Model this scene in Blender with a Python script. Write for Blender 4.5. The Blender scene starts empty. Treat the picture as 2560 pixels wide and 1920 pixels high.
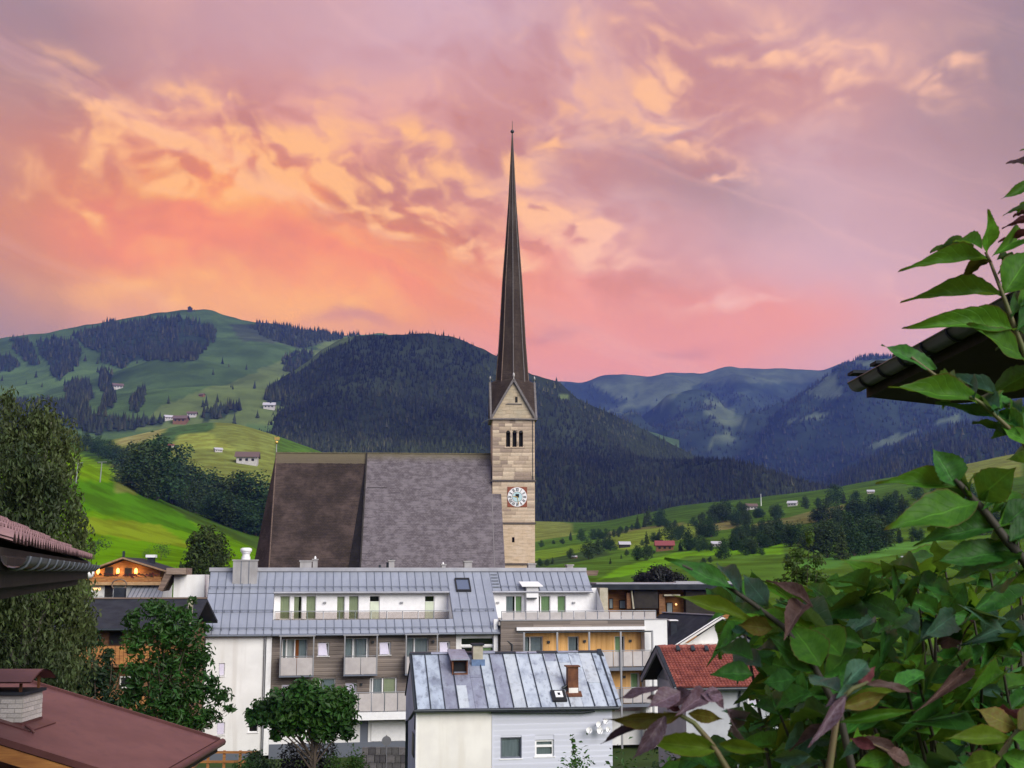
import bpy, math, random
import numpy as np
from mathutils import Matrix, Vector
S = bpy.context.scene
COL = S.collection
R_ = math.radians
# ---------------------------------------------------------------- camera
F, HZ, CX, CY = 3000.0, 1430.0, 1280.0, 960.0      # focal length and horizon row in photo pixels (2560 x 1920)
PITCH = math.atan((HZ - CY) / F)
CAMZ = 14.0
cam_d = bpy.data.cameras.new('camera')
cam = bpy.data.objects.new('camera', cam_d); COL.objects.link(cam)
cam_d.sensor_width = 36.0; cam_d.lens = 36.0 * F / 2560.0
cam_d.clip_start = 0.1; cam_d.clip_end = 40000
cam.location = (0, 0, CAMZ); cam.rotation_euler = (math.pi / 2 + PITCH, 0, 0)
cam_d.dof.use_dof = True; cam_d.dof.focus_distance = 90.0; cam_d.dof.aperture_fstop = 18.0
S.camera = cam
# ---------------------------------------------------------------- colour management
S.view_settings.view_transform = 'Standard'; S.view_settings.look = 'None'
S.view_settings.gamma = 1.0; S.view_settings.use_curve_mapping = False
S.view_settings.exposure = 0.8
S.cycles.use_denoising = True
S.cycles.max_bounces = 6; S.cycles.diffuse_bounces = 3; S.cycles.glossy_bounces = 2
S.cycles.transmission_bounces = 4; S.cycles.transparent_max_bounces = 8; S.cycles.volume_bounces = 1
# ---------------------------------------------------------------- world (dusk sky with lit clouds)
SUN_EL, SUN_AZ = 30.0, 142.0          # high in the sky behind the camera, to its right (azimuth clockwise from +Y)
world = bpy.data.worlds.new('World'); S.world = world
world.use_nodes = True
class NT:
    def __init__(s, tree): s.t = tree; s.n = tree.nodes; s.l = tree.links
    def node(s, typ, **kw):
        n = s.n.new(typ)
        for k, v in kw.items(): setattr(n, k, v)
        return n
    def put(s, sock, v):
        if isinstance(v, bpy.types.NodeSocket): s.l.new(v, sock)
        elif v is not None:
            if isinstance(v, (tuple, list)) and len(v) == 3 and sock.type == 'RGBA': v = (*v, 1)
            sock.default_value = v
    def math(s, op, a, b=None, c=None, clamp=False):
        n = s.node('ShaderNodeMath', operation=op, use_clamp=clamp)
        s.put(n.inputs[0], a); s.put(n.inputs[1], b)
        if c is not None: s.put(n.inputs[2], c)
        return n.outputs[0]
    def vmath(s, op, a, b=None):
        n = s.node('ShaderNodeVectorMath', operation=op); s.put(n.inputs[0], a); s.put(n.inputs[1], b)
        return n.outputs[0]
    def xyz(s, v):
        n = s.node('ShaderNodeSeparateXYZ'); s.put(n.inputs[0], v); return n.outputs
    def vec(s, x, y, z):
        n = s.node('ShaderNodeCombineXYZ')
        for i, q in enumerate((x, y, z)): s.put(n.inputs[i], q)
        return n.outputs[0]
    def noise(s, vec, scale=5, detail=4, rough=.5, dist=0.0, out=0, lac=2.0):
        n = s.node('ShaderNodeTexNoise'); s.put(n.inputs['Vector'], vec)
        for k, v in (('Scale', scale), ('Detail', detail), ('Roughness', rough), ('Distortion', dist), ('Lacunarity', lac)): s.put(n.inputs[k], v)
        return n.outputs[out]
    def mix(s, f, a, b, typ='MIX', clampf=True):
        n = s.node('ShaderNodeMix', data_type='RGBA', blend_type=typ, clamp_factor=clampf)
        s.put(n.inputs[0], f); s.put(n.inputs[6], a); s.put(n.inputs[7], b)
        return n.outputs[2]
    def ramp(s, f, stops, interp='LINEAR'):
        n = s.node('ShaderNodeValToRGB'); s.put(n.inputs[0], f); e = n.color_ramp.elements
        n.color_ramp.interpolation = interp
        while len(e) < len(stops): e.new(.5)
        for q, (p, c) in zip(e, stops):
            q.position = p; q.color = (*c, 1) if isinstance(c, (tuple, list)) else (c, c, c, 1)
        return n.outputs[0]
    def smooth(s, x, a, b):
        n = s.node('ShaderNodeMapRange', interpolation_type='SMOOTHSTEP'); s.put(n.inputs[0], x)
        n.inputs[1].default_value = a; n.inputs[2].default_value = b
        return n.outputs[0]
def lin(r, g, b):
    f = lambda c: (c / 255 / 12.92) if c / 255 <= .04045 else ((c / 255 + .055) / 1.055) ** 2.4
    return (f(r), f(g), f(b))
def sky_dir(px, py):                                # azimuth, elevation of a point of the sky
    x, y = (px - CX) / F, -(py - CY) / F
    d = Vector((x, math.cos(PITCH) - y * math.sin(PITCH), math.sin(PITCH) + y * math.cos(PITCH))).normalized()
    return math.atan2(d.x, d.y), math.asin(d.z)
def build_sky():
    world.node_tree.nodes.clear()
    w = NT(world.node_tree)
    d = w.node('ShaderNodeTexCoord').outputs['Generated']
    x, y, z = w.xyz(d)
    az = w.math('ARCTAN2', x, y); el = w.math('ARCSINE', w.math('MINIMUM', w.math('MAXIMUM', z, -1.0), 1.0))
    ang = w.vec(az, el, 0.0)
    # soft large warp and a finer warp, so that no outline stays regular
    nz = w.noise(w.vec(w.math('MULTIPLY', az, 1.0), w.math('MULTIPLY', el, 1.6), 0.3), 6, 3, .5, out=1)
    wx, wy, wz = w.xyz(nz)
    az1 = w.math('ADD', az, w.math('MULTIPLY', w.math('SUBTRACT', wx, .5), .10))
    el1 = w.math('ADD', el, w.math('MULTIPLY', w.math('SUBTRACT', wy, .5), .07))
    nz2 = w.noise(ang, 26, 3, .55, out=1)
    vx, vy, vz = w.xyz(nz2)
    az2 = w.math('ADD', az1, w.math('MULTIPLY', w.math('SUBTRACT', vx, .5), .014))
    el2 = w.math('ADD', el1, w.math('MULTIPLY', w.math('SUBTRACT', vy, .5), .014))
    def blob(px, py, rx, ry, rot=0.0, fine=True):
        a0, e0 = sky_dir(px, py)
        A = w.math('MULTIPLY', w.math('SUBTRACT', az2 if fine else az1, a0), 1.0)
        E = w.math('SUBTRACT', el2 if fine else el1, e0)
        c, s_ = math.cos(rot), math.sin(rot)
        p = w.math('MULTIPLY_ADD', A, c * F / rx, w.math('MULTIPLY', E, s_ * F / rx))
        q = w.math('MULTIPLY_ADD', A, -s_ * F / ry, w.math('MULTIPLY', E, c * F / ry))
        r2 = w.math('MULTIPLY_ADD', p, p, w.math('MULTIPLY', q, q))
        return w.math('EXPONENT', w.math('MULTIPLY', r2, -1.0))
    def total(lst, fine=True):
        acc = None
        for b in lst:
            amp = b[5] if len(b) > 5 else 1.0
            g = blob(*b[:4], b[4] if len(b) > 4 else 0.0, fine)
            g = w.math('MULTIPLY', g, amp) if amp != 1.0 else g
            acc = g if acc is None else w.math('ADD', acc, g)
        return acc
    # ---- colour of the veil of cloud, broad regions
    nb = w.noise(w.vec(w.math('MULTIPLY', az1, 3.0), w.math('MULTIPLY', el1, 7.0), 1.7), 1.6, 5, .5)
    base = w.mix(w.smooth(nb, .35, .65), lin(200, 154, 152), lin(218, 164, 152))
    lav = total([(2000, 640, 620, 330, 0), (1100, 60, 380, 170, 0, .8), (2300, 900, 500, 200, 0, .7)], False)
    base = w.mix(w.math('MULTIPLY', lav, .9), base, lin(214, 176, 184))
    gry = total([(0, 560, 160, 330), (40, 60, 240, 200), (2600, 150, 330, 360, 0, 1.1), (1760, 470, 260, 110, -.35, .7), (0, 760, 130, 90, 0, 1.0)], False)
    base = w.mix(w.math('MINIMUM', gry, .95), base, lin(160, 134, 136))
    pink = total([(1500, 860, 520, 160), (1350, 720, 480, 150, -.3), (900, 300, 500, 160, 0, .35), (2000, 800, 330, 80, 0, .5)], False)
    base = w.mix(w.math('MULTIPLY', pink, .9), base, lin(240, 158, 146))
    orange = total([(560, 620, 560, 180, -.05, 1.3), (950, 640, 380, 140, -.2, .7), (420, 400, 420, 150, -.1, .45)], False)
    base = w.mix(w.math('MULTIPLY', orange, .9), base, lin(244, 140, 70))
    # billows: fine puffs lit from the low sun, seen as relief
    puff_v = w.vec(az2, w.math('MULTIPLY', el2, 1.3), 4.1)
    def puffs(v, sc):                                   # rounded hanging lumps
        return w.math('MULTIPLY', w.math('ABSOLUTE', w.math('SUBTRACT', w.noise(v, sc, 2.5, .42, 0.0), .5)), 2.6)
    def dens(off, sc):
        v = puff_v if off is None else w.vmath('ADD', puff_v, off)
        return w.math('ADD', w.math('MULTIPLY', w.noise(v, sc * .9, 5, .5, 0.0), .62), w.math('MULTIPLY', puffs(v, sc * .62), .55))
    n1 = dens(None, 26); n2 = dens((-.005, -.012, 0), 26)
    big = w.noise(puff_v, 9, 4, .5, .4)
    relief = w.math('SUBTRACT', n1, n2)                 # bright where the billow faces the glow
    r2 = w.math('SUBTRACT', dens(None, 58), dens((-.002, -.0045, 0), 58))
    relief = w.math('MULTIPLY_ADD', r2, .35, relief)
    tufts = total([
        (170, 270, 70, 140, .5, .9), (205, 345, 60, 50, 0, .8), (345, 330, 60, 110, .2, .8), (400, 220, 45, 90, .3, .6), (440, 420, 95, 50, -.4, 1.0), (480, 465, 70, 30, -.3, .8),
        (540, 250, 80, 70, .3, .55), (600, 390, 100, 45, -.3, .8), (700, 390, 110, 45, -.1, .9), (620, 460, 110, 30, -.2, .8), (840, 290, 60, 70, 0, .75), (860, 420, 100, 40, -.3, .9),
        (1050, 360, 60, 80, .5, .85), (1130, 430, 90, 50, -.5, .9), (1010, 470, 170, 38, -.45, 1.0), (840, 520, 190, 38, -.4, .8), (1150, 590, 260, 36, -.42, .8),
        (950, 560, 220, 30, -.4, .7), (1420, 560, 170, 30, -.45, 1.1), (1540, 650, 170, 34, -.5, .75), (1260, 500, 160, 34, -.3, .6), (230, 520, 130, 45, -.3, .5), (60, 430, 110, 50, -.2, .5), (260, 550, 80, 35, -.3, .4),
        (1640, 200, 55, 110, .1, 1.1), (1690, 90, 70, 110, .3, .6), (1480, 110, 45, 90, -.2, .6), (1530, 270, 40, 50, 0, .6), (1410, 330, 45, 50, .1, .8), (1330, 380, 55, 70, .3, .65),
        (1760, 370, 140, 32, -.5, 1.1), (1860, 440, 110, 20, -.2, 1.1), (2090, 170, 85, 70, 0, 1.2), (2130, 215, 60, 36, 0, .6), (2360, 190, 85, 90, .5, .85), (1880, 60, 120, 80, 0, .6), (1950, 110, 130, 60, 0, .45),
        (1850, 300, 90, 60, 0, .45), (2230, 730, 30, 42, .2, .8), (1960, 620, 80, 36, 0, .4), (2150, 590, 120, 40, 0, .3), (1880, 770, 150, 36, -.1, .55), (1760, 700, 150, 60, -.3, .4)])
    zone = total([(560, 380, 620, 190, -.15), (1560, 260, 620, 250, 0, .9), (1300, 560, 420, 110, -.35, .8), (400, 690, 420, 90, 0, .35)], False)
    zone = w.math('MINIMUM', zone, 1.0)
    base = w.mix(w.math('MULTIPLY', w.math('MULTIPLY', zone, w.smooth(big, .60, .38)), .75), base, lin(188, 122, 112))
    tex = w.smooth(n1, .36, .64)
    lit = w.math('MULTIPLY', tufts, w.math('MULTIPLY_ADD', tex, .75, .30))
    lit = w.math('MULTIPLY_ADD', w.math('MULTIPLY', zone, w.smooth(big, .42, .64)), .42, lit)
    lit = w.math('MULTIPLY_ADD', w.math('MULTIPLY', relief, w.math('MULTIPLY_ADD', w.math('MINIMUM', tufts, 1.0), .6, w.math('MULTIPLY', zone, .5))), 2.9, lit)
    lit = w.smooth(lit, -.02, 1.02)
    warm = total([(500, 450, 900, 420), (1400, 250, 500, 250, 0, .5)], False)
    hi = w.mix(w.math('MULTIPLY', warm, .8), lin(255, 196, 158), lin(255, 184, 108))
    hi = w.mix(total([(2000, 700, 500, 250)], False), hi, lin(246, 192, 184))
    col = w.mix(w.math('MULTIPLY', lit, .92), base, hi)
    dark_r = w.math('MULTIPLY', w.smooth(relief, -.03, -.26), w.math('MULTIPLY', zone, .42))
    col = w.mix(dark_r, col, lin(190, 118, 100))
    # glow low over the mountain, where the sun has just set
    glow = w.math('MULTIPLY', total([(640, 770, 400, 100, 0, 1.0), (760, 760, 170, 70, 0, .6), (330, 735, 220, 60, 0, .5)], True), w.math('MULTIPLY_ADD', w.smooth(n1, .34, .6), .45, .62))
    col = w.mix(w.math('MULTIPLY', glow, .8), col, lin(255, 184, 112))
    ban = total([(840, 812, 120, 14, 0, 1.0), (1370, 820, 90, 16, .1, .9), (1700, 875, 60, 14, 0, .8), (880, 800, 60, 12, 0, .6)], True)
    col = w.mix(w.math('MINIMUM', w.math('MULTIPLY', ban, .55), 1.0), col, lin(196, 132, 138))
    wisp = w.noise(w.vec(w.math('ADD', w.math('MULTIPLY', az1, 2.0), w.math('MULTIPLY', el1, 5.0)), w.math('MULTIPLY_ADD', el1, 16.0, w.math('MULTIPLY', az1, 6.5)), 2.2), 2.4, 6, .6)
    col = w.mix(w.math('MULTIPLY', w.smooth(wisp, .5, .75), .22), col, lin(244, 190, 178))
    # the low sky stands deeper and stronger in colour than it looks through kilometres of blue air
    low = w.smooth(el, .62, .10)
    c0 = w.vmath('SCALE', col, None); c0.node.inputs['Scale'].default_value = 1.0
    w.l.new(w.math('MULTIPLY_ADD', low, .34, 1.0), c0.node.inputs['Scale'])
    off = w.vmath('SCALE', (.015, .07, .235), None); w.l.new(low, off.node.inputs['Scale'])
    col = w.vmath('MAXIMUM', w.vmath('SUBTRACT', c0, off), (.02, .01, .01))
    # away from the sunset and overhead the cloud thins out into pale blue dusk
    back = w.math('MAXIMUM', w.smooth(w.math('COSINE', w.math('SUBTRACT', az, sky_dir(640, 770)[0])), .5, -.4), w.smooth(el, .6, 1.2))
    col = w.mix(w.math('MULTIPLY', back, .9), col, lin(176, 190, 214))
    # clear blue dusk air between and above the clouds
    nis = w.node('ShaderNodeTexSky', sky_type='NISHITA', sun_disc=False)
    nis.sun_elevation = R_(SUN_EL); nis.sun_rotation = R_(SUN_AZ); nis.altitude = 800
    sk = w.node('ShaderNodeBackground'); w.l.new(nis.outputs[0], sk.inputs[0]); sk.inputs[1].default_value = .05
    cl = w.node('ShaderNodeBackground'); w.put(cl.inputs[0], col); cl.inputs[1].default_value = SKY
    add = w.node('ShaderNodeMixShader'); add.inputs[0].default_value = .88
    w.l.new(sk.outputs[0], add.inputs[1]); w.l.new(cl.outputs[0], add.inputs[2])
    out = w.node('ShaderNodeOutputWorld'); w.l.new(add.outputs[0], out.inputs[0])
SKY = 0.70
build_sky()
# ---------------------------------------------------------------- one soft, low-contrast sun (bright dusk sky behind the camera)
sun_d = bpy.data.lights.new('sun', 'SUN'); sun = bpy.data.objects.new('sun', sun_d); COL.objects.link(sun)
sun_d.energy = 2.9; sun_d.angle = R_(48); sun_d.color = (1.0, .95, .88)
_a, _e = R_(SUN_AZ), R_(SUN_EL)
sun.rotation_euler = Vector((math.sin(_a) * math.cos(_e), math.cos(_a) * math.cos(_e), math.sin(_e))).to_track_quat('Z', 'Y').to_euler()
# ================================================================ helpers
cP, sP = math.cos(PITCH), math.sin(PITCH)
def ray(px, py):
    x, y = (px - CX) / F, -(py - CY) / F
    return Vector((x, cP - y * sP, sP + y * cP))
def at(px, py, Y):
    d = ray(px, py); t = Y / d.y
    return Vector((d.x * t, Y, CAMZ + d.z * t))
def zat(py, Y):
    y = -(py - CY) / F
    return CAMZ + Y * (sP + y * cP) / (cP - y * sP)
def proj(X, Y, Z):
    dz = Z - CAMZ
    fw = Y * cP + dz * sP; up = -Y * sP + dz * cP
    return CX + F * X / fw, CY - F * up / fw
class Fr:                                            # a building's own frame: u along the front, v into the depth, z up
    def __init__(s, ox, oy, oz, rdeg):
        s.o = Vector((ox, oy, oz)); s.r = R_(rdeg)
        s.M = Matrix.Rotation(-s.r, 3, 'Z')
        s.c = s.M @ (Vector((0, 0, CAMZ)) - s.o)
    def d(s, px, py): return s.M @ ray(px, py)
    def uz(s, px, py, v):
        d = s.d(px, py); t = (v - s.c.y) / d.y
        return s.c.x + d.x * t, s.c.z + d.z * t
    def u(s, px, py, v): return s.uz(px, py, v)[0]
    def z(s, px, py, v): return s.uz(px, py, v)[1]
    def slope(s, px, py, ze, k, ve=0.0):             # the plane z = ze + k (v - ve)
        d = s.d(px, py); t = (ze + k * (s.c.y - ve) - s.c.z) / (d.z - k * d.y)
        return s.c.x + d.x * t, s.c.y + d.y * t, s.c.z + d.z * t
    def rect(s, x0, y0, x1, y1, v):
        ym, xm = (y0 + y1) / 2, (x0 + x1) / 2
        return s.u(x0, ym, v), s.u(x1, ym, v), s.z(xm, y1, v), s.z(xm, y0, v)
    def world(s, p): return s.o + Matrix.Rotation(s.r, 3, 'Z') @ Vector(p)
def tag(o, label, cat, group=None):
    o['label'] = label; o['category'] = cat
    if group: o['group'] = group
    return o
def thing(name, label, cat, loc=(0, 0, 0), rz=0.0, group=None):
    o = bpy.data.objects.new(name, None); COL.objects.link(o)
    o.location = loc; o.rotation_euler = (0, 0, rz); o.empty_display_size = .2
    return tag(o, label, cat, group)
def thing_fr(name, label, cat, fr, group=None): return thing(name, label, cat, fr.o, fr.r, group)
def link(name, me, parent=None, loc=None, rot=None, scale=None, mat=None):
    o = bpy.data.objects.new(name, me); COL.objects.link(o)
    if parent: o.parent = parent
    if loc is not None: o.location = loc
    if rot is not None: o.rotation_euler = rot
    if scale is not None: o.scale = scale
    if mat:
        o.material_slots[0].link = 'OBJECT'; o.material_slots[0].material = mat
    return o
def copy_tree(o, parent=None):
    c = o.copy(); COL.objects.link(c)
    if parent: c.parent = parent
    for ch in list(o.children): copy_tree(ch, c)
    return c
class MB:
    def __init__(s): s.v = []; s.f = []; s.m = []; s.sm = []
    def add(s, vs, fs, m=0, smooth=False):
        b = len(s.v); s.v += [tuple(q) for q in vs]
        for f in fs: s.f.append(tuple(b + i for i in f)); s.m.append(m); s.sm.append(smooth)
        return s
    def box(s, u0, u1, v0, v1, z0, z1, m=0):
        u0, u1 = min(u0, u1), max(u0, u1); v0, v1 = min(v0, v1), max(v0, v1); z0, z1 = min(z0, z1), max(z0, z1)
        return s.add([(u0, v0, z0), (u1, v0, z0), (u1, v1, z0), (u0, v1, z0), (u0, v0, z1), (u1, v0, z1), (u1, v1, z1), (u0, v1, z1)],
                     [(0, 3, 2, 1), (4, 5, 6, 7), (0, 1, 5, 4), (1, 2, 6, 5), (2, 3, 7, 6), (3, 0, 4, 7)], m)
    def poly(s, pts, m=0): return s.add(pts, [tuple(range(len(pts)))], m)
    def slab(s, pts, off, m=0):                      # a flat polygon given thickness along off
        n = len(pts); off = Vector(off); a = [Vector(p) for p in pts]
        return s.add([*a, *[p + off for p in a]], [tuple(range(n))[::-1], tuple(range(n, 2 * n)), *[(i, (i + 1) % n, n + (i + 1) % n, n + i) for i in range(n)]], m)
    def beam(s, a, b, w, h, m=0, up=(0, 0, 1)):
        a, b = Vector(a), Vector(b); t = (b - a).normalized(); x = t.cross(Vector(up)).normalized(); y = x.cross(t)
        x *= w / 2; y *= h / 2
        return s.add([a - x - y, a + x - y, a + x + y, a - x + y, b - x - y, b + x - y, b + x + y, b - x + y],
                     [(0, 1, 2, 3), (7, 6, 5, 4), (0, 4, 5, 1), (1, 5, 6, 2), (2, 6, 7, 3), (3, 7, 4, 0)], m)
    def tube(s, pts, rad, n=8, m=0, cap=True):
        pts = [Vector(p) for p in pts]; rad = rad if isinstance(rad, (list, tuple)) else [rad] * len(pts)
        vs = []
        for i, p in enumerate(pts):
            t = (pts[min(i + 1, len(pts) - 1)] - pts[max(i - 1, 0)]).normalized()
            a = Vector((0, 0, 1)) if abs(t.z) < .9 else Vector((1, 0, 0))
            x = t.cross(a).normalized(); y = x.cross(t)
            vs += [p + (x * math.cos(2 * math.pi * k / n) + y * math.sin(2 * math.pi * k / n)) * rad[i] for k in range(n)]
        fs = [(i * n + k, i * n + (k + 1) % n, (i + 1) * n + (k + 1) % n, (i + 1) * n + k) for i in range(len(pts) - 1) for k in range(n)]
        s.add(vs, fs, m, True)
        if cap: s.add(vs[:n], [tuple(range(n))], m); s.add(vs[-n:], [tuple(range(n))[::-1]], m)
        return s
    def cyl(s, c, r, z0, z1, n=12, m=0, r1=None): return s.tube([(c[0], c[1], z0), (c[0], c[1], z1)], [r, r if r1 is None else r1], n, m)
    def ball(s, c, r, n=10, m=0, sz=1.0):
        rings = [(math.sin(math.pi * i / 6) * r, -math.cos(math.pi * i / 6) * r * sz) for i in range(7)]
        return s.tube([(c[0], c[1], c[2] + z) for _, z in rings], [max(q, 1e-4) for q, _ in rings], n, m, False)
    def wall(s, u0, u1, z0, z1, v, holes=(), depth=.22, m=0):        # a front with openings and their reveals
        us = sorted({u0, u1, *[min(max(q, u0), u1) for h in holes for q in h[:2]]}); zs = sorted({z0, z1, *[min(max(q, z0), z1) for h in holes for q in h[2:]]})
        for i in range(len(us) - 1):
            for j in range(len(zs) - 1):
                a, b, c, d = us[i], us[i + 1], zs[j], zs[j + 1]; um, zm = (a + b) / 2, (c + d) / 2
                if b - a < 1e-4 or d - c < 1e-4 or any(h[0] < um < h[1] and h[2] < zm < h[3] for h in holes): continue
                s.poly([(a, v, c), (b, v, c), (b, v, d), (a, v, d)], m)
        for a, b, c, d in holes:
            w = v + depth
            s.poly([(a, v, c), (a, v, d), (a, w, d), (a, w, c)], m); s.poly([(b, v, c), (b, w, c), (b, w, d), (b, v, d)], m)
            s.poly([(a, v, c), (a, w, c), (b, w, c), (b, v, c)], m); s.poly([(a, v, d), (b, v, d), (b, w, d), (a, w, d)], m)
        return s
    def mesh(s, name, mats):
        me = bpy.data.meshes.new(name); me.from_pydata(s.v, [], s.f)
        for q in (mats if isinstance(mats, (list, tuple)) else [mats]): me.materials.append(q)
        me.polygons.foreach_set('material_index', s.m); me.polygons.foreach_set('use_smooth', s.sm)
        me.update(); return me
    def build(s, name, mats, parent=None, loc=None, rot=None):
        return link(name, s.mesh(name, mats), parent, loc, rot)
def np_mesh(name, V, Fc, mats, col=None, mi=None, smooth=False, uv=None):
    V = np.asarray(V, np.float32); Fc = np.asarray(Fc, np.int32); n, k = Fc.shape
    me = bpy.data.meshes.new(name)
    me.vertices.add(len(V)); me.vertices.foreach_set('co', V.ravel())
    me.loops.add(n * k); me.loops.foreach_set('vertex_index', Fc.ravel())
    me.polygons.add(n); me.polygons.foreach_set('loop_start', np.arange(0, n * k, k, dtype=np.int32)); me.polygons.foreach_set('loop_total', np.full(n, k, np.int32))
    for q in (mats if isinstance(mats, (list, tuple)) else [mats]): me.materials.append(q)
    if mi is not None: me.polygons.foreach_set('material_index', np.asarray(mi, np.int32))
    me.polygons.foreach_set('use_smooth', np.full(n, smooth))
    if col is not None:
        a = me.color_attributes.new('Col', 'FLOAT_COLOR', 'POINT'); c = np.ones((len(V), 4), np.float32); c[:, :3] = col; a.data.foreach_set('color', c.ravel())
    me.update(calc_edges=True); return me
def wave_noise(seed, n=14, lo=.6, hi=6.0):           # cheap smooth noise in the plane
    g = np.random.default_rng(seed); k = np.exp(g.uniform(np.log(lo), np.log(hi), n)); a = g.uniform(0, 2 * np.pi, n); p = g.uniform(0, 2 * np.pi, n); w = 1 / np.sqrt(k)
    def fn(x, y):
        r = 0
        for i in range(n): r = r + w[i] * np.sin(k[i] * (x * np.cos(a[i]) + y * np.sin(a[i])) + p[i])
        return r / np.sqrt((w ** 2).sum())
    return fn
def in_poly(px, py, poly):
    r = np.zeros(px.shape, bool); n = len(poly)
    for i in range(n):
        x0, y0 = poly[i]; x1, y1 = poly[(i + 1) % n]
        if y0 == y1: continue
        r ^= ((y0 > py) != (y1 > py)) & (px < (x1 - x0) * (py - y0) / (y1 - y0) + x0)
    return r
# ================================================================ materials
def pmat(name, c, rough=.7, c2=None, scale=2.0, detail=5, bump=0.0, bscale=None, metal=0.0, spec=.4, stretch=(1, 1, 1), lo=.35, hi=.65, island=0.0, dirt=None, attr=False, obj=0.0):
    m = bpy.data.materials.new(name); m.use_nodes = True; t = NT(m.node_tree); b = t.n['Principled BSDF']
    b.inputs['Roughness'].default_value = rough; b.inputs['Metallic'].default_value = metal; b.inputs['Specular IOR Level'].default_value = spec
    vec = t.node('ShaderNodeTexCoord').outputs['Object']
    v2 = t.vmath('MULTIPLY', vec, stretch)
    col = c
    if attr:
        a = t.node('ShaderNodeAttribute', attribute_name='Col'); col = a.outputs['Color']
    if c2 is not None:
        n = t.noise(v2, scale, detail, .6); f = t.smooth(n, lo, hi)
        col = t.mix(f, col, c2 if not attr else t.mix(1.0, col, c2, 'MULTIPLY'))
    if dirt:
        n = t.noise(t.vmath('MULTIPLY', vec, dirt[2] if len(dirt) > 2 else (1, 1, 1)), dirt[1], 4, .6); col = t.mix(t.math('MULTIPLY', t.smooth(n, .5, .72), .8), col, dirt[0])
    if island:
        g = t.node('ShaderNodeNewGeometry').outputs['Random Per Island']
        h = t.node('ShaderNodeHueSaturation'); t.put(h.inputs['Color'], col); t.put(h.inputs['Value'], t.math('MULTIPLY_ADD', g, 2 * island, 1 - island)); col = h.outputs[0]
    if obj:
        g = t.node('ShaderNodeObjectInfo').outputs['Random']
        h = t.node('ShaderNodeHueSaturation'); t.put(h.inputs['Color'], col); t.put(h.inputs['Value'], t.math('MULTIPLY_ADD', g, 2 * obj, 1 - obj)); col = h.outputs[0]
    t.put(b.inputs['Base Color'], col)
    if bump:
        bn = t.node('ShaderNodeBump'); bn.inputs['Strength'].default_value = bump; bn.inputs['Distance'].default_value = .02
        t.put(bn.inputs['Height'], t.noise(v2, bscale or scale * 6, 4, .6)); t.l.new(bn.outputs[0], b.inputs['Normal'])
    return m
def leaf_mat(name, c, c2, trans=.35, island=.35, rough=.5, scale=.25, spec=.35):
    m = bpy.data.materials.new(name); m.use_nodes = True; t = NT(m.node_tree); b = t.n['Principled BSDF']; out = t.n['Material Output']
    vec = t.node('ShaderNodeTexCoord').outputs['Object']
    col = t.mix(t.smooth(t.noise(vec, scale, 3, .6), .35, .65), c, c2)
    g = t.node('ShaderNodeNewGeometry').outputs['Random Per Island']
    h = t.node('ShaderNodeHueSaturation'); t.put(h.inputs['Color'], col); t.put(h.inputs['Value'], t.math('MULTIPLY_ADD', g, 2 * island, 1 - island)); t.put(h.inputs['Hue'], t.math('MULTIPLY_ADD', g, .03, .485))
    b.inputs['Roughness'].default_value = rough; b.inputs['Specular IOR Level'].default_value = spec
    t.put(b.inputs['Base Color'], h.outputs[0])
    tr = t.node('ShaderNodeBsdfTranslucent'); t.put(tr.inputs[0], h.outputs[0])
    mx = t.node('ShaderNodeMixShader'); mx.inputs[0].default_value = trans
    t.l.new(b.outputs[0], mx.inputs[1]); t.l.new(tr.outputs[0], mx.inputs[2]); t.l.new(mx.outputs[0], out.inputs[0])
    return m
def glass_mat(name, tint=(.9, .95, .95), amount=.82):
    m = bpy.data.materials.new(name); m.use_nodes = True; t = NT(m.node_tree); out = t.n['Material Output']; t.n.remove(t.n['Principled BSDF'])
    tr = t.node('ShaderNodeBsdfTransparent'); tr.inputs[0].default_value = (*tint, 1)
    gl = t.node('ShaderNodeBsdfGlossy'); gl.inputs['Roughness'].default_value = .03
    fr = t.node('ShaderNodeFresnel'); fr.inputs[0].default_value = 1.5
    f = t.math('MULTIPLY_ADD', fr.outputs[0], amount, .08, True)
    mx = t.node('ShaderNodeMixShader'); t.put(mx.inputs[0], f); t.l.new(tr.outputs[0], mx.inputs[1]); t.l.new(gl.outputs[0], mx.inputs[2]); t.l.new(mx.outputs[0], out.inputs[0])
    return m
def emit_mat(name, c, s):
    m = bpy.data.materials.new(name); m.use_nodes = True; b = m.node_tree.nodes['Principled BSDF']
    b.inputs['Base Color'].default_value = (*c, 1); b.inputs['Emission Color'].default_value = (*c, 1); b.inputs['Emission Strength'].default_value = s
    return m
M = {}
M['plaster'] = pmat('white_plaster', (.76, .75, .73), .9, (.68, .67, .65), .5, 5, .12, 30, dirt=((.60, .575, .54), .7, (1.6, 1.6, .12)))
M['cream'] = pmat('cream_plaster', (.78, .75, .69), .9, (.70, .67, .62), .6, 5, .15, 26, dirt=((.66, .62, .55), .9, (1.6, 1.6, .14)))
M['siding'] = pmat('lavender_board', (.60, .61, .68), .7, (.52, .53, .60), .8, 5, .1, 20, stretch=(.4, 1, 2), obj=.05)
M['bluewall'] = pmat('pale_blue_wall', (.46, .52, .66), .8, (.38, .44, .57), .8, 5, .1)
M['timber'] = pmat('weathered_timber', (.235, .195, .165), .85, (.125, .100, .084), 1.4, 6, .4, 18, stretch=(.35, 1, 7), obj=.22)
M['larch'] = pmat('larch_board', (.80, .47, .17), .7, (.62, .32, .09), 1.3, 6, .25, 14, stretch=(5, 1, .35), obj=.16)
M['wood'] = pmat('brown_wood', (.22, .105, .045), .75, (.13, .055, .022), 1.6, 5, .3, 14, stretch=(1, 1, 4))
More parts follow.
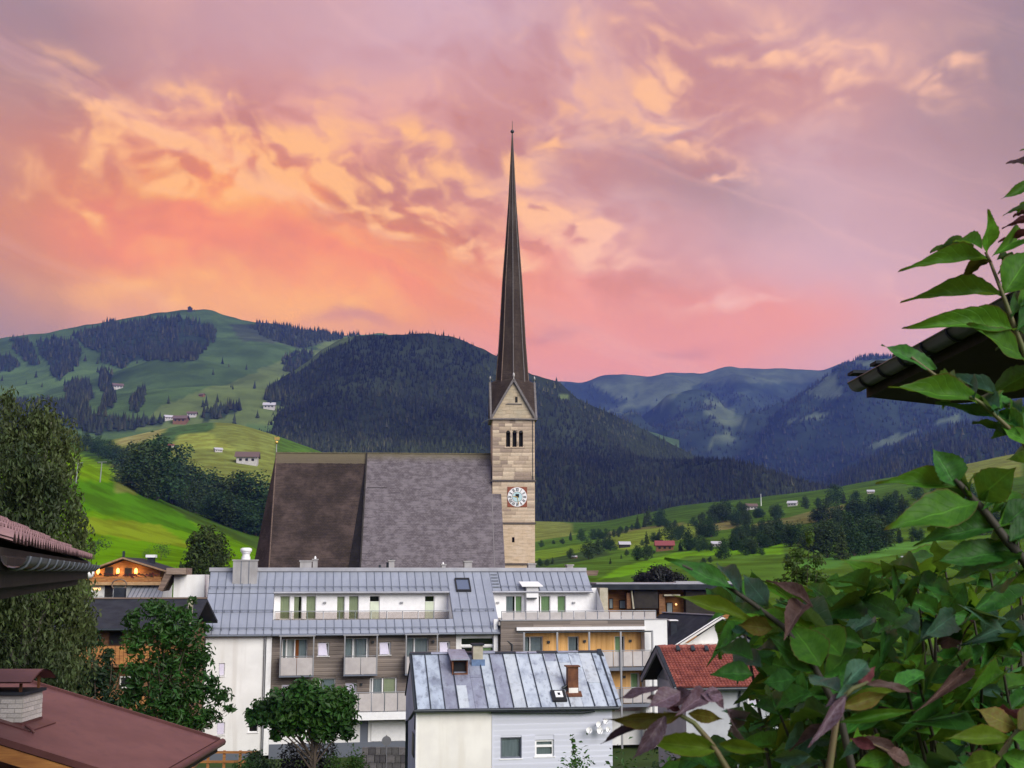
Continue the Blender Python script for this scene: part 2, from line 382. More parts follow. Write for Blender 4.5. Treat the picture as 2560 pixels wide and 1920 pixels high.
M['orangewood'] = pmat('orange_wood', (.42, .185, .05), .7, (.26, .10, .03), 1.6, 5, .3, 14, stretch=(.6, 1, 5))
M['oldwood'] = pmat('grey_brown_wood', (.20, .14, .105), .85, (.12, .08, .06), 1.6, 5, .3, 14, stretch=(.4, 1, 4))
M['metalroof'] = pmat('grey_sheet_metal', (.36, .38, .43), .42, (.31, .33, .38), .7, 4, .06, 5, metal=.35, spec=.5, obj=.07)
M['seam'] = pmat('seam_metal', (.15, .165, .20), .45, metal=.35)
M['ridgemetal'] = pmat('light_ridge_metal', (.38, .38, .41), .45, (.31, .31, .34), .9, metal=.3)
M['zinc'] = pmat('weathered_zinc', (.44, .49, .55), .5, (.24, .265, .32), 1.1, 7, .2, 6, metal=.2, stretch=(1.4, 1, .7), obj=.13, lo=.42, hi=.68, dirt=((.16, .17, .21), 1.7, (1.5, 1, .8)))
M['zincdark'] = pmat('dark_weathered_zinc', (.27, .28, .345), .55, (.36, .40, .47), 1.6, 7, .2, 6, metal=.2, stretch=(1.4, 1, .7), obj=.15)
M['rust'] = pmat('rusty_metal', (.085, .030, .014), .8, (.16, .06, .025), 3.0, 6, .4, 20)
M['darkmetal'] = pmat('dark_metal', (.014, .020, .026), .45, (.02, .027, .034), 3, spec=.5)
M['slate'] = pmat('dark_slate_roof', (.018, .021, .028), .8, (.030, .034, .042), 1.2, 5, .25, 14, spec=.2)
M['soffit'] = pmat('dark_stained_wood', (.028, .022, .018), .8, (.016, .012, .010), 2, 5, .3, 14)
M['steel'] = pmat('grey_steel', (.30, .30, .31), .45, metal=.5)
M['railpanel'] = pmat('grey_railing_panel', (.47, .435, .415), .55, (.41, .375, .36), 1.5, metal=.15, obj=.06)
M['frosted'] = glass_mat('frosted_rail_glass', (.82, .78, .76), .5)
M['white'] = pmat('white_paint', (.80, .79, .78), .5, (.74, .73, .72), 3)
M['chimneymetal'] = pmat('chimney_sheet', (.36, .345, .34), .5, (.28, .265, .26), 1.2, metal=.2, stretch=(1, 1, .4))
M['glass'] = glass_mat('window_glass')
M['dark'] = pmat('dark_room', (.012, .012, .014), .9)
M['curtain'] = pmat('pale_green_curtain', (.50, .53, .33), .9, (.40, .44, .27), 4, stretch=(6, 1, .2))
M['curtaing'] = pmat('green_curtain', (.33, .47, .24), .9, (.25, .38, .18), 4, stretch=(6, 1, .2))
M['curtainb'] = pmat('grey_blue_curtain', (.33, .37, .38), .9, (.22, .26, .28), 4, stretch=(6, 1, .2))
M['curtaino'] = pmat('orange_curtain', (.42, .13, .025), .9, (.33, .09, .02), 4, stretch=(6, 1, .2))
M['blind'] = pmat('lavender_blind', (.66, .62, .74), .8, (.60, .56, .68), 2)
M['palegreen'] = pmat('pale_green_panel', (.62, .68, .52), .7, (.55, .6, .46), 2)
M['beige'] = pmat('beige_render', (.42, .38, .29), .9, (.33, .30, .22), 3, 5, .3, 20)
M['lightbrick'] = pmat('pale_painted_brick', (.58, .55, .51), .85, (.45, .42, .39), 5, 5, .3, 25, obj=.12)
M['mortar'] = pmat('mortar', (.36, .34, .32), .95, (.30, .28, .26), 6)
M['redroof'] = pmat('red_brown_metal_roof', (.150, .062, .058), .55, (.115, .045, .043), .9, 6, .05, 9, spec=.45, dirt=((.10, .042, .042), 5.5, (1, .6, 1)))
M['redtrim'] = pmat('red_brown_trim', (.11, .042, .04), .5, (.085, .032, .03), 2)
M['tile'] = pmat('mauve_clay_tile', (.26, .15, .15), .8, (.17, .095, .098), 5, 5, .3, 22, obj=.18)
M['redtile'] = pmat('red_clay_tile', (.27, .072, .050), .75, (.17, .042, .032), 1.6, 7, .25, 10, dirt=((.36, .12, .085), 2.6))
M['bark'] = pmat('tree_bark', (.10, .075, .055), .95, (.055, .042, .032), 4, 5, .6, 18, stretch=(1, 1, .3))
M['palebark'] = pmat('pale_bark', (.32, .29, .25), .95, (.16, .14, .12), 4, 5, .5, 18, stretch=(1, 1, .3))
M['gold'] = pmat('gilded_metal', (.80, .52, .14), .3, metal=.9)
M['clockred'] = pmat('red_brown_clock_board', (.26, .075, .04), .8, (.20, .055, .03), 3)
M['clockblue'] = pmat('pale_blue_paint', (.42, .58, .60), .7)
M['black'] = pmat('black_paint', (.015, .015, .016), .6)
M['road'] = pmat('asphalt', (.055, .055, .06), .9, (.04, .04, .044), 1.5, 5, .2)
M['lamp'] = emit_mat('lamp_glow', (1.0, .50, .10), 2.2)
M['litpane'] = emit_mat('lit_window_glow', (1.0, .60, .24), .9)
M['flowers'] = pmat('red_flowers', (.30, .03, .06), .8, (.05, .09, .03), 4)
M['parasol'] = pmat('white_canvas', (.72, .70, .68), .8)
M['conifer'] = pmat('conifer_needles', (.03, .045, .02), .9, (.7, .7, .7), .03, attr=True, spec=.1)
LEAF = {
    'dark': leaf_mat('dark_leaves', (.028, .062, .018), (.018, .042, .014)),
    'far': leaf_mat('far_leaves', (.034, .068, .026), (.022, .046, .020), .2, .3, .7, .05, .1),
    'far2': leaf_mat('far_olive_leaves', (.048, .075, .028), (.03, .052, .022), .2, .3, .7, .05, .1),
    'mid': leaf_mat('green_leaves', (.046, .125, .016), (.022, .066, .012)),
    'bright': leaf_mat('bright_leaves', (.075, .17, .02), (.045, .115, .016)),
    'birch': leaf_mat('birch_leaves', (.078, .104, .030), (.032, .052, .018), .3, .4, .6, .35),
    'lime': leaf_mat('lime_leaves', (.11, .18, .03), (.06, .12, .02), .45),
    'black': leaf_mat('blackish_leaves', (.014, .014, .012), (.010, .012, .009), .15),
    'conif': leaf_mat('yew_needles', (.060, .085, .022), (.026, .042, .014), .15, .35, .7, .6, .15),
}
def shingle_mat(name, c, c2, c3, bw=.34, bh=.22, mortar=.02, extra=None, scale2=.22, axis='uz', bumpd=.03, off=.5, streak=(1, 1, 1), hi2=.66):
    m = bpy.data.materials.new(name); m.use_nodes = True; t = NT(m.node_tree); b = t.n['Principled BSDF']; b.inputs['Roughness'].default_value = .85; b.inputs['Specular IOR Level'].default_value = .3
    vec = t.node('ShaderNodeTexCoord').outputs['Object']; x, y, z = t.xyz(vec)
    br = t.node('ShaderNodeTexBrick'); br.offset = off
    wob = t.math('MULTIPLY', t.math('SUBTRACT', t.noise(vec, .8, 3), .5), bh * .8)
    t.put(br.inputs['Vector'], t.vec(x if axis == 'uz' else t.math('ADD', x, y), t.math('ADD', z, wob), 0.0)); br.inputs['Scale'].default_value = 1.0
    br.inputs['Brick Width'].default_value = bw; br.inputs['Row Height'].default_value = bh; br.inputs['Mortar Size'].default_value = mortar; br.inputs['Bias'].default_value = 0.0
    t.put(br.inputs['Color1'], c); t.put(br.inputs['Color2'], c2); t.put(br.inputs['Mortar'], tuple(q * .45 for q in c2))
    v2 = t.vmath('MULTIPLY', vec, streak)
    n = t.noise(v2, scale2, 9, .72); col = t.mix(t.smooth(n, .4, hi2), br.outputs['Color'], c3)
    n2 = t.noise(t.vmath('MULTIPLY', vec, (.35, .35, 3.2)), 1.5, 7, .75); col = t.mix(t.math('MULTIPLY', t.smooth(n2, .46, .66), .6), col, tuple(q * .55 for q in c2))
    if extra: col = extra(t, col, x, y, z, vec)
    t.put(b.inputs['Base Color'], col)
    bn = t.node('ShaderNodeBump'); bn.inputs['Strength'].default_value = .8; bn.inputs['Distance'].default_value = bumpd
    t.put(bn.inputs['Height'], t.math('ADD', br.outputs['Fac'], t.math('MULTIPLY', n2, -1.5))); bn.invert = True; t.l.new(bn.outputs[0], b.inputs['Normal'])
    return m
# ---------------------------------------------------------------- windows
def pane_curtain(parent, u0, u1, z0, z1, v, mat, folds=.09, amp=.025):
    n = max(4, int((u1 - u0) / folds * 2)); vs = []; fs = []
    for i in range(n + 1):
        u = u0 + (u1 - u0) * i / n; w = v + amp * (1 if i % 2 else -1)
        vs += [(u, w, z0), (u, w, z1)]
    for i in range(n): fs.append((2 * i, 2 * i + 2, 2 * i + 3, 2 * i + 1))
    return MB().add(vs, fs, 0, True).build('curtain', mat, parent)
def window(parent, r, v, depth=.2, fw=.07, frame='white', curtains=(), mull=(), sill=False, transom=None, sillmat='white', proud=-.02):
    """frame set back in an opening of the wall; curtains = (u-from, u-to, material) as shares of the width."""
    u0, u1, z0, z1 = r; w = v + depth - .06
    f = MB()
    f.box(u0, u0 + fw, w, w + .06, z0, z1); f.box(u1 - fw, u1, w, w + .06, z0, z1)
    f.box(u0 + fw, u1 - fw, w, w + .06, z0, z0 + fw); f.box(u0 + fw, u1 - fw, w, w + .06, z1 - fw, z1)
    for q in mull:
        c = u0 + (u1 - u0) * q; f.box(c - fw * .7, c + fw * .7, w - .012, w + .055, z0 + fw, z1 - fw)
    if transom is not None:
        c = z0 + (z1 - z0) * transom; f.box(u0 + fw, u1 - fw, w - .006, w + .05, c - fw * .6, c + fw * .6)
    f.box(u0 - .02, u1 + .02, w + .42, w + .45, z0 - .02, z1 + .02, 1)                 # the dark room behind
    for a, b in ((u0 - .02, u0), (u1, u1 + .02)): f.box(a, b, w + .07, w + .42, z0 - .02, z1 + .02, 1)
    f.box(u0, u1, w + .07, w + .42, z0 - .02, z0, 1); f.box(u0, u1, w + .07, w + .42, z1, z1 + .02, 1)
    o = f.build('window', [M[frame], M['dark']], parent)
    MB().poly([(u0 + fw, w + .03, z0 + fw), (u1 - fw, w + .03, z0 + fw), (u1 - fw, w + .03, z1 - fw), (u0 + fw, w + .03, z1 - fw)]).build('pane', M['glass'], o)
    for a, b, m in curtains: pane_curtain(o, u0 + (u1 - u0) * a, u0 + (u1 - u0) * b, z0 + .03, z1 - .03, w + .14, M[m])
    if sill: MB().box(u0 - .06, u1 + .06, v - .07, v + depth - .062, z0 - .05, z0 - .003).build('sill', M[sillmat], o)
    return o
UNIT = {}
def unit_box(mat):
    if mat not in UNIT:
        UNIT[mat] = MB().box(0, 1, 0, 1, 0, 1).mesh('board', M[mat])
    return UNIT[mat]
def boards(parent, name, u0, u1, z0, z1, v, mat, size, holes=(), vertical=False, thick=.03, gap=.012, seed=1, maxlen=4.0, lap=0.0):
    """cladding of separate boards round the openings of a wall."""
    rg = random.Random(seed); a0, a1, b0, b1 = (u0, u1, z0, z1) if vertical else (z0, z1, u0, u1)
    n = max(1, round((a1 - a0) / size)); st = (a1 - a0) / n
    for i in range(n):
        p, q = a0 + i * st, a0 + (i + 1) * st - gap
        hs = sorted([(h[2], h[3]) if vertical else (h[0], h[1]) for h in holes if ((h[0] < q - .02 and h[1] > p + .02) if vertical else (h[2] < q - .02 and h[3] > p + .02))])
        segs = []; c = b0
        for x, y in hs:
            if x > c + .03: segs.append((c, x))
            c = max(c, y)
        if c < b1 - .03: segs.append((c, b1))
        for x, y in segs:
            while y - x > .05:
                e = y if y - x < maxlen * 1.2 else x + maxlen * rg.uniform(.55, 1)
                t = thick * rg.uniform(.8, 1.15)
                if vertical: link(name, unit_box(mat), parent, (p, v - t, x), None, (q - p, t, e - x))
                else: link(name, unit_box(mat), parent, (x, v - t, p), (R_(-lap), 0, 0) if lap else None, (e - x - gap * .5, t, q - p))
                x = e
# ================================================================ terrain
def zarr(py, Y):
    y = -(np.asarray(py, float) - CY) / F
    return CAMZ + Y * (sP + y * cP) / (cP - y * sP)
ROWS = [   # distance, (photo column, photo row) of the ground at that distance
    (330, [(-1500, 1415), (560, 1425), (760, 1450), (1240, 1455), (1340, 1446), (2000, 1435), (2560, 1420), (4200, 1380)]),
    (450, [(-1500, 1150), (-300, 1230), (0, 1270), (170, 1290), (300, 1340), (450, 1375), (600, 1398), (700, 1420), (1240, 1440), (1340, 1428), (1560, 1415), (1800, 1396), (2100, 1372), (2560, 1330), (4200, 1220)]),
    (600, [(-1500, 940), (-400, 1040), (0, 1095), (170, 1130), (300, 1195), (400, 1250), (500, 1305), (600, 1345), (700, 1390), (1000, 1420), (1340, 1398), (1700, 1365), (2100, 1330), (2560, 1270), (4200, 1080)]),
    (800, [(-1500, 1090), (-400, 1150), (170, 1215), (450, 1265), (700, 1290), (1240, 1380), (1340, 1372), (1700, 1330), (2100, 1285), (2560, 1215), (4200, 1040)]),
    (1100, [(-1500, 1090), (-400, 1150), (280, 1155), (500, 1175), (690, 1200), (1240, 1345), (1340, 1342), (1700, 1300), (2100, 1240), (2560, 1165), (4200, 1000)]),
    (1500, [(-1500, 1080), (-400, 1110), (100, 1105), (280, 1096), (400, 1062), (500, 1045), (580, 1042), (690, 1075), (900, 1160), (1240, 1302), (1340, 1306), (1500, 1310), (1700, 1262), (1900, 1240), (2100, 1214), (2300, 1178), (2560, 1128), (4200, 960)]),
    (2100, [(-1500, 1120), (300, 1130), (900, 1200), (1340, 1325), (1700, 1290), (2100, 1240), (2560, 1160), (4200, 1000)]),
]
_S = np.linspace(-1.3, 1.3, 521)
_RZ = [(0, np.full(521, 12.4)), (12, np.full(521, 10.3)), (45, np.full(521, .2)), (95, np.zeros(521)), (215, np.full(521, 0.0))]
for Y, pts in ROWS:
    p = np.array(pts, float); _RZ.append((Y, zarr(np.interp(_S, (p[:, 0] - CX) / F, p[:, 1]), Y)))
_RZ.append((4000, _RZ[-1][1] * 1.0)); _RZ.append((12000, _RZ[-1][1] * .6))
_RY = np.array([r[0] for r in _RZ], float); _RZ = np.array([r[1] for r in _RZ])
_gn = wave_noise(5, 16, .5, 5)
def _H(X, Y):
    X = np.asarray(X, float); Y = np.asarray(Y, float); Yc = np.clip(Y, 0, 11999)
    s = np.clip(X / np.maximum(np.abs(Y), 60), -1.299, 1.299)
    j = np.clip(np.searchsorted(_RY, Yc, 'right') - 1, 0, len(_RY) - 2); f = (Yc - _RY[j]) / (_RY[j + 1] - _RY[j])
    k = (s + 1.3) / 2.6 * 520; k0 = np.clip(k.astype(int), 0, 519); kf = k - k0
    z0 = _RZ[j, k0] * (1 - kf) + _RZ[j, k0 + 1] * kf; z1 = _RZ[j + 1, k0] * (1 - kf) + _RZ[j + 1, k0 + 1] * kf
    return z0 + (z1 - z0) * f + np.where(Y < 0, np.minimum(-Y * .12, 60), 0)
def ground_z(X, Y):
    X = np.asarray(X, float); Y = np.asarray(Y, float)
    z = (_H(X, Y * .95) + 2 * _H(X, Y) + _H(X, Y * 1.05)) / 4
    far = np.clip((Y - 260) / 300, 0, 1)
    return z + far * (_gn(X / 70, Y / 110) * 1.4 + _gn(X / 23 + 9, Y / 40) * .35)
def gz(x, y): return float(ground_z(np.array([x]), np.array([y]))[0])
def hit_ground(px, py, y0=60, y1=2400):              # where the ray through a photo pixel meets the ground
    d = ray(px, py); Y = np.geomspace(y0, y1, 1500); X = d.x / d.y * Y; Z = CAMZ + d.z / d.y * Y
    b = np.nonzero(ground_z(X, Y) > Z)[0]
    i = b[0] if len(b) else len(Y) - 1
    return Vector((X[i], Y[i], gz(X[i], Y[i])))
GREEN, LIGHT, VIVID, DULL, TAN = (.070, .135, .016), (.185, .22, .045), (.115, .255, .002), (.050, .085, .026), (.155, .155, .050)
FIELDS = [  # meadow patches by outline, with the colour of their grass
    (VIVID, [(-600, 900), (170, 1125), (320, 1210), (450, 1290), (640, 1370), (700, 1440), (-600, 1460)]),
    ((.17, .32, .004), [(-600, 900), (175, 1125), (345, 1195), (300, 1200), (150, 1190), (-600, 1060)]),
    ((.070, .19, .004), [(150, 1200), (340, 1205), (470, 1300), (520, 1340), (330, 1300), (150, 1260)]),
    ((.18, .25, .010), [(180, 1290), (400, 1310), (480, 1370), (300, 1345), (180, 1320)]),
    (LIGHT, [(270, 1040), (560, 1020), (690, 1040), (700, 1230), (280, 1230)]),
    ((.30, .29, .10), [(283, 1100), (420, 1062), (380, 1095), (300, 1115)]), ((.27, .32, .06), [(450, 1082), (520, 1082), (600, 1130), (520, 1125), (440, 1118)]),
    ((.07, .13, .04), [(385, 1098), (425, 1062), (545, 1045), (520, 1080), (450, 1082), (430, 1110), (330, 1115)]),
    (LIGHT, [(1335, 1300), (1420, 1305), (1440, 1340), (1335, 1360)]), (TAN, [(1520, 1330), (1700, 1305), (1730, 1312), (1640, 1335), (1530, 1360)]),
    ((.14, .23, .02), [(1335, 1380), (1480, 1358), (1500, 1372), (1335, 1408)]), (DULL, [(1335, 1408), (1500, 1375), (1540, 1390), (1440, 1410), (1335, 1425)]),
    ((.17, .23, .03), [(1510, 1345), (1620, 1325), (1740, 1310), (1750, 1345), (1560, 1380)]), ((.125, .28, .012), [(1500, 1450), (1560, 1418), (1700, 1385), (1980, 1358), (1960, 1390), (1720, 1395), (1640, 1430)]),
    (TAN, [(1880, 1310), (2020, 1280), (2110, 1262), (2100, 1290), (2000, 1310), (1890, 1325)]), ((.19, .175, .06), [(1760, 1316), (1860, 1295), (1850, 1320), (1780, 1330)]),
    ((.10, .24, .04), [(2020, 1412), (2320, 1345), (2360, 1350), (2330, 1375), (2050, 1420)]), (LIGHT, [(2330, 1200), (2560, 1140), (2560, 1190), (2380, 1215)]),
    (LIGHT, [(2350, 1150), (2500, 1110), (2560, 1120), (2560, 1180), (2340, 1200)]), ((.075, .18, .03), [(2000, 1400), (2150, 1385), (2100, 1420), (2000, 1430)]),
]
def grass_mat(name, c2, scale=.05):
    m = pmat(name, (.1, .1, .1), .95, c2, scale, 8, .25, .8, spec=0.0, attr=True, lo=.38, hi=.62); return m
M['grass'] = grass_mat('meadow_grass', (.70, .62, .55))
def build_ground():
    a = np.concatenate([np.linspace(-math.pi, -.62, 46)[:-1], np.linspace(-.62, .62, 300), np.linspace(.62, math.pi, 46)[1:-1]])
    r = np.concatenate([[0.0], np.geomspace(3, 60, 22), np.geomspace(64, 300, 34), np.geomspace(306, 2200, 130), np.geomspace(2260, 9300, 22)])
    A, Rr = np.meshgrid(a, r, indexing='ij'); X = Rr * np.sin(A); Y = Rr * np.cos(A); Z = ground_z(X, Y)
    nA, nR = A.shape; i = np.arange(nA * nR).reshape(nA, nR); j = np.roll(i, -1, 0)
    Fq = np.stack([i[:, :-1], j[:, :-1], j[:, 1:], i[:, 1:]], -1).reshape(-1, 4)
    V = np.stack([X, Y, Z], -1).reshape(-1, 3); px, py = proj(V[:, 0], np.maximum(V[:, 1], 1), V[:, 2])
    col = np.tile(np.array(GREEN), (len(V), 1)); nn = _gn(V[:, 0] / 60 + 3, V[:, 1] / 90); col *= (1 + .22 * nn)[:, None]
    ok = V[:, 1] > 215
    for c, p in FIELDS: k = in_poly(px + nn * 6, py + nn * 3, p) & ok; col[k] = np.array(c) * (1 + .12 * nn[k])[:, None]
    near = (V[:, 1] < 215) & (np.hypot(V[:, 0], V[:, 1]) > 70); col[near] = np.array((.055, .085, .03))
    o = link('ground', np_mesh('ground', V, Fq, M['grass'], col, smooth=True)); o['kind'] = 'structure'
build_ground()
# ---------------------------------------------------------------- mountains
def hills(name, ridge, base, Yr, Yb, px0, px1, ncol, nrow, colour, mat, amp=18, seed=1, back=.85, prof=1.0, rough=1.0):
    ridge, base = np.array(ridge, float), np.array(base, float)
    pc = np.linspace(px0, px1, ncol); s = (pc - CX) / F
    jag = wave_noise(seed + 50, 20, 6, 60)
    rp = np.interp(pc, ridge[:, 0], ridge[:, 1]); bp = np.interp(pc, base[:, 0], base[:, 1])
    k = max(3, ncol // 90); ker = np.ones(k) / k
    rp = np.convolve(np.pad(rp, k, 'edge'), ker, 'same')[k:-k] + rough * jag(pc / 260, pc * 0) * 1.5
    yr = Yr if not callable(Yr) else Yr(pc); yb = Yb if not callable(Yb) else Yb(pc)
    t = np.concatenate([np.linspace(0, 1, nrow), 1 + np.linspace(.06, .6, 8)])
    n1, n2 = wave_noise(seed, 16, .6, 4), wave_noise(seed + 9, 18, 2, 14)
    X = np.zeros((ncol, len(t))); Y = X.copy(); Z = X.copy()
    for j, tt in enumerate(t):
        if tt <= 1:
            yy = yb + (yr - yb) * tt; p = bp + (rp - bp) * tt ** prof; zz = zarr(p, yy)
        else:
            yy = yr + (yr - yb) * (tt - 1) * 1.2; zr = zarr(rp, yr); zz = zr - (zr * back) * ((tt - 1) / .6)
        xx = s * yy; e = math.sin(math.pi * min(tt, 1)) ** .7 if tt < 1 else 0
        zz = zz + e * amp * (n1(xx / 420, yy / 420) + .45 * n2(xx / 300, yy / 420))
        X[:, j], Y[:, j], Z[:, j] = xx, yy, zz
    X, Y, Z = (q for q in (X, Y, Z))
    i = np.arange(X.size).reshape(X.shape)
    Fq = np.stack([i[:-1, :-1], i[1:, :-1], i[1:, 1:], i[:-1, 1:]], -1).reshape(-1, 4)
    V = np.stack([X, Y, Z], -1).reshape(-1, 3); px, py = proj(V[:, 0], V[:, 1], V[:, 2])
    nn = n1(V[:, 0] / 160, V[:, 1] / 160) * .5 + n2(V[:, 0] / 200, V[:, 1] / 200) * .5
    o = link(name, np_mesh(name, V, Fq, mat, colour(px, py, nn), smooth=True)); o['kind'] = 'structure'
    def sample(n, rng, tmin=0.0, tmax=1.0):           # points spread evenly over the slope as it is seen
        a = rng.uniform(0, ncol - 1.001, n); b = rng.uniform(tmin, tmax, n) * (nrow - 1.001); a0, b0 = a.astype(int), b.astype(int); fa, fb = (a - a0)[:, None], (b - b0)[:, None]
        G = np.stack([X, Y, Z], -1)
        P = G[a0, b0] * (1 - fa) * (1 - fb) + G[a0 + 1, b0] * fa * (1 - fb) + G[a0, b0 + 1] * (1 - fa) * fb + G[a0 + 1, b0 + 1] * fa * fb
        return P
    return sample
RIDGE_L = [(-1800, 960), (-600, 900), (-150, 870), (0, 842), (120, 826), (250, 802), (380, 781), (455, 773), (500, 772), (540, 786), (600, 802), (660, 809), (700, 817), (760, 827), (830, 838), (860, 838), (950, 832), (1100, 880), (1300, 990), (1700, 1100)]
RIDGE_M = [(380, 1150), (480, 1120), (560, 1090), (600, 1050), (640, 1000), (690, 950), (760, 905), (800, 872), (840, 850), (880, 842), (960, 836), (1060, 834), (1130, 843), (1200, 868), (1240, 890), (1290, 912), (1330, 934), (1400, 955), (1440, 995), (1520, 1030), (1600, 1070), (1700, 1120), (1780, 1160), (1900, 1215), (2000, 1250), (2300, 1330)]
BASE_M = [(380, 1190), (560, 1195), (700, 1230), (1000, 1280), (1240, 1325), (1340, 1322), (1500, 1326), (1700, 1285), (1900, 1256), (2000, 1268), (2300, 1350)]
RIDGE_R = [(1000, 1000), (1300, 960), (1405, 952), (1440, 956), (1460, 958), (1500, 940), (1560, 935), (1620, 941), (1680, 930), (1740, 934), (1760, 936), (1830, 917), (1900, 920), (2000, 924), (2060, 927), (2120, 907), (2190, 888), (2260, 893), (2400, 880), (2700, 900), (4200, 930)]
SPUR1 = [(1640, 1230), (1700, 1175), (1775, 1112), (1900, 1045), (2041, 984), (2113, 917), (2190, 890), (2260, 894), (2400, 878), (2700, 830), (4200, 760)]
SPUR2 = [(1880, 1290), (1950, 1262), (2000, 1242), (2090, 1195), (2177, 1148), (2300, 1100), (2400, 1068), (2560, 1044), (3000, 960), (4200, 860)]
PATCH = [[(x * .4069, 750 + y * .4069) for x, y in p] for p in [
    [(440, 210), (560, 190), (680, 130), (750, 150), (900, 120), (1100, 110), (1200, 130), (1330, 180), (1320, 250), (1270, 280), (1250, 320), (1180, 380), (1080, 390), (950, 370), (850, 370), (740, 420), (620, 380), (620, 330), (520, 290)],
    [(230, 260), (330, 240), (460, 250), (510, 330), (470, 400), (410, 440), (370, 500), (310, 460), (300, 400), (240, 340)], [(60, 240), (150, 230), (210, 290), (240, 400), (180, 400), (90, 320)],
    [(-200, 330), (60, 350), (130, 400), (60, 440), (-200, 470)], [(400, 520), (480, 500), (560, 510), (580, 600), (540, 620), (555, 700), (480, 680), (400, 610)], [(620, 440), (690, 450), (700, 590), (680, 590), (620, 560)],
    [(590, 680), (640, 610), (710, 610), (700, 660), (640, 690)], [(790, 680), (800, 610), (860, 570), (890, 560), (880, 640), (830, 690)], [(1500, 160), (1650, 140), (1740, 165), (1900, 185), (2080, 180), (2130, 225), (2000, 260), (1850, 300), (1700, 260), (1620, 230)],
    [(1730, 380), (1800, 330), (1930, 320), (1910, 440), (1750, 440)], [(1930, 390), (2060, 350), (2050, 420), (1940, 420)], [(1620, 600), (1680, 530), (1860, 510), (1860, 620), (1760, 660), (1640, 630)],
    [(220, 620), (420, 650), (540, 710), (750, 720), (830, 740), (1000, 730), (1060, 750), (800, 800), (600, 830), (430, 790), (150, 740)], [(1230, 700), (1300, 660), (1470, 640), (1480, 680), (1340, 740), (1250, 740)],
    [(-300, 600), (220, 640), (300, 800), (500, 900), (-300, 900)]]]
GAPS = [[(x * .4069, 750 + y * .4069) for x, y in p] for p in [[(1125, 100), (1145, 100), (1115, 290), (1098, 290)], [(1120, 225), (1200, 225), (1290, 255), (1270, 275), (1120, 262)], [(1930, 310), (1950, 310), (1890, 460), (1870, 460)]]]
def shade(c, nn, k=.2): return np.array(c)[None, :] * (1 + k * nn)[:, None]
def col_left(px, py, nn):
    c = shade((.070, .112, .034), nn, .32); m = in_poly(px + nn * 10, py + nn * 5, [(900, 820), (560, 960), (400, 1010), (340, 1080), (720, 1060), (840, 900)]); c[m] = shade((.115, .15, .045), nn[m], .2)
    for p in PATCH: k = in_poly(px, py, p); c[k] = (.030, .045, .020)
    k = in_poly(px, py, PATCH[8]) | in_poly(px, py, [(575, 810), (680, 812), (690, 860), (600, 850)]); c[k] = shade((.06, .075, .04), nn[k], .3)
    return c
def col_mid(px, py, nn):
    c = shade((.030, .038, .018), nn, .3)
    for p in ([(690, 905), (800, 850), (860, 838), (900, 842), (830, 872), (740, 935)], [(560, 1090), (640, 1045), (690, 1015), (705, 1020), (640, 1060), (590, 1105)], [(600, 1200), (700, 1190), (700, 1240), (600, 1240)], [(1395, 985), (1420, 985), (1425, 1000), (1400, 1000)]):
        k = in_poly(px, py, p); c[k] = shade((.11, .145, .05), nn[k])
    return c
MEAD_R = [[(1340 + 0, 0)] * 3, [(1590, 990), (1640, 950), (1800, 935), (1700, 985), (1560, 1035), (1520, 1030)], [(1760, 1030), (1800, 1000), (1860, 1045), (1880, 1060), (1820, 1075)], [(1740, 1110), (1790, 1085), (1850, 1085), (1830, 1110), (1770, 1115)], [(1470, 960), (1600, 940), (1700, 950), (1550, 1000)]]
MEAD_S = [[(2020, 985), (2060, 955), (2080, 930), (2110, 990), (2070, 998)], [(2000, 1045), (2060, 1028), (2085, 1042), (2010, 1050)], [(1965, 1055), (1990, 1050), (1970, 1070)], [(2170, 1120), (2240, 1085), (2300, 1075), (2250, 1105), (2190, 1125)], [(2100, 905), (2260, 895), (2300, 900), (2200, 920)], [(2330, 1060), (2420, 1035), (2390, 1060)]]
def col_right(px, py, nn):
    c = shade((.036, .052, .030), nn, .3)
    for p in MEAD_R: k = in_poly(px + nn * 16, py + nn * 8, p); c[k] = shade((.095, .12, .06), nn[k], .15)
    c[py < 958] = shade((.075, .095, .05), nn[py < 958], .25); return c
def col_spur(px, py, nn):
    c = shade((.030, .044, .024), nn, .25)
    for p in MEAD_S: k = in_poly(px + nn * 8, py + nn * 5, p); c[k] = shade((.10, .13, .07), nn[k], .15)
    return c
M['hill'] = grass_mat('mountain_cover', (.72, .72, .70), .012)
s_left = hills('mountain', RIDGE_L, [(-1800, 1120), (0, 1110), (600, 1105), (900, 1140), (1300, 1200), (1700, 1240)], 4300, 2300, -1800, 1700, 420, 90, col_left, M['hill'], 42, 3)
s_mid = hills('forest_hill', RIDGE_M, BASE_M, 2900, 1750, 380, 2300, 300, 70, col_mid, M['hill'], 40, 11)
s_right = hills('mountain', RIDGE_R, [(1000, 1250), (4200, 1250)], 7600, 4200, 1000, 4200, 330, 80, col_right, M['hill'], 130, 21, prof=.9)
s_sp1 = hills('mountain', SPUR1, [(1640, 1260), (4200, 1240)], 5600, 3900, 1640, 4200, 220, 70, col_spur, M['hill'], 75, 31)
s_sp2 = hills('forest_hill', SPUR2, [(1880, 1300), (1950, 1290), (2300, 1260), (4200, 1200)], 3500, 2300, 1880, 4200, 180, 50, lambda a, b, n: shade((.028, .042, .02), n), M['hill'], 25, 41)
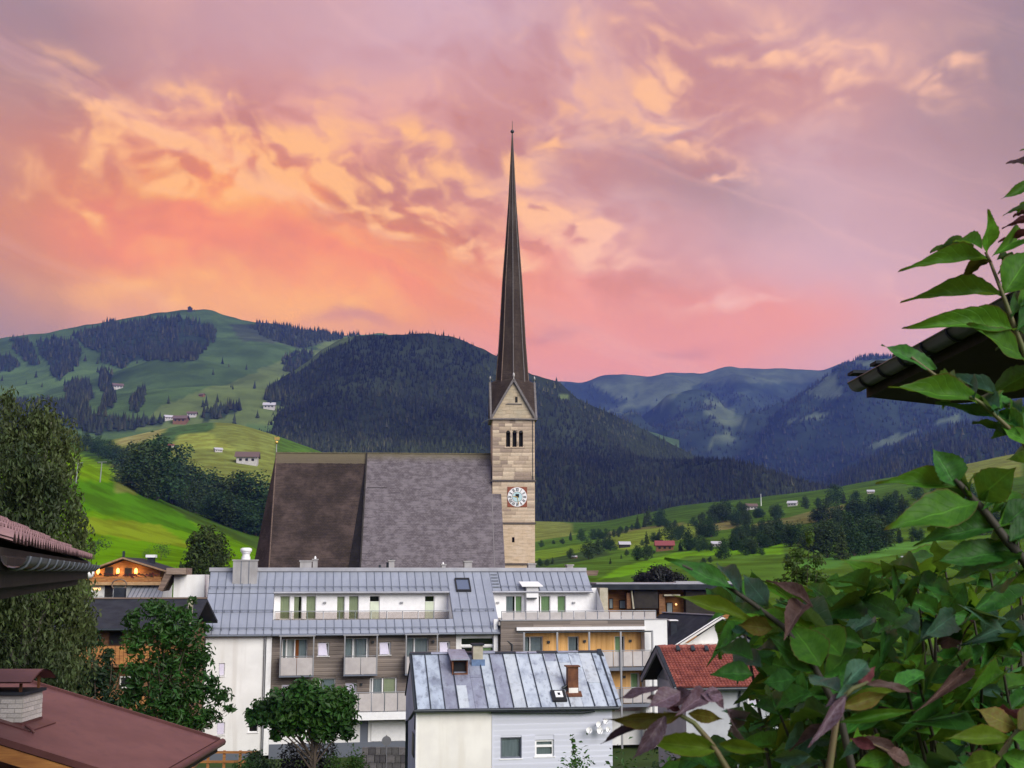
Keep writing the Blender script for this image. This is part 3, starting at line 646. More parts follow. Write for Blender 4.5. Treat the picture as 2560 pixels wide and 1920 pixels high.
# ---------------------------------------------------------------- forests: conifers as one mass each
def conifer_proto(layers=3, n=6, seed=0):
    g = random.Random(seed); V, Fc = [], []
    for i in range(layers):
        z0 = .10 + .9 * i / layers * .86; z1 = min(1.0, z0 + .52 * (1 - i * .12)); r = .19 * (1 - .25 * i) * (1 - i / (layers + 1.6) * .55)
        b = len(V); V.append((0, 0, z1 if i < layers - 1 else 1.0))
        for k in range(n):
            a = 2 * math.pi * (k + .5 * i) / n; q = r * g.uniform(.75, 1.2); V.append((q * math.cos(a), q * math.sin(a), z0 + g.uniform(-.04, .03)))
        Fc += [(b, b + 1 + k, b + 1 + (k + 1) % n) for k in range(n)]
    return np.array(V), np.array(Fc)
def mass(name, label, cat, protos, P, H, tint, rng, mat, wid=1.0):
    V, Fc, C = [], [], []; off = 0
    which = rng.integers(0, len(protos), len(P))
    for q, (pv, pf) in enumerate(protos):
        idx = np.nonzero(which == q)[0]
        if not len(idx): continue
        a = rng.uniform(0, 6.283, len(idx)); h = H[idx]; w = h * wid * rng.uniform(.8, 1.25, len(idx))
        x = pv[None, :, 0] * w[:, None]; y = pv[None, :, 1] * w[:, None]; c, s = np.cos(a)[:, None], np.sin(a)[:, None]
        v = np.stack([x * c - y * s + P[idx, 0:1], x * s + y * c + P[idx, 1:2], pv[None, :, 2] * h[:, None] + P[idx, 2:3] - .05 * h[:, None]], -1)
        V.append(v.reshape(-1, 3)); Fc.append((pf[None] + (np.arange(len(idx)) * len(pv))[:, None, None] + off).reshape(-1, 3)); C.append(np.repeat(tint[idx], len(pv), 0)); off += len(idx) * len(pv)
    o = link(name, np_mesh(name, np.concatenate(V), np.concatenate(Fc), mat, np.concatenate(C))); o['kind'] = 'stuff'
    return tag(o, label, cat)
PROTO = [conifer_proto(3, 6, 1), conifer_proto(3, 5, 2), conifer_proto(4, 6, 3)]
def tints(n, rng, c=(.028, .034, .017), c2=(.050, .050, .022), p=.2):
    t = np.tile(np.array(c), (n, 1)); k = rng.uniform(size=n) < p; t[k] = np.array(c2); return t * rng.uniform(.55, 1.5, (n, 1))
rng = np.random.default_rng(7)
P = s_mid(32000, rng); px, py = proj(P[:, 0], P[:, 1], P[:, 2]); nn = _gn(P[:, 0] / 90, P[:, 1] / 90)
clear = np.zeros(len(P), bool)
for p in ([(690, 905), (800, 850), (860, 838), (900, 842), (830, 872), (740, 935)], [(560, 1090), (640, 1045), (690, 1015), (705, 1020), (640, 1060), (590, 1105)], [(600, 1195), (700, 1185), (700, 1240), (600, 1240)], [(1390, 980), (1425, 985), (1430, 1000), (1400, 1000)]): clear |= in_poly(px, py, p)
P = P[~clear]; nn = nn[~clear]; k = nn > -1.5; P = P[k]
tt = tints(len(P), rng); tt[:, :] *= np.clip(1 + .5 * _gn(P[:, 0] / 130 + 5, P[:, 1] / 130), .35, 2)[:, None]
br = _gn(P[:, 0] / 220 + 11, P[:, 1] / 200 + 2) > .75; tt[br] = np.array((.048, .058, .022)) * rng.uniform(.7, 1.3, (br.sum(), 1))
mass('forest', 'dark spruce forest covering the hill behind the church spire', 'forest', PROTO, P, rng.uniform(5, 12, len(P)) * rng.choice([1, 1, 1.15, 1.5], len(P)), tt, rng, M['conifer'])
P = s_left(60000, rng); px, py = proj(P[:, 0], P[:, 1], P[:, 2]); keep = np.zeros(len(P), bool); edge = _gn(P[:, 0] / 40, P[:, 1] / 60)
for i, p in enumerate(PATCH): keep |= in_poly(px + edge * 5, py + edge * 3, p) & ((i != 8) | (rng.uniform(size=len(P)) < .55))
for p in GAPS: keep &= ~in_poly(px, py, p)
keep |= (rng.uniform(size=len(P)) < .004) & (py > 900)
hb = (px > 690) & (px < 900) & (py < 852); keep |= hb & (rng.uniform(size=len(P)) < .5)
P = P[keep]
mass('forest', 'patches of dark forest on the green mountain meadows', 'forest', PROTO, P, rng.uniform(13, 27, len(P)), tints(len(P), rng), rng, M['conifer'])
P = s_sp2(9000, rng)
mass('forest', 'dark forest on the low hill below the blue mountains', 'forest', PROTO, P, rng.uniform(14, 26, len(P)), tints(len(P), rng), rng, M['conifer'])
P = np.concatenate([s_sp1(20000, rng)]); px, py = proj(P[:, 0], P[:, 1], P[:, 2]); keep = np.ones(len(P), bool)
for p in MEAD_S: keep &= ~in_poly(px, py, p)
P = P[keep & (px < 2700)]
mass('forest', 'blue forest on the hazy spur below the far summit', 'forest', PROTO[:2], P, rng.uniform(14, 26, len(P)), tints(len(P), rng), rng, M['conifer'])
P = s_right(24000, rng, .0, .97); px, py = proj(P[:, 0], P[:, 1], P[:, 2]); e = _gn(P[:, 0] / 130, P[:, 1] / 130); keep = (px < 2300) & (py > 975 + e * 20)
for p in MEAD_R[1:]: keep &= ~in_poly(px + e * 14, py + e * 7, p)
P = P[keep]
mass('forest', 'distant forest on the blue mountain range', 'forest', PROTO[:2], P, rng.uniform(14, 26, len(P)), tints(len(P), rng), rng, M['conifer'])
# ---------------------------------------------------------------- haze
def build_haze():
    m = bpy.data.materials.new('haze_air'); m.use_nodes = True; t = m.node_tree; t.nodes.clear()
    v = t.nodes.new('ShaderNodeVolumePrincipled'); o = t.nodes.new('ShaderNodeOutputMaterial'); t.links.new(v.outputs[0], o.inputs['Volume'])
    v.inputs['Color'].default_value = (.15, .25, 1.0, 1); v.inputs['Density'].default_value = HAZE; v.inputs['Anisotropy'].default_value = .1
    h = MB().box(-10300, 10300, -9700, 10500, -3.0, 1750).build('haze', m); h['kind'] = 'stuff'
    tag(h, 'blue evening haze lying over the whole valley', 'haze')
HAZE = 5.0e-5
build_haze()
# ================================================================ the church
def moss_top(zr, zb):
    def fn(t, col, x, y, z, vec):                    # lichen-covered courses below the ridge, newer pale courses at the foot
        n = t.noise(vec, 1.2, 5, .65)
        col = t.mix(t.math('MULTIPLY', t.smooth(t.math('ADD', z, t.math('MULTIPLY', n, 1.2)), zr - 1.2, zr + .9), .8), col, (.15, .125, .062))
        if zb is not None:
            pale = (.165, .128, .12)
            up = t.math('GREATER_THAN', t.math('ADD', z, t.math('MULTIPLY', n, .35)), zr - 1.65)
            lo = t.math('LESS_THAN', t.math('ADD', z, t.math('MULTIPLY', n, .5)), zb)
            col = t.mix(t.math('MULTIPLY', up, .7), col, (.15, .122, .075)); col = t.mix(t.math('MULTIPLY', lo, .65), col, pale)
        return col
    return fn
def build_church():
    o = at(1284, 1420, 200); C = Fr(o.x, 200, 0, 3.5)
    ch = thing_fr('church', 'stone church with very steep shingled roof and a tall needle spire', 'church', C)
    z = lambda py, px=1284, v=0: C.z(px, py, v)
    # ---- tower shaft
    u0, u1 = C.u(1231, 1200, 0), C.u(1337, 1200, 0); W = u1 - u0; um = (u0 + u1) / 2
    zc = z(1048); zb3, zb2, zb1 = z(1202), z(1308), z(1410)
    stone_lo = shingle_mat('smooth_stone_wall', (.60, .455, .31), (.55, .41, .275), (.62, .49, .36), 1.5, .55, .012, None, .5, 'xy', .02, .5, (1, 1, 1))
    stone_side = shingle_mat('rough_stone_wall', (.42, .32, .23), (.30, .225, .165), (.40, .31, .24), 1.1, .45, .03, None, .5, 'xy', .05)
    bel = [(C.u(a, 1095, 0), C.u(b, 1095, 0), z(1117), z(1081)) for a, b in ((1265, 1275.5), (1281, 1291.5), (1297, 1307.5))]
    slit = [(C.u(1280, 1349, 0), C.u(1286.5, 1349, 0), z(1356), z(1343))]
    w = MB().wall(u0, u1, 0, zc, 0, bel + slit, .7)
    w.poly([(u0, 0, 0), (u0, 0, zc), (u0, W, zc), (u0, W, 0)]); w.poly([(u1, 0, 0), (u1, W, 0), (u1, W, zc), (u1, 0, zc)]); w.poly([(u0, W, 0), (u0, W, zc), (u1, W, zc), (u1, W, 0)])
    tower = w.build('tower', [stone_lo, M['dark']], ch)
    for h in bel + slit: pass
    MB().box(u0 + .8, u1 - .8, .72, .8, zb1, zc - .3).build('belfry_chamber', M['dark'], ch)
    # arches over the belfry openings
    for h in bel:
        c = (h[0] + h[1]) / 2; r = (h[1] - h[0]) / 2; zt = h[3]
        vs = [(c + r * math.cos(math.pi * k / 8), .12, zt - r * .1 + r * 1.0 * math.sin(math.pi * k / 8)) for k in range(9)]
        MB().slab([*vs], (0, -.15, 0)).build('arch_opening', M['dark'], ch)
    MB().box(C.u(1262, 1120, 0), C.u(1311, 1120, 0), -.14, 0, z(1121), z(1118.5)).build('belfry_sill', stone_side, ch)
    MB().cyl((C.u(1287, 1130, 0), 0), .2, 0, .2).box(0, 0, 0, 0, 0, 0)
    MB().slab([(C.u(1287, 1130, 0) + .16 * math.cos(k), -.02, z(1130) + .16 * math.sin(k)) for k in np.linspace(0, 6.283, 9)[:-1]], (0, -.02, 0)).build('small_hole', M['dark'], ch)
    # ---- dressed stones of the front, laid in courses above the middle band
    stm = [pmat('tower_stone', c, .9, tuple(q * .72 for q in c), 1.4, 6, .5, 9, obj=.12) for c in ((.58, .45, .32), (.47, .36, .265), (.64, .51, .37), (.37, .28, .215))]
    cubes = [MB().box(0, 1, -.5, .5, 0, 1).mesh('stone', m) for m in stm]
    rg = random.Random(4); zz = zb2 + .22; cnt = 0
    clock = (C.u(1268.5, 1242, 0), C.u(1317.5, 1242, 0), z(1267.5), z(1217.5))
    while zz < zc - .35:
        hgt = rg.uniform(.48, .72); top = min(zz + hgt, zc - .12)
        if zz < zb3 < top + .1: top = zb3 - .16
        nxt = top + .035 if abs(top - (zb3 - .16)) > 1e-6 else zb3 + .18
        hs = [h for h in [*bel, clock, (C.u(1262, 1120, 0), C.u(1311, 1120, 0), z(1121), z(1118))] if h[2] < top and h[3] + (.35 if h in bel else 0) > zz]
        segs = []; c = u0 + .02
        for a, b in sorted((h[0] - .02, h[1] + .02) for h in hs): 
            if a > c + .05: segs.append((c, a))
            c = max(c, b)
        if c < u1 - .05: segs.append((c, u1 - .02))
        for a, b in segs:
            x = a
            while x < b - .02:
                e = min(b, x + rg.uniform(.9, 2.1))
                if b - e < .5: e = b
                t = rg.uniform(.03, .11) if zz > zb3 else rg.uniform(.012, .03)
                k = rg.choices(range(4), (4, 3, 2, 2.4) if zz > zb3 else (5, 1, 6, .5))[0]
                if cnt < 296: link('stone', cubes[k], ch, (x, -t / 2 + .05 if False else 0, zz), None, (e - x - .03, 2 * t, top - zz)); cnt += 1
                x = e
        zz = nxt
    for zq, d in ((zb3, .2), (zb2, .18), (zb1, .2)):
        MB().box(u0 - d, u1 + d, -d, W + d, zq - .14, zq + .14).build('string_course', M['seam'] if False else pmat('dark_string_course', (.11, .09, .08), .8, (.08, .065, .06), 3), ch)
    cor = pmat('weathered_cornice', (.17, .15, .145), .7, (.12, .105, .1), 3)
    MB().box(u0 - .45, u1 + .45, -.45, W + .45, zc - .12, zc + .1).build('cornice', cor, ch)
    MB().tube([(u0 - .3, -.3, zc), (u0 - 1.2, -.5, zc - .35), (u0 - 1.75, -.6, zc - .75)], .11, 6).build('gargoyle', M['darkmetal'], ch)
    MB().tube([(u1 + .3, -.3, zc), (u1 + 1.2, -.4, zc + .1)], .09, 6).build('gargoyle', M['darkmetal'], ch)
    MB().tube([(u1 - .35, -.12, zc), (u1 - .35, -.12, zb3 + .2)], .06, 6).build('lightning_wire', M['darkmetal'], ch)
    # ---- four gables and the spire
    spm = shingle_mat('spire_shingles', (.052, .033, .025), (.036, .023, .018), (.085, .062, .050), .22, .2, .015, None, .35, 'xy', .03, .5, (1, 1, .35), .75)
    za = z(950); rb = (C.u(1322, 949, W / 2) - C.u(1241, 949, W / 2)) / 2; vc = W / 2; hw = W / 2 + .25
    tip = C.z(1283, 334, vc); z0 = zc + .1
    A = [(um, vc - hw), (um + hw, vc), (um, vc + hw), (um - hw, vc)]                       # gable tops: front, right, back, left
    K = [(um - hw, vc - hw), (um + hw, vc - hw), (um + hw, vc + hw), (um - hw, vc + hw)]   # corners
    V8 = [(um + rb * math.sin(math.pi / 4 * k), vc - rb * math.cos(math.pi / 4 * k)) for k in range(8)]
    zD = za + .15; m = MB()
    for k in range(4):                                # corner k lies between gable k-1 and gable k
        a0, a1 = A[(k - 1) % 4], A[k]; v0, vd, v1 = V8[(2 * k - 2) % 8], V8[(2 * k - 1) % 8], V8[2 * k]
        P3 = lambda q, h: (q[0], q[1], h)
        m.poly([P3(K[k], z0), P3(a1, za), P3(vd, zD)]); m.poly([P3(K[k], z0), P3(vd, zD), P3(a0, za)])
        m.poly([P3(a1, za), P3(v1, za + .5), P3(vd, zD)]); m.poly([P3(a0, za), P3(vd, zD), P3(v0, za + .5)])
    prof = [(za - .1, 1.0), (z(850), .815), (C.z(1283, 705, vc), .602), (C.z(1283, 600, vc), .405), (C.z(1283, 510, vc), .25), (C.z(1283, 420, vc), .135), (tip, .03)]
    rings = [[(um + rb * s * math.sin(math.pi / 4 * k), vc - rb * s * math.cos(math.pi / 4 * k), h) for k in range(8)] for h, s in prof]
    for i in range(len(rings) - 1):
        for k in range(8): m.poly([rings[i][k], rings[i][(k + 1) % 8], rings[i + 1][(k + 1) % 8], rings[i + 1][k]])
    sp = m.build('spire', spm, ch)
    # hip battens of the spire
    for k in range(8):
        MB().tube([(um + (p[0] - um) * 1.01, vc + (p[1] - vc) * 1.01, p[2]) for p in [r[k] for r in rings]], [.10, .09, .08, .07, .05, .04, .02], 5).build('hip_batten', cor if k in (0, 1) else M['oldwood'], sp)
    gab = shingle_mat('gable_stone', (.52, .42, .29), (.46, .36, .24), (.42, .36, .26), 1.3, .6, .02, None, .5, 'xy', .04)
    gi = .32
    for k in range(4):
        a, b, t = K[k], K[(k + 1) % 4], A[k]
        nx, ny = (t[0] - um) / hw, (t[1] - vc) / hw
        g = MB().slab([(a[0] - nx * .25, a[1] - ny * .25, z0), (b[0] - nx * .25, b[1] - ny * .25, z0), (t[0] - nx * .25, t[1] - ny * .25, za - .45)], (-nx * .2, -ny * .2, 0))
        go = g.build('gable', gab, ch)
        for e in (a, b):
            MB().beam((e[0] + nx * .03, e[1] + ny * .03, z0 - .05), (t[0] + nx * .03, t[1] + ny * .03, za + .06), .36, .34, 0, (nx, ny, 0)).build('verge', cor, go)
        MB().tube([(t[0], t[1], za), (t[0], t[1], za + .55), (t[0], t[1], za + .62), (t[0], t[1], za + 1.0), (t[0], t[1], za + 1.25)], [.1, .08, .2, .18, .03], 8).build('finial', M['lightbrick'] if k == 0 else M['steel'], go)
    MB().box(C.u(1266, 1010, 0) , C.u(1305, 1010, 0), -.14, .02, z(1011), z(1009)).build('gable_ledge', cor, ch)
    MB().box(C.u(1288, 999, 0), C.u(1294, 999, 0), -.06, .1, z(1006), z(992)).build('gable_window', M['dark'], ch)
    pole = MB().tube([(um, vc, tip - .3), (um, vc, C.z(1283, 303, vc))], [.09, .04], 6); pole.ball((um, vc, C.z(1283, 329, vc)), .34, 8); pole.build('finial', M['darkmetal'], sp)
    # ---- clock
    cx, cz = (clock[0] + clock[1]) / 2, (clock[2] + clock[3]) / 2; hs = (clock[1] - clock[0]) / 2
    cl = MB().box(clock[0], clock[1], -.10, 0, clock[2], clock[3]).build('clock', M['clockred'], ch)
    disc = lambda r, v, n=40: [(cx + r * math.cos(2 * math.pi * k / n), v, cz + r * math.sin(2 * math.pi * k / n)) for k in range(n)]
    MB().slab(disc(hs * .985, -.104), (0, -.03, 0)).build('clock_face', M['white'], cl)
    MB().slab(disc(hs * .52, -.138), (0, -.012, 0)).build('clock_centre', M['clockblue'], cl)
    rim = MB(); n = 40
    for r0, r1 in ((.54, .50),):
        a, b = disc(hs * r0, -.153), disc(hs * r1, -.153)
        for k in range(n): rim.poly([a[k], a[(k + 1) % n], b[(k + 1) % n], b[k]])
    rim.build('clock_ring', M['oldwood'], cl)
    num = ['XII', 'I', 'II', 'III', 'IV', 'V', 'VI', 'VII', 'VIII', 'IX', 'X', 'XI']
    for k, txt in enumerate(num):                     # roman numerals cut from strokes
        ang = math.pi / 2 - k * math.pi / 6; d = Vector((math.cos(ang), 0, math.sin(ang))); s_ = Vector((math.sin(ang), 0, -math.cos(ang)))
        mb = MB(); wd = {'I': .075, 'V': .15, 'X': .15}; tot = sum(wd[q] for q in txt); x = -tot / 2
        for q in txt:
            xa, xb = x, x + wd[q]; P = lambda xx, rr: Vector((cx, -.146, cz)) + s_ * xx * hs * 1.05 + d * rr * hs
            pairs = {'I': [((xa + xb) / 2, (xa + xb) / 2)], 'V': [(xa + .02, (xa + xb) / 2), (xb - .02, (xa + xb) / 2)], 'X': [(xa + .015, xb - .015), (xb - .015, xa + .015)]}[q]
            for p0, p1 in pairs: mb.beam(P(p0, .92), P(p1, .60), .075, .03, 0, (0, 1, 0))
            x = xb
        mb.build('numeral', M['black'], cl)
    hand = MB().beam((cx, -.17, cz), (cx - .52 * hs * .8, -.17, cz + .10), .13, .03, 0, (0, 1, 0)).beam((cx, -.185, cz), (cx + .25, -.185, cz - hs * .75), .09, .03, 0, (0, 1, 0))
    hand.build('clock_hand', M['gold'], cl)
    MB().box(cx - .3, cx + .3, -.168, -.154, cz - .1, cz + .5).build('clock_hatch', M['dark'], cl)
    # ---- roofs: same ridge, the nave wider than the chancel
    vr = vc; zr = C.z(1050, 1134, vr)
    nave_m = shingle_mat('grey_larch_shingles', (.155, .130, .138), (.108, .090, .096), (.195, .168, .178), .42, .26, .02, moss_top(zr, None), .7, 'uz', .05, .5, (1, 1, 1.2), .62)
    chan_m = shingle_mat('dark_brown_shingles', (.044, .029, .023), (.030, .020, .017), (.085, .057, .048), .42, .26, .02, moss_top(zr, zr - 19.2), .26, 'uz', .05, .5, (1, 1, 1), .66)
    k = 6.6 / 3.5; ke = (zr - (zr - 6.6 - 14)) / 1.0
    k_n = 6.9 / (vr + .6)                              # passes just in front of the tower face at the photo's row 1236
    uL = C.slope(911, 1250, zr, k_n, vr)[0]; uR = u0 - .12
    zlow = 6.5; vlow = vr - (zr - zlow) / k_n
    z36 = C.slope(1240, 1236, zr, k_n, vr); p20 = C.slope(1263, 1420, zr, k_n, vr); p36 = C.slope(1253, 1236, zr, k_n, vr)
    S_ = lambda u, zz, th=0: (u, vr - (zr - zz) / k_n, zz)
    ul2 = p20[0] + (p20[0] - p36[0]) * (p20[2] - zlow) / (p36[2] - p20[2]) * 1.0
    nv = MB()
    front = [S_(uL, zr), S_(uL, zlow), S_(ul2, zlow), S_(p36[0], z36[2]), S_(uR, z36[2]), S_(uR, zr)]
    nv.slab(front, (0, .42, .12))
    nv.poly([(uL, vr, zr), (uR, vr, zr), (uR, 2 * vr - vlow, zlow), (uL, 2 * vr - vlow, zlow)])
    roof = nv.build('nave_roof', nave_m, ch)
    MB().box(uL, uR, vr - .16, vr + .16, zr - .06, zr + .12).build('ridge_cap', pmat('mossy_ridge', (.15, .13, .075), .9, (.10, .085, .05), 3), roof)
    MB().beam(S_(u0 - .12, z36[2]), S_(u0 + .15, zlow), .16, .12, 0, (0, -1, .5)).build('lead_flashing', pmat('lead_strip', (.17, .15, .15), .7), roof)
    # gable wall of the nave standing up above the chancel roof
    k_c = k_n * 1.2; vlc = vr - (zr - zlow) / k_c
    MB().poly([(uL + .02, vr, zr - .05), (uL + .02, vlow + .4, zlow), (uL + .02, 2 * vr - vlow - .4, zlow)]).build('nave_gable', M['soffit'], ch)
    MB().poly([(uL - .02, vr - .25, zr - .4), (uL - .02, vlow + .05, zlow), (uL - 2.9, vlc - .12, zlow)]).build('dark_roof_face', shingle_mat('black_shingles', (.022, .018, .018), (.016, .013, .013), (.03, .025, .024), .42, .26, .02, None, .3), ch)  # black triangular face from the nave edge down onto the chancel roof
    MB().beam((uL - .03, vr - .1, zr), (uL - .03, vlow, zlow), .22, .3, 0, (0, -1, .5)).build('verge_board', M['soffit'], roof)
    uC = C.slope(690, 1140, zr, k_c, vr)[0]; c1 = C.slope(672, 1420, zr, k_c, vr)
    f1 = (c1[0] - uC) / (zr - c1[2])                   # plan shift of the front hip per metre of drop
    Hh = zr - zlow; q1 = (uC + f1 * Hh, vlc); 
    dz = zr - C.z(630, 1420, vr); q2u = uC + (C.u(632, 1420, vr - 3) - uC) / dz * Hh
    ap = [(uL, vlc), q1, (q2u, vr - 4.2), (q2u, vr + 4.2), (q1[0], 2 * vr - vlc), (uL, 2 * vr - vlc)]
    cm = MB()
    cm.poly([(uL, vr, zr), (uC, vr, zr), (*q1, zlow), (uL, vlc, zlow)])
    cm.poly([(uC, vr, zr), (*ap[2], zlow), (*q1, zlow)]); cm.poly([(uC, vr, zr), (*ap[3], zlow), (*ap[2], zlow)]); cm.poly([(uC, vr, zr), (*ap[4], zlow), (*ap[3], zlow)])
    cm.poly([(uL, vr, zr), (uL, 2 * vr - vlc, zlow), (*ap[4], zlow), (uC, vr, zr)])
    cr = cm.build('chancel_roof', chan_m, ch)
    MB().beam((uC, vr, zr + .03), (q1[0], q1[1] - .03, zlow), .2, .1, 0, (-1, -1, .5)).build('hip_batten', M['oldwood'], cr)
    MB().box(uC, uL - .05, vr - .16, vr + .16, zr - .06, zr + .10).build('ridge_cap', pmat('mossy_ridge', (.15, .13, .075), .9, (.10, .085, .05), 3), cr)
    wl = MB().box(uL + .3, uR - .2, vlow + .8, 2 * vr - vlow - .8, 0, zlow + .3)
    wl.slab([(a, b + (.6 if b < vr else -.6), 0) for a, b in ap], (0, 0, zlow + .3)); wl.build('church_wall', M['cream'], ch)
    f = MB().tube([(uC, vr, zr), (uC, vr, C.z(690, 1098, vr))], [.09, .05], 6); f.build('finial_rod', M['steel'], cr)
    f = MB().ball((uC, vr, C.z(690, 1106, vr)), .28, 8); f.build('finial_ball', M['gold'], cr)
    zt = C.z(690, 1096, vr); MB().slab([(uC - .35, vr, zt - .3), (uC + .4, vr, zt - .3), (uC + .55, vr, zt + .1), (uC + .3, vr, zt + .3), (uC - .1, vr, zt + .2), (uC - .4, vr, zt + .35)], (0, .1, 0)).build('weather_vane', M['gold'], cr)
    # three small snow hooks rows left as irregular battens across the nave roof
    MB().beam(S_(uL + .3, C.slope(915, 1218, zr, k_n, vr)[2]), S_(C.slope(968, 1220, zr, k_n, vr)[0], C.slope(968, 1220, zr, k_n, vr)[2]), .1, .1, 0, (0, -1, .5)).build('roof_batten', M['soffit'], roof)
build_church()
# ================================================================ the grey-roofed apartment house
def build_apartments():
    o = at(660, 1870, 94); B = Fr(o.x, 94, 0, 10)
    ho = thing_fr('apartment_house', 'long apartment house with grey standing seam roof, roof terraces and timber clad front', 'apartment house', B)
    vE, vR = -.35, 6.0
    zE = B.z(900, 1583, vE); zR = B.z(900, 1427, vR); k = (zR - zE) / (vR - vE)
    SL = lambda px, py: B.slope(px, py, zE, k, vE)
    zs = lambda v: zE + k * (v - vE)
    uL, u1, u2, u3, u4 = SL(506, 1584)[0], SL(680, 1582)[0], SL(1138, 1580)[0], SL(1236, 1500)[0], SL(1481, 1478)[0]
    vU = SL(900, 1478)[1]; vT = SL(900, 1549)[1]
    zT = B.z(900, 1550, vT) - .02; zTr = zT
    nrm = Vector((0, -k, 1)).normalized()
    # ---- roof panels, each sheet with its standing seam
    pm = {}
    def panel(u, w, va, vb):
        key = (round(w, 3), round(va, 3), round(vb, 3))
        if key not in pm:
            m = MB(); P = lambda x, v, n: Vector((x, v, zs(v))) + nrm * n
            m.add([P(x, v, n) for n in (-.05, 0) for x, v in ((0, va), (w, va), (w, vb), (0, vb))], [(0, 3, 2, 1), (4, 5, 6, 7), (0, 1, 5, 4), (1, 2, 6, 5), (2, 3, 7, 6), (3, 0, 4, 7)], 0)
            m.add([P(x, v, n) for n in (.001, .05) for x, v in ((0, va), (.045, va), (.045, vb), (0, vb))], [(4, 5, 6, 7), (0, 1, 5, 4), (1, 2, 6, 5), (2, 3, 7, 6), (3, 0, 4, 7)], 1)
            pm[key] = m.mesh('roof_panel', [M['metalroof'], M['seam']])
        link('roof_panel', pm[key], ho, (u, 0, 0))
    def strip(ua, ub, va, vb, w=.66):
        n = round((ub - ua) / w); w = (ub - ua) / n
        for i in range(n): panel(ua + i * w, w, va, vb)
        return n, w
    vM = SL(560, 1532)[1]
    vS = SL(560, 1484)[1]
    strip(uL, u1, vE, vM); strip(uL, u1, vM + .03, vS - .03); strip(uL, u1, vS + .05, vR)
    strip(u1, u2, vU, vR); strip(u1, u2, vE, vT)
    sk = SL(1157, 1464)
    strip(u2, u3, vE, vM); strip(u2, u3, vM + .03, vR)
    ul = u3 + .75
    strip(ul, u4, vU, vR)
    # ladder steps of the roof beside the stair bay
    lad = MB().slab([(u3 + .03, vU, zs(vU)), (ul - .03, vU, zs(vU)), (ul - .03, vR, zs(vR)), (u3 + .03, vR, zs(vR))], -nrm * .05); lad.build('roof_strip', M['metalroof'], ho)
    for i in range(5):
        v = vU + .3 + i * (vR - vU - .5) / 5; MB().box(u3 + .1, ul - .1, v, v + .28, zs(v) + .06, zs(v) + .13).build('roof_step', M['seam'], ho)
    # underside, so that the roof is solid
    roof = MB()
    for a, b, va, vb in ((uL, u1, vE, vR), (u1, u2, vU, vR), (u1, u2, vE, vT), (u2, u3, vE, vR), (u3, u4, vU, vR)):
        roof.slab([Vector((x, v, zs(v))) - nrm * .06 for x, v in ((a, va), (b, va), (b, vb), (a, vb))], -nrm * .16)
    roof.slab([Vector((x, v, zR - k * (v - vR))) - nrm * .06 for x, v in ((uL, vR + .02), (u4, vR + .02), (u4, 12.4), (uL, 12.4))], (0, 0, -.2))
    ro = roof.build('roof', M['seam'], ho)
    MB().box(uL - .1, u4, vR - .2, vR + .3, zR - .05, zR + .26).build('ridge_cap', M['ridgemetal'], ro)
    for a, b, v in ((uL, u1, vE), (u1, u2, vU), (u1, u2, vE), (u2, u3, vE), (u3, u4, vU)):
        MB().tube([(a - .05, v - .1, zs(v) - .1), (b + .05, v - .1, zs(v) - .1)], .09, 8).build('gutter', M['ridgemetal'] if v == vU else M['seam'], ro)
    for a, b, v in ((uL + .1, u1, vE + .35), (uL + .1, u1, vU + .25), (uL + .2, u1, vM), (u1, u2, vU + .25), (u1, u2, vE + .3), (u2, u3, vE + .35), (u2 + .2, u3 - .2, vM), (ul, u4, vU + .25)):
        m = MB().tube([(a, v, zs(v) + .2), (b, v, zs(v) + .2)], .03, 6); n = round((b - a) / .66)
        for i in range(n + 1): x = a + .03 + (b - a - .06) * i / n; m.box(x - .03, x + .03, v - .05, v + .05, zs(v) + .02, zs(v) + .24)
        m.build('snow_guard', M['seam'], ro)
    # skylight
    P = lambda x, v, n: Vector((x, v, zs(v))) + nrm * n
    xa, xb = sk[0] - .62, sk[0] + .62; va, vb = SL(1157, 1480)[1], SL(1157, 1448)[1]
    s = MB()
    for a, b, c, d in ((xa, xb, va, va + .13), (xa, xb, vb - .13, vb), (xa, xa + .1, va + .13, vb - .13), (xb - .1, xb, va + .13, vb - .13)):
        s.slab([P(a, c, .0), P(b, c, .0), P(b, d, .0), P(a, d, .0)], nrm * .16)
    so = s.build('skylight', M['black'], ro)
    MB().slab([P(xa + .1, va + .13, .03), P(xb - .1, va + .13, .03), P(xb - .1, vb - .13, .03), P(xa + .1, vb - .13, .03)], nrm * .05).build('pane', pmat('sky_glass', (.10, .12, .18), .08, spec=.8), so)
    # ---- dormer fronts with roof terraces
    def dormer(ua, ub, vw, zt, wins, lamps):
        ztop = zs(vw) - .12
        holes = [r for r, *_ in wins]
        d = MB().wall(ua, ub, zt, ztop, vw, holes, .16)
        for x in (ua, ub): d.poly([(x, vT, zt), (x, vw, zt), (x, vw, ztop), (x, vT + .02, zs(vT) - .08)])
        do = d.build('dormer_wall', M['white'], ho)
        MB().box(ua, ub, vT + .06, vw, zt - .3, zt - .02).build('terrace_floor', M['mortar'], ho)
        for r, cur, kw in wins: window(ho, r, vw, .16, .06, curtains=cur, **kw)
        for px in lamps:
            x, z = B.uz(px, 1506.5, vw); MB().box(x - .12, x + .12, vw - .14, vw, z - .07, z + .07).build('wall_lamp', M['steel'], ho)
    vw = vU + .45
    W = lambda x0, y0, x1, y1, v=vw: B.rect(x0, y0, x1, y1, v)
    g = [(.06, .94, 'curtain')]
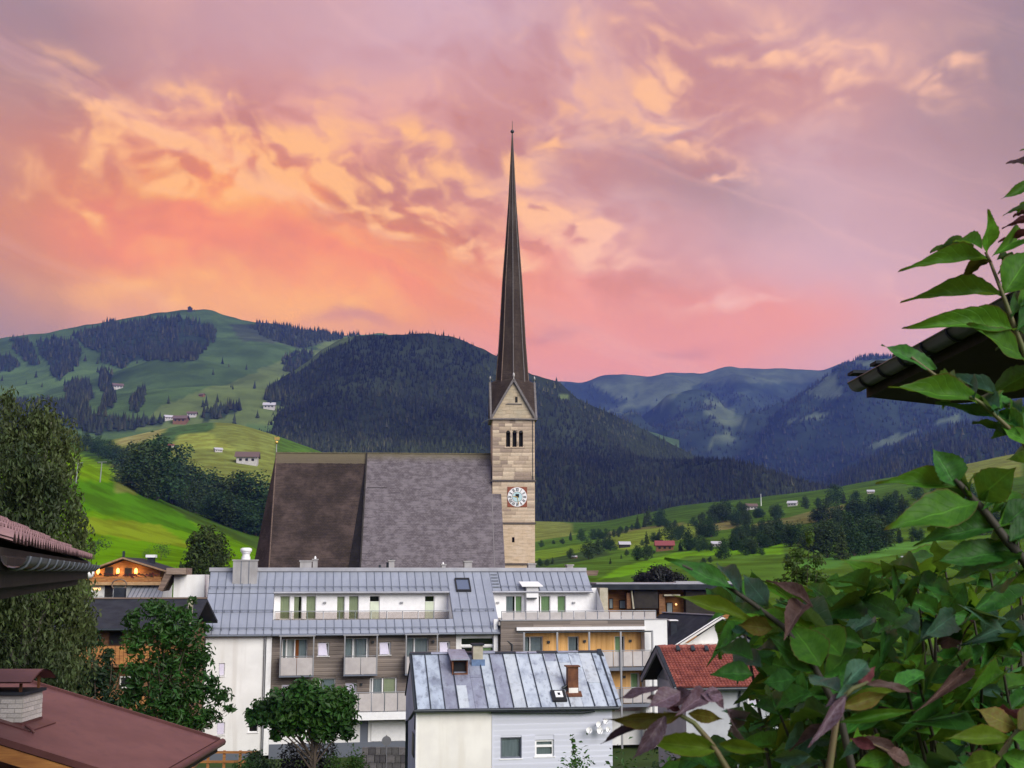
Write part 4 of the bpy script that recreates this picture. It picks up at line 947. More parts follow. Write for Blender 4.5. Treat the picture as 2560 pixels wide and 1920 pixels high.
    dormer(u1 + .02, u2 - .02, vw, zT, [(W(699, 1489, 725, 1549), g, {}), (W(733, 1490, 755, 1549), [(.06, .62, 'curtain'), (.86, .95, 'curtain')], {}), (W(764, 1489, 790, 1549), g, {}), (W(841, 1490, 862, 1549), g, {}), (W(871, 1489, 897, 1549), g, {}),
        (W(923, 1489, 949, 1549), [], {'transom': .74}), (W(1061, 1489, 1086, 1549), [], {'transom': .74})], (812, 1004))
    for a, b in ((923, 949), (1061, 1086)):
        r = W(a, 1504, b, 1549); MB().box(r[0] + .07, r[1] - .07, vw + .05, vw + .09, r[2] + .05, r[3]).build('door_panel', M['palegreen'], ho)
    gg = [(.05, .95, 'curtaing')]
    dormer(u3 + .02, u4 + .5, vw, zTr, [(W(1264, 1489, 1306, 1549), [(.05, .45, 'curtainb'), (.62, .95, 'curtaing')], {'mull': (.58,)}), (W(1346, 1489, 1376, 1549), [(.25, .95, 'curtaing')], {'mull': (.2,)}), (W(1393, 1489, 1415, 1549), gg, {})], (1244, 1434))
    # boxed flue before the dormer
    r = B.rect(1316, 1466, 1346, 1549, vw - .5); MB().box(r[0], r[1], vw - .55, vw - .02, zTr, r[3]).build('flue_box', M['white'], ho)
    r2 = B.rect(1303, 1459, 1348, 1470, vw - .5); MB().slab([(r2[0], vw - .9, r2[3] - .25), (r2[1] + .25, vw - .9, r2[3] - .25), (r2[1], vw + .1, r2[3] + .1), (r2[0] - .1, vw + .1, r2[3] + .1)], (0, 0, .07)).build('flue_cap', M['white'], ho)
    r3 = B.rect(1316, 1494, 1341, 1497, vw - .6); MB().box(r3[0], r3[1], vw - .9, vw - .552, r3[2], r3[3]).build('flue_shelf', M['darkmetal'], ho)
    def railing(ua, ub, v, z0, z1, n, mat='railpanel', glass=True, end=True):
        ro = MB().tube([(ua, v, z1), (ub, v, z1)], .035, 6).build('railing', M['steel'], ho)
        for i in range(n):
            a, b = ua + (ub - ua) * i / n, ua + (ub - ua) * (i + 1) / n
            MB().box(a + .05, b - .03, v - .012, v + .012, z0 + .03, z1 - .08).build('rail_panel', M[mat], ro)
        for i in range(n + 1): x = ua + (ub - ua) * i / n; MB().box(x - .025, x + .025, v + .014, v + .06, z0 - .05, z1).build('rail_post', M['seam'], ro)
        return ro
    zr1 = B.z(900, 1527.5, vT + .2)
    railing(u1 + .15, u2 - .3, vT + .2, zT - .02, zr1, 11, 'frosted')
    # ---- chimneys
    def chim(x0, y0, x1, y1, v, depth, mat='chimneymetal', name='chimney', cap=True):
        r = B.rect(x0, y0, x1, y1, v); c = MB().box(r[0], r[1], v, v + depth, r[2] - 1.2, r[3]); co = c.build(name, M[mat], ho)
        if cap: MB().box(r[0] - .07, r[1] + .07, v - .07, v + depth + .07, r[3], r[3] + .1).build('chimney_cap', M['chimneymetal'], co)
        return r, co
    r, co = chim(582, 1402, 643, 1450, 4.6, 1.5)
    for i in (1, 2): x = r[0] + (r[1] - r[0]) * (.32 * i + .02); MB().box(x - .03, x + .03, 4.57, 4.6, r[2] - .5, r[3]).build('seam', M['seam'], co)
    q = B.rect(604, 1371, 626, 1402, 5.2); f = MB().cyl(((q[0] + q[1]) / 2, 5.3), .36, q[2] + .08, q[2] + .34, 12).cyl(((q[0] + q[1]) / 2, 5.3), .30, q[2] + .34, q[2] + .6, 12).cyl(((q[0] + q[1]) / 2, 5.3), .37, q[2] + .6, q[2] + .68, 12).cyl(((q[0] + q[1]) / 2, 5.3), .2, q[2] + .68, q[3] - .3, 12); f.build('flue', M['white'], co)
    cx = (q[0] + q[1]) / 2; MB().tube([(cx, 5.3, q[3] - .34), (cx, 5.3, q[3] - .25), (cx, 5.3, q[3] - .03), (cx, 5.3, q[3] + .05)], [.3, .46, .46, .3], 12).build('flue_cap', M['white'], co)
    for a in ((750, 1404, 779, 1424), (782, 1400, 794, 1424), (972, 1403, 986, 1424), (1104, 1413, 1114, 1424), (1161, 1405, 1180, 1424), (1321, 1411, 1339, 1428), (1418, 1414, 1433, 1428)): r, co = chim(*a, 6.4, .7)
    for px, y in ((788, 1390), (1108, 1405)):
        r = B.rect(px - 3, y, px + 3, 1405, 6.6); MB().tube([((r[0] + r[1]) / 2, 6.7, r[2] - .3), ((r[0] + r[1]) / 2, 6.7, r[3] - .12), ((r[0] + r[1]) / 2, 6.7, r[3])], [.09, .09, .04], 8).build('flue', M['white'], ho)
    for px, y, yb in ((978, 1398, 1404), (950, 1412, 1424), (969, 1406, 1424)):
        r = B.rect(px - 3, y, px + 3, yb, 6.6); MB().cyl(((r[0] + r[1]) / 2, 6.7), .1, r[2] - .2, r[3], 8).build('vent_pipe', M['darkmetal'], ho)
    # ---- white end wall
    wl = B.u(656, 1700, 0); zg = .3
    wA = [B.rect(546, 1658, 562, 1690, 0), B.rect(541, 1806, 562, 1837, 0), B.rect(621, 1806, 645, 1831, 0)]
    zt = zs(0) - .2
    MB().wall(uL + .25, wl, zg, zt, 0, wA, .18).build('wall', M['plaster'], ho)
    for i, r in enumerate(wA):
        window(ho, r, 0, .18, .07, sill=True)
        if i < 2: MB().box(r[0] + .07, r[1] - .07, .05, .09, r[2] + .06, r[3] - .06).build('blind', M['blind'], ho)
    MB().box(uL + .25, B.u(1246, 1600, .2), .75, 12, zg, zT - .35).box(B.u(1246, 1600, .2) + .01, u4, 2.2, 12, zg, zT - .36).build('wall', M['plaster'], ho)
    MB().box(uL + .25, u4 + .5, vw + .6, 11.8, zT - .3, zR - 2.4).build('wall', M['plaster'], ho)
    MB().slab([(uL + .26, 11.9, zs(0)), (uL + .26, 6, zR - .2), (uL + .26, .1, zs(0) - .2), (uL + .26, .1, zg + 3), (uL + .26, 11.9, zg + 3)], (.2, 0, 0)).build('gable_wall', M['plaster'], ho)
    MB().tube([(wl + .10, -.08, zt), (wl + .10, -.08, zg)], .065, 8).build('downpipe', M['steel'], ho)
    MB().box(wl + .22, wl + .62, -.02, .3, zg, zt).build('corner_strip', M['white'], ho)
    MB().box(uL + .25, wl, -.03, .3, zg - .3, zg + .25).build('plinth', M['seam'], ho)
    # ---- timber clad front
    ta, tb = wl + .64, B.u(1140, 1600, .25); vt = .25
    zt2 = zs(vt) - .2; z2 = B.z(900, 1780, vt)
    def WW(*a): return B.rect(*a, vt)
    doors = [(WW(704, 1597, 768, 1690), [(.05, .12, 'curtainb'), (.52, .66, 'curtaino'), (.66, .95, 'curtainb')], {'mull': (.18, .5)}), (WW(860, 1595, 922, 1686), [(.02, .3, 'curtainb'), (.5, .95, 'curtainb')], {'mull': (.36, .92)}),
             (WW(1014, 1594, 1071, 1684), [(.03, .33, 'curtainb'), (.42, .95, 'curtainb')], {'mull': (.38,)}), (WW(778, 1696, 838, 1780), [(.03, .32, 'curtain'), (.45, .95, 'curtainb')], {'mull': (.36,)}), (WW(924, 1694, 992, 1780), [(.14, .45, 'curtainb'), (.52, .95, 'curtain')], {'mull': (.1, .47, .96)})]
    smalls = [WW(794, 1606, 823, 1640), WW(948, 1605, 977, 1637), WW(1098, 1604, 1125, 1635), WW(704, 1711, 730, 1745), WW(863, 1707, 892, 1740)]
    holes = [d[0] for d in doors] + smalls
    MB().wall(ta, tb, zg, zt2, vt, holes, .2).build('timber_wall', M['timber'], ho)
    boards(ho, 'board', ta, tb, z2, zt2, vt - .002, 'timber', .31, holes, thick=.035, gap=.02, seed=3, maxlen=5)
    for r, c, kw in doors: window(ho, r, vt, .2, .07, curtains=c, **kw)
    for r in smalls:
        w = window(ho, r, vt, .2, .1, sill=True)
        MB().slab([(r[0] + .06, vt - .02, r[2] + .04), (r[1] - .12, vt - .05, r[2] + .04), (r[1] - .25, vt + .10, r[3] - .05), (r[0] + .06, vt + .12, r[3] - .05)], (0, .04, 0)).build('sash', M['blind'], w)
    for px, y in ((818, 0), (903, 1711), (1083, 1604), (932, 1605)):
        if y: x, z = B.uz(px, y, vt); MB().box(x - .09, x + .09, vt - .16, vt - .04, z - .09, z + .09).build('wall_lamp', M['darkmetal'], ho)
    # box balconies
    for x0, x1, yt, yr, yb in ((700, 783, 1591, 1641, 1689), (861, 942, 1589, 1640, 1686), (1015, 1093, 1587, 1638, 1684)):
        vf = -.9; r = B.rect(x0, yr, x1, yb, vf); zc = B.z(x0, yt, vf)
        ba = MB().box(r[0] - .06, r[1] + .06, vf - .02, vt - .045, r[2] - .12, r[2]).build('balcony', M['seam'], ho)
        MB().box(r[0] - .12, r[1] + .12, vf - .05, vt - .045, zc - .02, zc + .07).build('canopy', M['steel'], ba)
        for x in (r[0], r[1]): MB().box(x - .045, x + .045, vf - .03, vf + .06, r[2], zc - .02).build('post', M['steel'], ba)
        xm = (r[0] + r[1]) / 2
        for a, b in ((r[0] + .06, xm - .02), (xm + .02, r[1] - .06)): MB().box(a, b, vf - .012, vf + .012, r[2] + .02, r[3] - .1).build('rail_panel', M['railpanel'], ba)
        for x in (r[0], r[1]): MB().box(x - .012, x + .012, vf + .1, vt - .05, r[2] + .02, r[3] - .1).build('side_panel', M['railpanel'], ba)
        MB().tube([(r[0], vt - .05, r[3]), (r[0], vf, r[3]), (r[1], vf, r[3]), (r[1], vt - .05, r[3])], .03, 6).build('handrail', M['steel'], ba)
    # long lower balcony and ground floor
    vf = -1.3; r = B.rect(830, 1731, 1030, 1779, vf)
    r = (r[0], B.u(1090, 1750, vf), r[2], r[3]); railing(r[0], r[1], vf, r[2], r[3], 8)
    MB().box(r[0] - .1, r[1] + .2, vf - .1, vt - .05, r[2] - .62, r[2] - .04).build('balcony_slab', M['white'], ho)
    zf = B.z(960, 1797, 0) - .15
    hg = [B.rect(900, 1800, 920, 1866, .1)]
    MB().wall(ta, tb + 3, zg, zf, .1, hg, .15).build('ground_floor_wall', M['plaster'], ho)
    MB().box(hg[0][0], hg[0][1], .16, .24, zg, hg[0][3]).build('door', M['seam'], ho)
    q = B.rect(928, 1805, 1012, 1852, .1); MB().box(q[0], q[1], .02, .098, q[2], q[3]).build('garage_door', M['white'], ho)
    MB().box(ta, tb + 3, .0, .098, zg - .3, q[2] - .05).build('plinth', M['seam'], ho)
    # ---- stair bay with glazing, then the right wing
    sa, sb = tb, B.u(1246, 1600, .2)
    hs = [B.rect(1152, 1594, 1234, 1613, .2), B.rect(1152, 1617, 1234, 1700, .2)]
    MB().wall(sa, sb, zg, zs(.2) - .2, .2, hs, .15).build('stair_wall', M['plaster'], ho)
    window(ho, hs[0], .2, .15, .06); window(ho, hs[1], .2, .15, .07, mull=(.36,), transom=.75, curtains=[(.4, .95, 'curtaing')])
    MB().box(sb - .42, sb - .1, -.1, .3, zg, zTr + .05).build('corner_strip', M['white'], ho)
    vp = -.6
    pa, pb, pc = B.u(1252, 1570, vp), B.u(1611, 1570, vp), B.u(1668, 1600, vp)
    zp = B.z(1430, 1551, vp); zq = B.z(1430, 1570, vp); zTr2 = zp
    MB().box(sb - .1, pc - .02, vp + .05, vw + .4, zp - .35, zp - .06).build('terrace_floor', M['mortar'], ho)
    MB().box(pa, pb, vp, vp + .3, zq, zp).build('parapet', M['timber'], ho)
    boards(ho, 'board', pa, pb, zq, zp, vp - .002, 'timber', .31, (), thick=.03, gap=.015, seed=8, maxlen=4)
    MB().box(pa - .05, pc + .05, vp - .08, vp + .4, zp + .002, zp + .07).build('parapet_cap', M['steel'], ho)
    railing(pa + .1, B.u(1640, 1540, vp + .25), vp + .25, zp + .05, B.z(1430, 1527.5, vp + .25), 13)
    MB().box(pb + .003, pc, vp - .04, 9, zg, zp - .003).build('end_wall', M['plaster'], ho)
    MB().box(pa, B.u(1309, 1620, vp), vp, 2, zg, zq - .003).build('side_wall', M['timber'], ho)
    boards(ho, 'board', pa, B.u(1309, 1620, vp), zq - 2.6, zq - .01, vp - .002, 'timber', .31, (), thick=.03, gap=.015, seed=9)
    MB().tube([(sb, -.2, zT), (sb + .3, -.5, zT - 1.4), (pa + .9, vp - .1, zT - 1.9), (pa + .9, vp - .1, zg)], .06, 8).build('downpipe', M['darkmetal'], ho)
    # recessed larch walls behind the balconies
    vl = .45; la, lb = B.u(1309, 1600, vp), pb
    zl1 = zq; zl2 = B.z(1560, 1669, vl); zl3 = B.z(1560, 1766, vl)
    L = lambda *a: B.rect(*a, vl)
    lw = [(L(1311, 1591, 1357, 1668), [(.02, .25, 'curtainb'), (.36, .93, 'curtainb')], {'mull': (.31,)}), (L(1420, 1591, 1447, 1668), [(.06, .8, 'curtainb')], {}), (L(1537, 1590, 1562, 1668), [(.06, .6, 'curtaing')], {'mull': (.7,)}), (L(1577, 1682, 1600, 1764), [(.06, .8, 'curtaing')], {'mull': (.85,)})]
    holes = [w[0] for w in lw]
    MB().wall(la - .3, lb, zl3, zl1, vl, holes, .16).build('larch_wall', M['larch'], ho)
    boards(ho, 'board', la - .3, lb, zl2 + .05, zl1 - .02, vl - .002, 'larch', .42, holes, True, .025, .012, 5)
    boards(ho, 'board', B.u(1500, 1700, vl), lb, zl3 + .05, zl2 - .35, vl - .002, 'larch', .42, holes, True, .025, .012, 6)
    for r, c, kw in lw: window(ho, r, vl, .16, .06, curtains=c, **kw)
    for px, y in ((1371, 1605), (1461, 1603), (1575, 1602), (1560, 1692)): x, z = B.uz(px, y, vl); MB().box(x - .1, x + .1, vl - .16, vl - .03, z - .1, z + .1).build('wall_lamp', M['darkmetal'], ho)
    lou = L(1610, 1577, 1629, 1622)
    va = vp - .75
    aw = B.rect(1291, 1567, 1612, 1575, vp - .12); MB().box(aw[0], aw[1], vp - .3, vp - .04, aw[2], aw[3]).build('awning', M['white'], ho)
    MB().tube([(aw[0], va, aw[2] - .12), (B.u(1632, 1572, va), va, aw[2] - .12)], .06, 8).build('awning_rail', M['darkmetal'], ho)
    for px in (1310, 1393, 1473, 1552, 1631):
        x = B.u(px, 1620, va); MB().box(x - .07, x + .07, va - .07, va + .07, zg if px > 1500 else zl2 - .3, aw[2] - .12).build('post', M['steel'], ho)
    for y0, y1 in ((1626, 1668), (1719, 1760)):
        q = B.rect(1310, y0, 1630, y1, va + .1); railing(q[0], q[1], va + .12, q[2], B.z(1560, y0, va + .12), 13)
        MB().box(q[0] - .1, q[1] + .1, va + .02, vl - .04, q[2] - .3, q[2] - .05).build('balcony_slab', M['seam'], ho)
    MB().box(la, lb, vl + .2, vl + .5, zg, zl3 - .4).build('ground_floor_wall', M['plaster'], ho)
    # ---- wings showing at both ends of the ridge
    a, b = B.u(434, 1460, 6.5), B.u(480, 1460, 6.5); MB().box(a, b + 1, 6.6, 11.5, zg, B.z(455, 1437, 6.5)).build('rear_wing', M['plaster'], ho)
    za, zb = B.z(430, 1420, 5.5), B.z(395, 1474, 5.5)
    e0, e1, e2 = B.u(394, 1474, 5.5), B.u(418, 1420, 5.5), B.u(466, 1420, 5.5)
    MB().slab([(e0, 5.5, zb), (e1, 5.5, za), (e2, 5.5, za), (e2, 5.5, za - .55), (e1 + .35, 5.5, za - .55), (e0 + .35, 5.5, zb - .15)], (0, 5.5, 0)).build('wooden_eave', M['oldwood'], ho)
    MB().slab([(e1 - .05, 5.4, za + .003), (e2 - .02, 5.4, za + .003), (e2 - .02, 5.4, za - .5), (e1 - .05, 5.4, za - .5)], (0, .095, 0)).build('eave_board', pmat('pale_old_board', (.27, .20, .155), .9, (.2, .145, .11), 3, stretch=(.4, 1, 4)), ho)
    r = B.rect(1462, 1426, 1497, 1439, 7); MB().slab([(r[0], 7, r[2]), (r[1] - .15, 7, r[2]), (r[1], 7, r[3]), (r[0], 7, r[3])], (0, 3, 0)).build('eave_board', M['oldwood'], ho)
    r = B.rect(1500, 1470, 1520, 1548, 3.5); MB().box(r[0], r[1], 3.5, 5, r[2], r[3]).build('end_pier', M['beige'], ho)
    r = B.rect(1482, 1481, 1502, 1549, 3.0); MB().box(r[0], r[1], vw, 6, r[2], r[3]).build('end_pier', M['white'], ho)
build_apartments()
# ================================================================ the old white house with the patched metal roof
def build_white_house():
    o = at(1040, 1880, 62); B = Fr(o.x, 62, 0, 9)
    ho = thing_fr('white_house', 'small white house with patched grey metal roof and rusty stove pipe', 'house', B)
    vE, vR = -.3, 3.7; zE = B.z(1290, 1769, vE); zR = B.z(1270, 1632, vR); k = (zR - zE) / (vR - vE); zs = lambda v: zE + k * (v - vE)
    SL = lambda px, py: B.slope(px, py, zE, k, vE); nrm = Vector((0, -k, 1)).normalized()
    P = lambda u, v, n=0.0: Vector((u, v, zs(v))) + nrm * n
    uA, uB = SL(1036, 1700)[0] - .12, SL(1520, 1700)[0]
    rg = random.Random(2)
    zm = [pmat('zinc_sheet', c, .5, c2, 1.1, 7, .2, 6, metal=.15, stretch=(1.4, 1, .7), obj=.06, lo=.42, hi=.7, dirt=(d, 1.9, (1.6, 1, .7))) for c, c2, d in
          (((.50, .55, .60), (.34, .38, .44), (.20, .22, .27)), ((.43, .49, .56), (.24, .27, .335), (.15, .17, .21)), ((.24, .25, .315), (.33, .36, .43), (.14, .14, .18)), ((.54, .58, .61), (.42, .46, .50), (.30, .31, .33)))]
    edges = [1023, 1056, 1090, 1122, 1163, 1192, 1219, 1253, 1285, 1318, 1354, 1388, 1420, 1446, 1478, 1511]  # ridge columns of the seams
    kinds = [1, 1, 2, 2, 2, 0, 2, 3, 0, 0, 3, 0, 0, 0, 1]
    def uu(px): return SL(px + 8, 1660)[0]
    def sheet(ua, ub, va, vb, kind, n=0.0, seam=True, bend=0.0):
        m = MB(); a = [P(ua, va, n), P(ub - .012, va, n + bend), P(ub - .012, vb, n), P(ua, vb, n)]; m.slab(a, -nrm * .04)
        if seam: m.slab([P(ua - .012, va, n + .004), P(ua + .035, va, n + .004), P(ua + .035, vb, n + .004), P(ua - .012, vb, n + .004)], nrm * .05, 1)
        m.build('roof_panel', [zm[kind], M['darkmetal']], ho)
    vmid = lambda px, y: SL(px, y)[1]
    for i, kd in enumerate(kinds):
        ua, ub = uu(edges[i]), uu(edges[i + 1])
        if i == 3: v = vmid(1150, 1690); sheet(ua, ub, vE, v, 2); sheet(ua, ub, v + .02, vR, 2)
        elif i == 4: v = vmid(1180, 1694); sheet(ua, ub, vE, v, 2, seam=False); sheet(ua, ub, v + .02, vR, 2, seam=False)
        elif i == 11: v = vmid(1400, 1656); sheet(ua, ub, vE, v, 3); sheet(ua, ub, v + .02, vR, 1)
        elif i in (12, 13): v = vmid(1450, 1706 if i == 13 else 1668); sheet(ua, ub, vE, v, 0, seam=i == 13); sheet(ua, ub, v - .05, vR, 3 if i == 13 else 0, .03, seam=False)
        else: sheet(ua, ub, vE, vR, kd, rg.uniform(0, .012))
    a = SL(1148, 1716); sheet(SL(1141, 1716)[0], SL(1166, 1716)[0], vE + .03, vmid(1150, 1714), 3, .02, False)
    sheet(uu(1358), uu(1386), vmid(1370, 1653), vR - .02, 2, .02, False)
    r = MB()
    r.slab([P(uA + .05, vE, -.045), P(uB, vE, -.045), P(uB, vR, -.045), P(uA + .05, vR, -.045)], -nrm * .12)
    r.slab([(uA + .05, vR, zR - .05), (uB, vR, zR - .05), (uB, 2 * vR - vE, zE), (uA + .05, 2 * vR - vE, zE)], (0, 0, -.12)); ro = r.build('roof', M['slate'], ho)
    for i in range(9):                                # crumpled ridge sheets
        a, b = uA + (uB - uA) * i / 9, uA + (uB - uA) * (i + 1) / 9; h = rg.uniform(.03, .10); MB().slab([(a, vR - .16, zR - .02), (b, vR - .16, zR - .02 + rg.uniform(-.02, .04)), (b, vR, zR + h), (a, vR, zR + h)], (0, .12, .02)).build('ridge_cap', [M['darkmetal'], zm[2]][i % 2], ro)
    MB().slab([(uB - .1, vR - .3, zR - .1), (uB + .22, vR - .4, zR - .22), (uB + .15, vR, zR + .12), (uB - .1, vR, zR + .1)], (0, .05, .05)).build('bent_flashing', M['darkmetal'], ro)
    for u in (uA, uB): MB().beam(P(u + .02, vE - .02, -.06), P(u + .02, vR, -.06), .09, .2, 0, (0, -k, 1)).build('verge_board', M['darkmetal'], ro)
    MB().tube([(uA - .05, vE - .08, zE - .08), (uB + .1, vE - .08, zE - .11)], .085, 8).build('gutter', M['darkmetal'], ro)
    ux0, ux1 = B.u(1228, 1780, -.25), B.u(1487, 1780, -.25); MB().tube([(ux0, -.22, B.z(1228, 1780, -.2)), (ux1 - .6, -.22, B.z(1440, 1781, -.2)), (ux1, -.22, B.z(1485, 1777, -.2))], .075, 6).build('eave_pole', M['darkmetal'], ro)
    # hatch dormer
    u0, u1 = SL(1127, 1665)[0], SL(1166, 1665)[0]; v0 = vmid(1150, 1687); v1 = vmid(1150, 1650)
    zh0, zh1 = zs(v0) - .02, zs(v0) + .75
    d = MB(); d.box(u0, u0 + .06, v0, v1 + .8, zh0, zh1).box(u1 - .06, u1, v0, v1 + .8, zh0, zh1).box(u0 + .06, u1 - .06, v0 + .25, v1 + .8, zh0, zh1).box(u0 + .06, u1 - .06, v0, v0 + .25, zh0, zh0 + .1)
    do = d.build('roof_hatch', M['rust'], ho); MB().slab([(u0 - .1, v0 - .2, zh1 + .01), (u1 + .08, v0 - .2, zh1 + .01), (u1 + .05, v1 + .9, zh1 + .38), (u0 - .06, v1 + .9, zh1 + .38)], (0, 0, .06)).build('hatch_roof', zm[2], do)
    MB().box(u0 + .12, u1 - .12, v0 + .21, v0 + .245, zh0 + .18, zh1 - .12).build('hatch_pane', M['dark'], do)
    # beige chimney with blue flashing
    u0, u1 = B.u(1181, 1640, vR - .5), B.u(1205, 1640, vR - .5); zt = B.z(1192, 1613, vR - .5)
    c = MB().box(u0, u1, vR - .85, vR - .25, zs(vR - .85) - .2, zt); co = c.build('chimney', M['beige'], ho)
    MB().box(u0 - .07, u1 + .07, vR - .92, vR - .18, zt, zt + .1).build('chimney_cap', M['slate'], co)
    MB().box(u0 - .1, u1 + .1, vR - .98, vR - .862, zs(vR - 1.0) - .05, zs(vR - .85) + .25).build('flashing', pmat('blue_flashing', (.12, .19, .33), .6, (.09, .14, .24), 4), co)
    # rusty stove pipe, skylight
    q = SL(1432, 1733); u0, u1 = SL(1418, 1728)[0], SL(1446, 1728)[0]; v = q[1]; zt = B.z(1432, 1667, v + .2)
    c = MB().box(u0 + .02, u1 - .02, v, v + .5, zs(v) - .05, zt).build('stove_chimney', M['rust'], ho)
    MB().box(u0 - .07, u1 + .07, v - .08, v + .58, zt, zt + .07).build('chimney_cap', M['rust'], c)
    MB().box(u0 + .05, u1 - .05, v - .05, v - .002, zs(v) - .1, zs(v) + .27).build('cleaning_door', M['cream'], c)
    MB().slab([P(u0 - .1, v - .28, .012), P(u1 + .12, v - .28, .012), P(u1 + .12, v + .1, .012), P(u0 - .1, v + .1, .012)], nrm * .03).build('flashing', M['rust'], c)
    ua, ub, va, vb = SL(1378, 1742)[0], SL(1414, 1742)[0], vmid(1395, 1756), vmid(1395, 1730)
    s = MB().slab([P(ua, va, .01), P(ub, va, .01), P(ub, vb, .01), P(ua, vb, .01)], nrm * .12).build('skylight', M['black'], ho)
    f = MB(); a, b, c_, d_ = ua + (ub - ua) * .26, ua + (ub - ua) * .78, va + (vb - va) * .28, va + (vb - va) * .86
    f.slab([P(a, c_, .135), P(b, c_, .135), P(b, d_, .135), P(a, d_, .135)], nrm * .03); f.build('skylight_frame', M['white'], s)
    a, b, c_, d_ = a + .13, b - .13, c_ + .13, d_ - .13; MB().slab([P(a, c_, .168), P(b, c_, .168), P(b, d_, .168), P(a, d_, .168)], nrm * .01).build('pane', M['dark'], s)
    MB().tube([P(SL(1405, 1725)[0], vmid(1405, 1725), .1), P(SL(1416, 1722)[0], vmid(1416, 1722), .2)], .09, 6).build('vent_pipe', M['darkmetal'], ho)
    # walls: cream plaster left, boards right, blue plaster on the left gable
    um, ue = B.u(1232, 1850, 0), B.u(1531, 1850, 0); u0 = B.u(1040, 1850, 0); zt = zs(0) - .16
    MB().wall(u0, um, -.2, zt, 0).build('wall', M['cream'], ho)
    wins = [B.rect(1251, 1843, 1304, 1896, .03), B.rect(1337, 1849, 1385, 1891, .03)]
    MB().wall(um, ue, -.2, zt, .03, wins, .16).build('wall', M['siding'], ho)
    boards(ho, 'siding_board', um + .01, ue, 1.4, zt - .05, .03 - .002, 'siding', .27, wins, thick=.022, gap=.0, seed=12, maxlen=9, lap=-3.5)
    MB().box(um - .05, um + .03, -.03, .03, 0, zt - .3).build('corner_trim', M['siding'], ho)
    window(ho, wins[0], .03, .16, .075, 'seam', [(.05, .95, 'curtainb')], sill=True); window(ho, wins[1], .03, .13, .1, 'white', [(.1, .9, 'curtainb')], sill=True, transom=.62)
    dep = 2 * vR - .6
    g = MB().poly([(u0, 0, -.2), (u0, 0, zt), (u0, vR, zs(vR) - .2), (u0, dep + .6, zt), (u0, dep + .6, -.2)]); g.build('gable_wall', M['bluewall'], ho)
    MB().box(u0 + .1, ue, .35, dep + .5, -.2, zt - .1).build('inner_wall', M['cream'], ho); MB().poly([(ue, .03, -.2), (ue, .03, zt), (ue, vR, zs(vR) - .2), (ue, dep + .6, zt), (ue, dep + .6, -.2)]).build('gable_wall', M['siding'], ho)
    MB().box(u0 - .05, u0 - .002, .9, 2.1, B.z(1025, 1890, 1.5), B.z(1025, 1832, 1.5)).build('shutter', M['darkmetal'], ho)
    MB().box(u0 - .05, u0 - .002, .5, .62, zt - 1.1, zt + .15).build('gable_post', M['darkmetal'], ho)
    x = u0 - .28; MB().tube([(x + .2, -.1, zE - .1), (x, .3, zE - .5), (x - .12, .9, zE - .7), (x - .12, .9, -.2)], .07, 8).build('downpipe', M['darkmetal'], ho)
    MB().box(u0 - .02, u0 + .05, -.03, -.002, -.2, zt - .05).build('corner_trim', M['white'], ho)
    # satellite dishes on the wall
    for i, (px, y, rr) in enumerate(((1494, 1812, .16), (1512, 1804, .14), (1498, 1827, .18), (1519, 1824, .14), (1472, 1826, .16))):
        x, z = B.uz(px, y, -.4); p = Vector((x, -.4, z)); n = Vector((.45 - .1 * i, -1, .25)).normalized()
        s = thing('satellite_dish', ['large white dish at the middle of the dish cluster on the siding', 'white dish at the top of the dish cluster on the siding', 'white dish lowest in the dish cluster on the siding', 'small white dish nearest the right corner of the siding', 'white dish at the left end of the dish cluster on the siding'][i], 'satellite dish', B.world(p), B.r, 'white dishes on the boarded house wall')
        t_ = n.cross(Vector((0, 0, 1))).normalized(); w_ = t_.cross(n)
        rings = [[Vector() + (t_ * math.cos(a) + w_ * math.sin(a)) * rr * q + n * (q * q * .09) for a in np.linspace(0, 6.283, 13)[:-1]] for q in (.05, .55, 1)]
        m = MB(); m.add([v for r_ in rings for v in r_], [(j * 12 + k_, j * 12 + (k_ + 1) % 12, j * 12 + 12 + (k_ + 1) % 12, j * 12 + 12 + k_) for j in range(2) for k_ in range(12)], 0, True); m.build('dish', M['white'], s)
        MB().tube([(0, 0, 0), (-p.x + x, .42, -.05)], .025, 6).build('bracket', M['steel'], s)
        MB().tube([w_ * -rr, n * .35, n * .38], .015, 5).build('feed_arm', M['steel'], s)
build_white_house()
